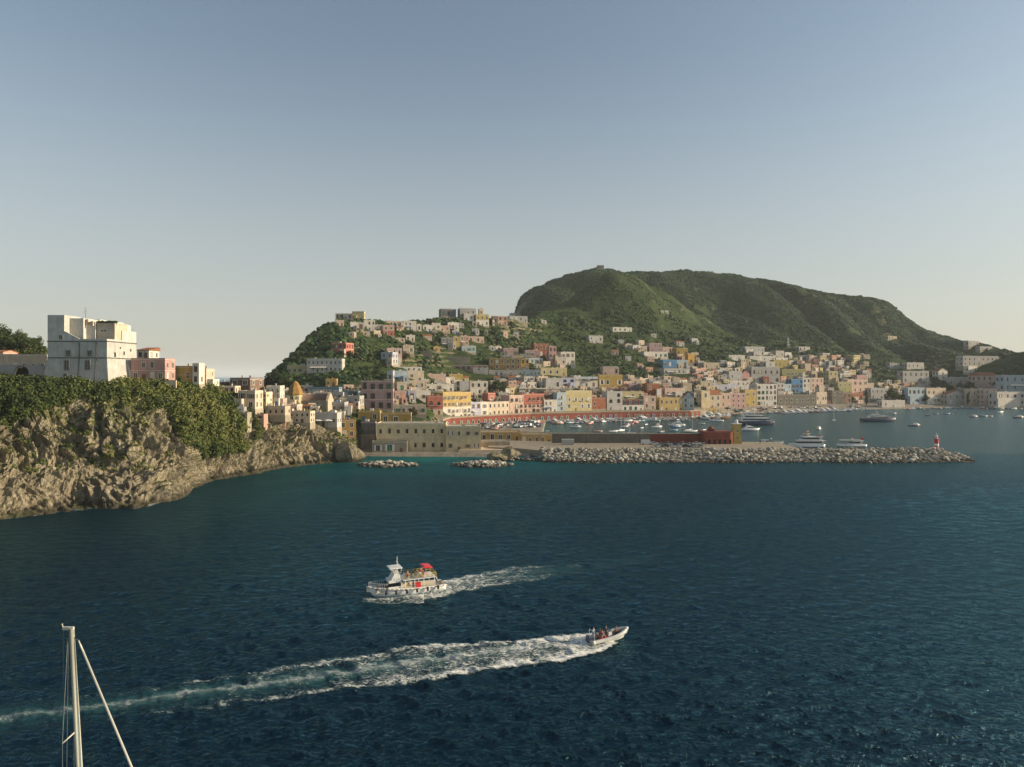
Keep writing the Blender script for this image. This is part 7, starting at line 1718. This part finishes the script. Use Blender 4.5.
# ---- wakes
def ride(Vv):
    A = np.array(Vv, float); x, y = A[:, 0], A[:, 1]; sp = np.maximum(y * y / (H * F) * .58, y / F * 1.05); z_, dx, dy = waves(x, y, sp); z_, _, _ = waves(x - dx, y - dy, sp); A[:, 2] += z_; return A
def foam_mat(nm, teal=(.03, .16, .17)):
    s = NT(nm); mp_ = s.n('Mapping'); s.t.links.new(s.pos(), mp_.inputs[0]); mp_.inputs['Rotation'].default_value = (0, 0, R(-18)); mp_.inputs['Scale'].default_value = (.55, 1.25, 1); v = mp_.outputs[0]; a = s.n('Attribute'); a.attribute_name = 'foam'; b = s.n('Attribute'); b.attribute_name = 'churn'
    st = s.n('Attribute'); st.attribute_name = 'streak'
    n1 = s.noise(2.4, 9, .78, v, 1.0); n2 = s.noise(.5, 5, .65, v, .5)
    vo = s.n('TexVoronoi'); vo.feature = 'DISTANCE_TO_EDGE'; vo.inputs['Scale'].default_value = 2.2; wv = s.n('VectorMath'); wv.operation = 'MULTIPLY_ADD'
    nz_ = s.n('TexNoise'); nz_.inputs['Scale'].default_value = 1.6; nz_.inputs['Detail'].default_value = 5; s.t.links.new(v, nz_.inputs['Vector']); s.t.links.new(nz_.outputs['Color'], wv.inputs[0]); wv.inputs[1].default_value = (1.3, 1.3, 0); s.t.links.new(v, wv.inputs[2]); s.t.links.new(wv.outputs[0], vo.inputs['Vector'])
    lace = s.maprange(vo.outputs['Distance'], .0, .16, .26, -.06)
    k = s.math('ADD', s.math('ADD', s.math('MULTIPLY', s.maprange(n1, .3, .7), .75), s.math('MULTIPLY', s.maprange(n2, .3, .7), .40)), lace)
    k = s.math('ADD', k, s.math('SUBTRACT', a.outputs['Fac'], 1.0))
    fm_ = s.maprange(k, .0, .55, 0, 1, False)
    ch = s.math('MULTIPLY', b.outputs['Fac'], s.maprange(n2, .3, .6, .5, 1.0))
    sk = s.math('MULTIPLY', st.outputs['Fac'], s.maprange(n1, .3, .62, .72, 1.0))
    c = s.mix(s.math('MAXIMUM', fm_, s.math('MULTIPLY', sk, .45)), teal, (.80, .79, .74))
    s.fin(c, s.maprange(fm_, 0, 1, .25, .85), s.bump(n1, .3, .8), .3)
    s.t.links.new(s.math('MAXIMUM', s.math('MAXIMUM', fm_, ch), sk), s.b.inputs['Alpha']); return s.m
FOAM = foam_mat('wake_foam')
def wake(name, label, rows, fo, chn, nx=420, nv=44, z=.07, stk=lambda px, v: 0):
    a = np.array(sorted(rows), float); pxs_ = np.linspace(a[0, 0], a[-1, 0], nx); U, C_, Lw = (np.interp(pxs_, a[:, 0], a[:, i]) for i in (1, 2, 3))
    Vv, fA, cA, kA = [], [], [], []
    for i, px in enumerate(pxs_):
        for j in range(nv + 1):
            v = -1 + 2 * j / nv; py = C_[i] + v * ((C_[i] - U[i]) if v < 0 else (Lw[i] - C_[i])) * 1.12; Yq = sea_y(py); x = xx(px, Yq)
            f_ = fo(px, v); Vv.append((x, Yq, z + max(0, f_) * .22 * (noise.noise(Vector((x * .9, Yq * .9, 0))) + .4) * (1 - abs(v) ** 6))); fA.append(f_); cA.append(chn(px, v)); kA.append(float(stk(px, v)))
    me = np_mesh(name, ride(Vv), grid_faces(nx, nv + 1), FOAM, True)
    for nm, A in (('foam', fA), ('churn', cA), ('streak', kA)): at = me.attributes.new(nm, 'FLOAT', 'POINT'); at.data.foreach_set('value', np.array(A, np.float32))
    return tag(link(name, me), label, None, None, 'stuff')
g_ = lambda v, c, s_: math.exp(-((v - c) / s_) ** 2)
def f1(px, v):
    k = np.interp(px, [-90, 0, 120, 220, 330, 400, 480, 560, 612, 618], [.56, .60, .62, .64, .68, .72, .80, .95, 1.12, .6])
    e = np.interp(px, [-90, 100, 300, 420, 560], [.10, .20, .38, .44, .36]); base = np.interp(px, [-90, 150, 300, 430, 590], [-.26, -.20, -.10, .0, .06])
    r = k + base - .28 + e * g_(v, -.82, .2) + (e + .04) * g_(v, .82, .16) + np.interp(px, [-90, 50, 350, 560], [.30, .30, .16, .0]) * g_(v, 0, .16) + .06 * math.sin(px * .11 + v * 3)
    q = xx(px, sea_y(650)); e2 = noise.noise(Vector((px * .045, v * .7, 2))) * .5 + noise.noise(Vector((px * .16, v, 5))) * .35; return float(r + e2 * .25 - max(0, (abs(v) - .72 + e2 * .35) / .28) * .75)
def c1(px, v): return float(np.interp(px, [-90, 100, 350, 560, 600], [.30, .45, .60, .55, 0]) * g_(v, .0, .34) + .16 * max(0, 1 - abs(v)))
wake('speedboat_wake', 'long foaming wake of the inflatable boat reaching to the left edge', [(618, 637, 639, 644), (612, 633.5, 638, 647), (589, 633, 641, 654), (565, 636, 644, 661), (536, 638, 646, 664), (506, 641, 649, 666), (477, 643, 654, 673), (433, 644, 660, 680), (404, 647, 664, 684), (360, 656, 670, 689), (300, 664, 679, 697), (250, 671, 686, 704), (190, 680, 692, 712), (100, 694, 706, 722), (0, 700, 717.5, 738), (-90, 710, 728, 752)], f1, c1, stk=lambda px, v: np.interp(px, [-90, 0, 200, 400, 560, 590], [.50, .60, .75, .85, .6, 0]) * g_(v, .02, np.interp(px, [0, 400, 580], [.13, .10, .07])))
def f2(px, v):
    k = np.interp(px, [425, 436, 450, 500, 535, 560, 600, 660], [.85, 1.05, .95, .80, .62, .42, .36, .25]); e2 = noise.noise(Vector((px * .08, v * .7, 8))) * .5 + noise.noise(Vector((px * .25, v, 5))) * .35; return float(k - .30 + .14 * g_(v, .7, .2) + .12 * g_(v, -.6, .3) + e2 * .2 - max(0, (abs(v) - .68 + e2 * .3) / .32) * .7)
wake('excursion_boat_wake', 'short foaming wake behind the stern of the excursion boat', [(424, 588, 592, 602), (432, 583, 589, 601), (442, 580, 586, 598), (460, 577, 583, 592), (490, 571, 579, 588), (515, 566, 574, 585), (535, 565, 572, 583), (560, 565, 570, 577), (600, 561, 566, 571), (660, 553, 557, 561)], f2, lambda px, v: float(np.interp(px, [425, 450, 560, 660], [.3, .4, .25, .08]) * (1 - abs(v) ** 3)), 240, 30)
wake('bow_foam', 'thin foam along the hull of the excursion boat', [(362, 599, 600.5, 603), (375, 598, 600, 604), (400, 595, 598, 603), (424, 591, 595, 602)], lambda px, v: float(np.interp(px, [362, 370, 400, 424], [.55, .72, .62, .9]) - abs(v) * .3), lambda px, v: .15, 80, 10)
# foam at the foot of the cliff
Vv, fA = [], []; P_ = [(p, Y) for p, Y in sh if -90 <= p <= 350]; pq = np.arange(-90, 350, .8); Yq = np.interp(pq, [p for p, _ in P_], [Y for _, Y in P_])
for i, px in enumerate(pq):
    ww = 1.2 + 1.6 * max(0, noise.noise(Vector((px * .05, 3, 0))) + .2) * (1 if px < 200 else .5)
    for j in range(9): v = j / 8; y = Yq[i] + 2.5 - v * (3.2 + ww); Vv.append((xx(px, y), y, .08)); fA.append((.75 if px < 200 else .5) - v * .6 + .5 * noise.noise(Vector((px * .07, 9, 0))))
me = np_mesh('shore_foam', ride(Vv), grid_faces(len(pq), 9), FOAM, True)
for nm, A in (('foam', fA), ('churn', [0] * len(fA))): at = me.attributes.new(nm, 'FLOAT', 'POINT'); at.data.foreach_set('value', np.array(A, np.float32))
tag(link('shore_foam', me), 'thin broken foam where the sea meets the cliff', None, None, 'stuff')
# ---- sailing yacht in the corner: only the top of its mast is in the picture
sy_ = thing('sailing_yacht', 'tall pale mast with a furled foresail in the lower left corner', 'sailing yacht', (-14.5, 30, 0))
ALU = simple('mast_paint', (.62, .58, .47), .35, .1, .5, .1, .6)
h_ = hull(21, 5.4, 1.6, 22, 'flush', full=2.0); h_.obj('hull', [PT('white'), PT('navy'), PT('wood')], sy_)
m = MB(); m.box(-4.5, 2.5, -1.5, 1.5, 1.7, 2.4, top=(.6, .25)); m.obj('coachroof', PT('white'), sy_)
O = Vector((-14.5, 30, 0)); top = Vector((xx(71.5, 30), 30, zz(627.5, 30))) - O; bot = Vector((xx(79.3, 30), 30, zz(767, 30))) - O; d_ = (bot - top) / (top.z - bot.z); base = top + d_ * (top.z - 1.7)
at_z = lambda z: top + d_ * (top.z - z)
m = MB(); q = (base - top).to_track_quat('Z', 'Y'); n = 14; vs = []
for p, (ra, rb_) in ((top, (.095, .13)), (top + (base - top) * .2, (.115, .155)), (base, (.14, .19))):
    for k in range(n): t = 2 * math.pi * k / n; vs.append(p + Vector((ra * math.cos(t), rb_ * math.sin(t), 0)))
m.add(vs, [(j * n + k, j * n + (k + 1) % n, j * n + n + (k + 1) % n, j * n + n + k) for j in range(2) for k in range(n)] + [tuple(range(n))], 0, True); mast = m.obj('mast', ALU, sy_)
m = MB(); m.box(top.x - .38, top.x + .1, -.05, .05, top.z - .10, top.z + .03); m.tube((top.x - .36, 0, top.z - .02), (top.x - .42, 0, top.z + .16), .018); m.tube((top.x - .46, 0, top.z + .12), (top.x - .38, 0, top.z + .16), .02); m.obj('masthead_crane', ALU, mast)
f0 = Vector((xx(78.5, 30), 30, zz(640.5, 30))) - O; f1_ = Vector((xx(131.5, 30), 30, zz(767, 30))) - O; fd_ = (f1_ - f0) / (f0.z - f1_.z); fb_ = f0 + fd_ * (f0.z - 2.4)
m = MB(); m.tube(f0, f0 + fd_ * .5, .03, .045, n=8); m.tube(f0 + fd_ * .5, fb_, .045, .075, n=10); m.obj('furled_foresail', ALU, sy_)
m = MB(); m.tube(at_z(f0.z + .18), f0, .02, n=6); m.obj('halyard_swivel', IRON, sy_)
sp = at_z(zz(730, 30)); tip = Vector((xx(62.3, 29.3), 29.3, zz(743.5, 29.3))) - O
m = MB(); m.tube(sp, tip, .035, .025, n=8); m.obj('spreader', ALU, sy_)
m = MB(); a_ = at_z(zz(724, 30)) + Vector((-.05, .1, 0)); m.tube(a_, a_ + Vector((-.13, .2, .38)), .045, .05, n=8); m.obj('mast_lamp', ALU, sy_)
m = MB()
for p, q2 in ((top + Vector((-.35, 0, -.05)), Vector((xx(62.5, 30), 30, zz(780, 30))) - O), (top + Vector((-.1, -.1, -.4)), tip), (tip, Vector((tip.x + .1, tip.y + .1, 2))), (top + Vector((-.2, .1, -.3)), Vector((xx(66.5, 30.5), 30.5, zz(790, 30.5))) - O), (at_z(25), Vector((xx(74, 30.3), 30.3, zz(800, 30.3))) - O)):
    m.tube(p, q2, .011, n=5)
m.obj('shroud', simple('steel_wire', (.25, .25, .25), .4, .6), sy_)
m = MB(); bb = base + Vector((0, 0, 1.6)); m.tube(bb, bb + Vector((-6.5, 0, .1)), .14); m.obj('boom', ALU, sy_); m = MB(); m.tube(bb + Vector((-.3, 0, .28)), bb + Vector((-6.2, 0, .34)), .22, .14); m.obj('furled_mainsail', PT('navy'), sy_)
# ---- small things: parasols of the restaurant, road posts, poles
Yp = hit(324, 426).y - 1.0
for px, lb in ((318.5, 'left white parasol on the restaurant terrace above the cove'), (328.5, 'right white parasol on the restaurant terrace above the cove')):
    z0 = zz(427, Yp); zt_ = zz(418.8, Yp); o = thing('parasol', lb, 'parasol', (xx(px, Yp), Yp - 1.5, z0)); hh_ = zt_ - z0; MB().tube((0, 0, -1.5), (0, 0, hh_), .05).obj('pole', IRON, o)
    MB().lathe([(2.3, hh_ - .75), (2.25, hh_ - .6), (1.2, hh_ - .22), (.001, hh_)], 8, smooth=False).obj('canopy', TRIM['white'], o)
for k, px in enumerate((39.5, 47.5, 56, 64, 72.5, 80.5, 89)):
    Yq = 239; z0 = ground(xx(px, Yq), Yq); o = thing('gate_post', 'white roadside post on the headland before the fortress', 'post', (xx(px, Yq), Yq, z0), 0, 'white posts before the fortress'); hh_ = 1.5 + (k % 3 == 1) * .9
    MB().box(-.22, .22, -.22, .22, -1, hh_).obj('shaft', plaster('white'), o); MB().box(-.3, .3, -.3, .3, hh_, hh_ + .2).obj('cap', plaster('white'), o)
def wall_(px0, px1, pt, pb, Yq, c, label):
    a, b = xx(px0, Yq), xx(px1, Yq); z0 = zz(pb, Yq); o = thing('garden_wall', label, 'wall', ((a + b) / 2, Yq, z0)); w2 = (b - a) / 2; hh_ = zz(pt, Yq) - z0
    MB().box(-w2, w2, 0, .5, -4, hh_).obj('wall', plaster(c), o); MB().box(-w2 - .05, w2 + .05, -.08, .58, hh_, hh_ + .12).obj('coping', plaster('stone'), o)
wall_(88, 108, 382.2, 386.5, 243, 'cream', 'low cream wall at the right foot of the fortress')
wall_(165, 176, 380.5, 386, 258, 'cream', 'pale garden wall between the pink house and the yellow house')
for a in ((415, 432, 351, 356, 'low cream terrace wall among shrubs on the hill'), (431, 470, 356.5, 359.5, 'long dry stone wall across the middle of the hill'), (553, 575, 389.5, 393, 'stone terrace wall under the lavender house'), (640, 672, 393, 396, 'stone garden wall above the yellow stair house'), (508, 546, 389, 394, 'grey garden wall under the dark cypresses')):
    hq = hit((a[0] + a[1]) / 2, a[3]); wall_(a[0], a[1], a[2], a[3], hq.y, 'stone', a[4])
for px, pt, pb, lb in ((357.8, 377, 396, 'thin grey pole above the blue roofed hut'), (298.5, 352, 366, 'thin pole on the dark flank of the town hill'), (386.5, 395, 411, 'white obelisk like pole beside the mauve palace')):
    hq = hit(px, pb); o = thing('utility_pole', lb, 'pole', tuple(hq)); w_ = .35 if px > 380 else .12; MB().tube((0, 0, -1), (0, 0, (pb - pt) * hq.y / F), w_, w_ * .4, n=8).obj('shaft', TRIM['white'] if px > 380 else IRON, o); MB().box(-.5, .5, -.05, .05, (pb - pt) * hq.y / F - .5, (pb - pt) * hq.y / F - .4).obj('crossbar', IRON, o)
HAZE = 0.00006
# ------------------------------------------------------------------ haze: one closed box of even air
hb = MB().box(-46500, 46500, -46500, 46500, -20, 330)
hm = bpy.data.materials.new('haze_air'); hm.use_nodes = True; t = hm.node_tree; t.nodes.clear()
pv = t.nodes.new('ShaderNodeVolumePrincipled'); pv.inputs['Color'].default_value = (.93, .95, .97, 1)
pv.inputs['Density'].default_value = HAZE; pv.inputs['Anisotropy'].default_value = .0
oo = t.nodes.new('ShaderNodeOutputMaterial'); t.links.new(pv.outputs[0], oo.inputs['Volume'])
tag(hb.obj('haze', hm), 'thin warm evening haze over the bay', None, None, 'stuff')
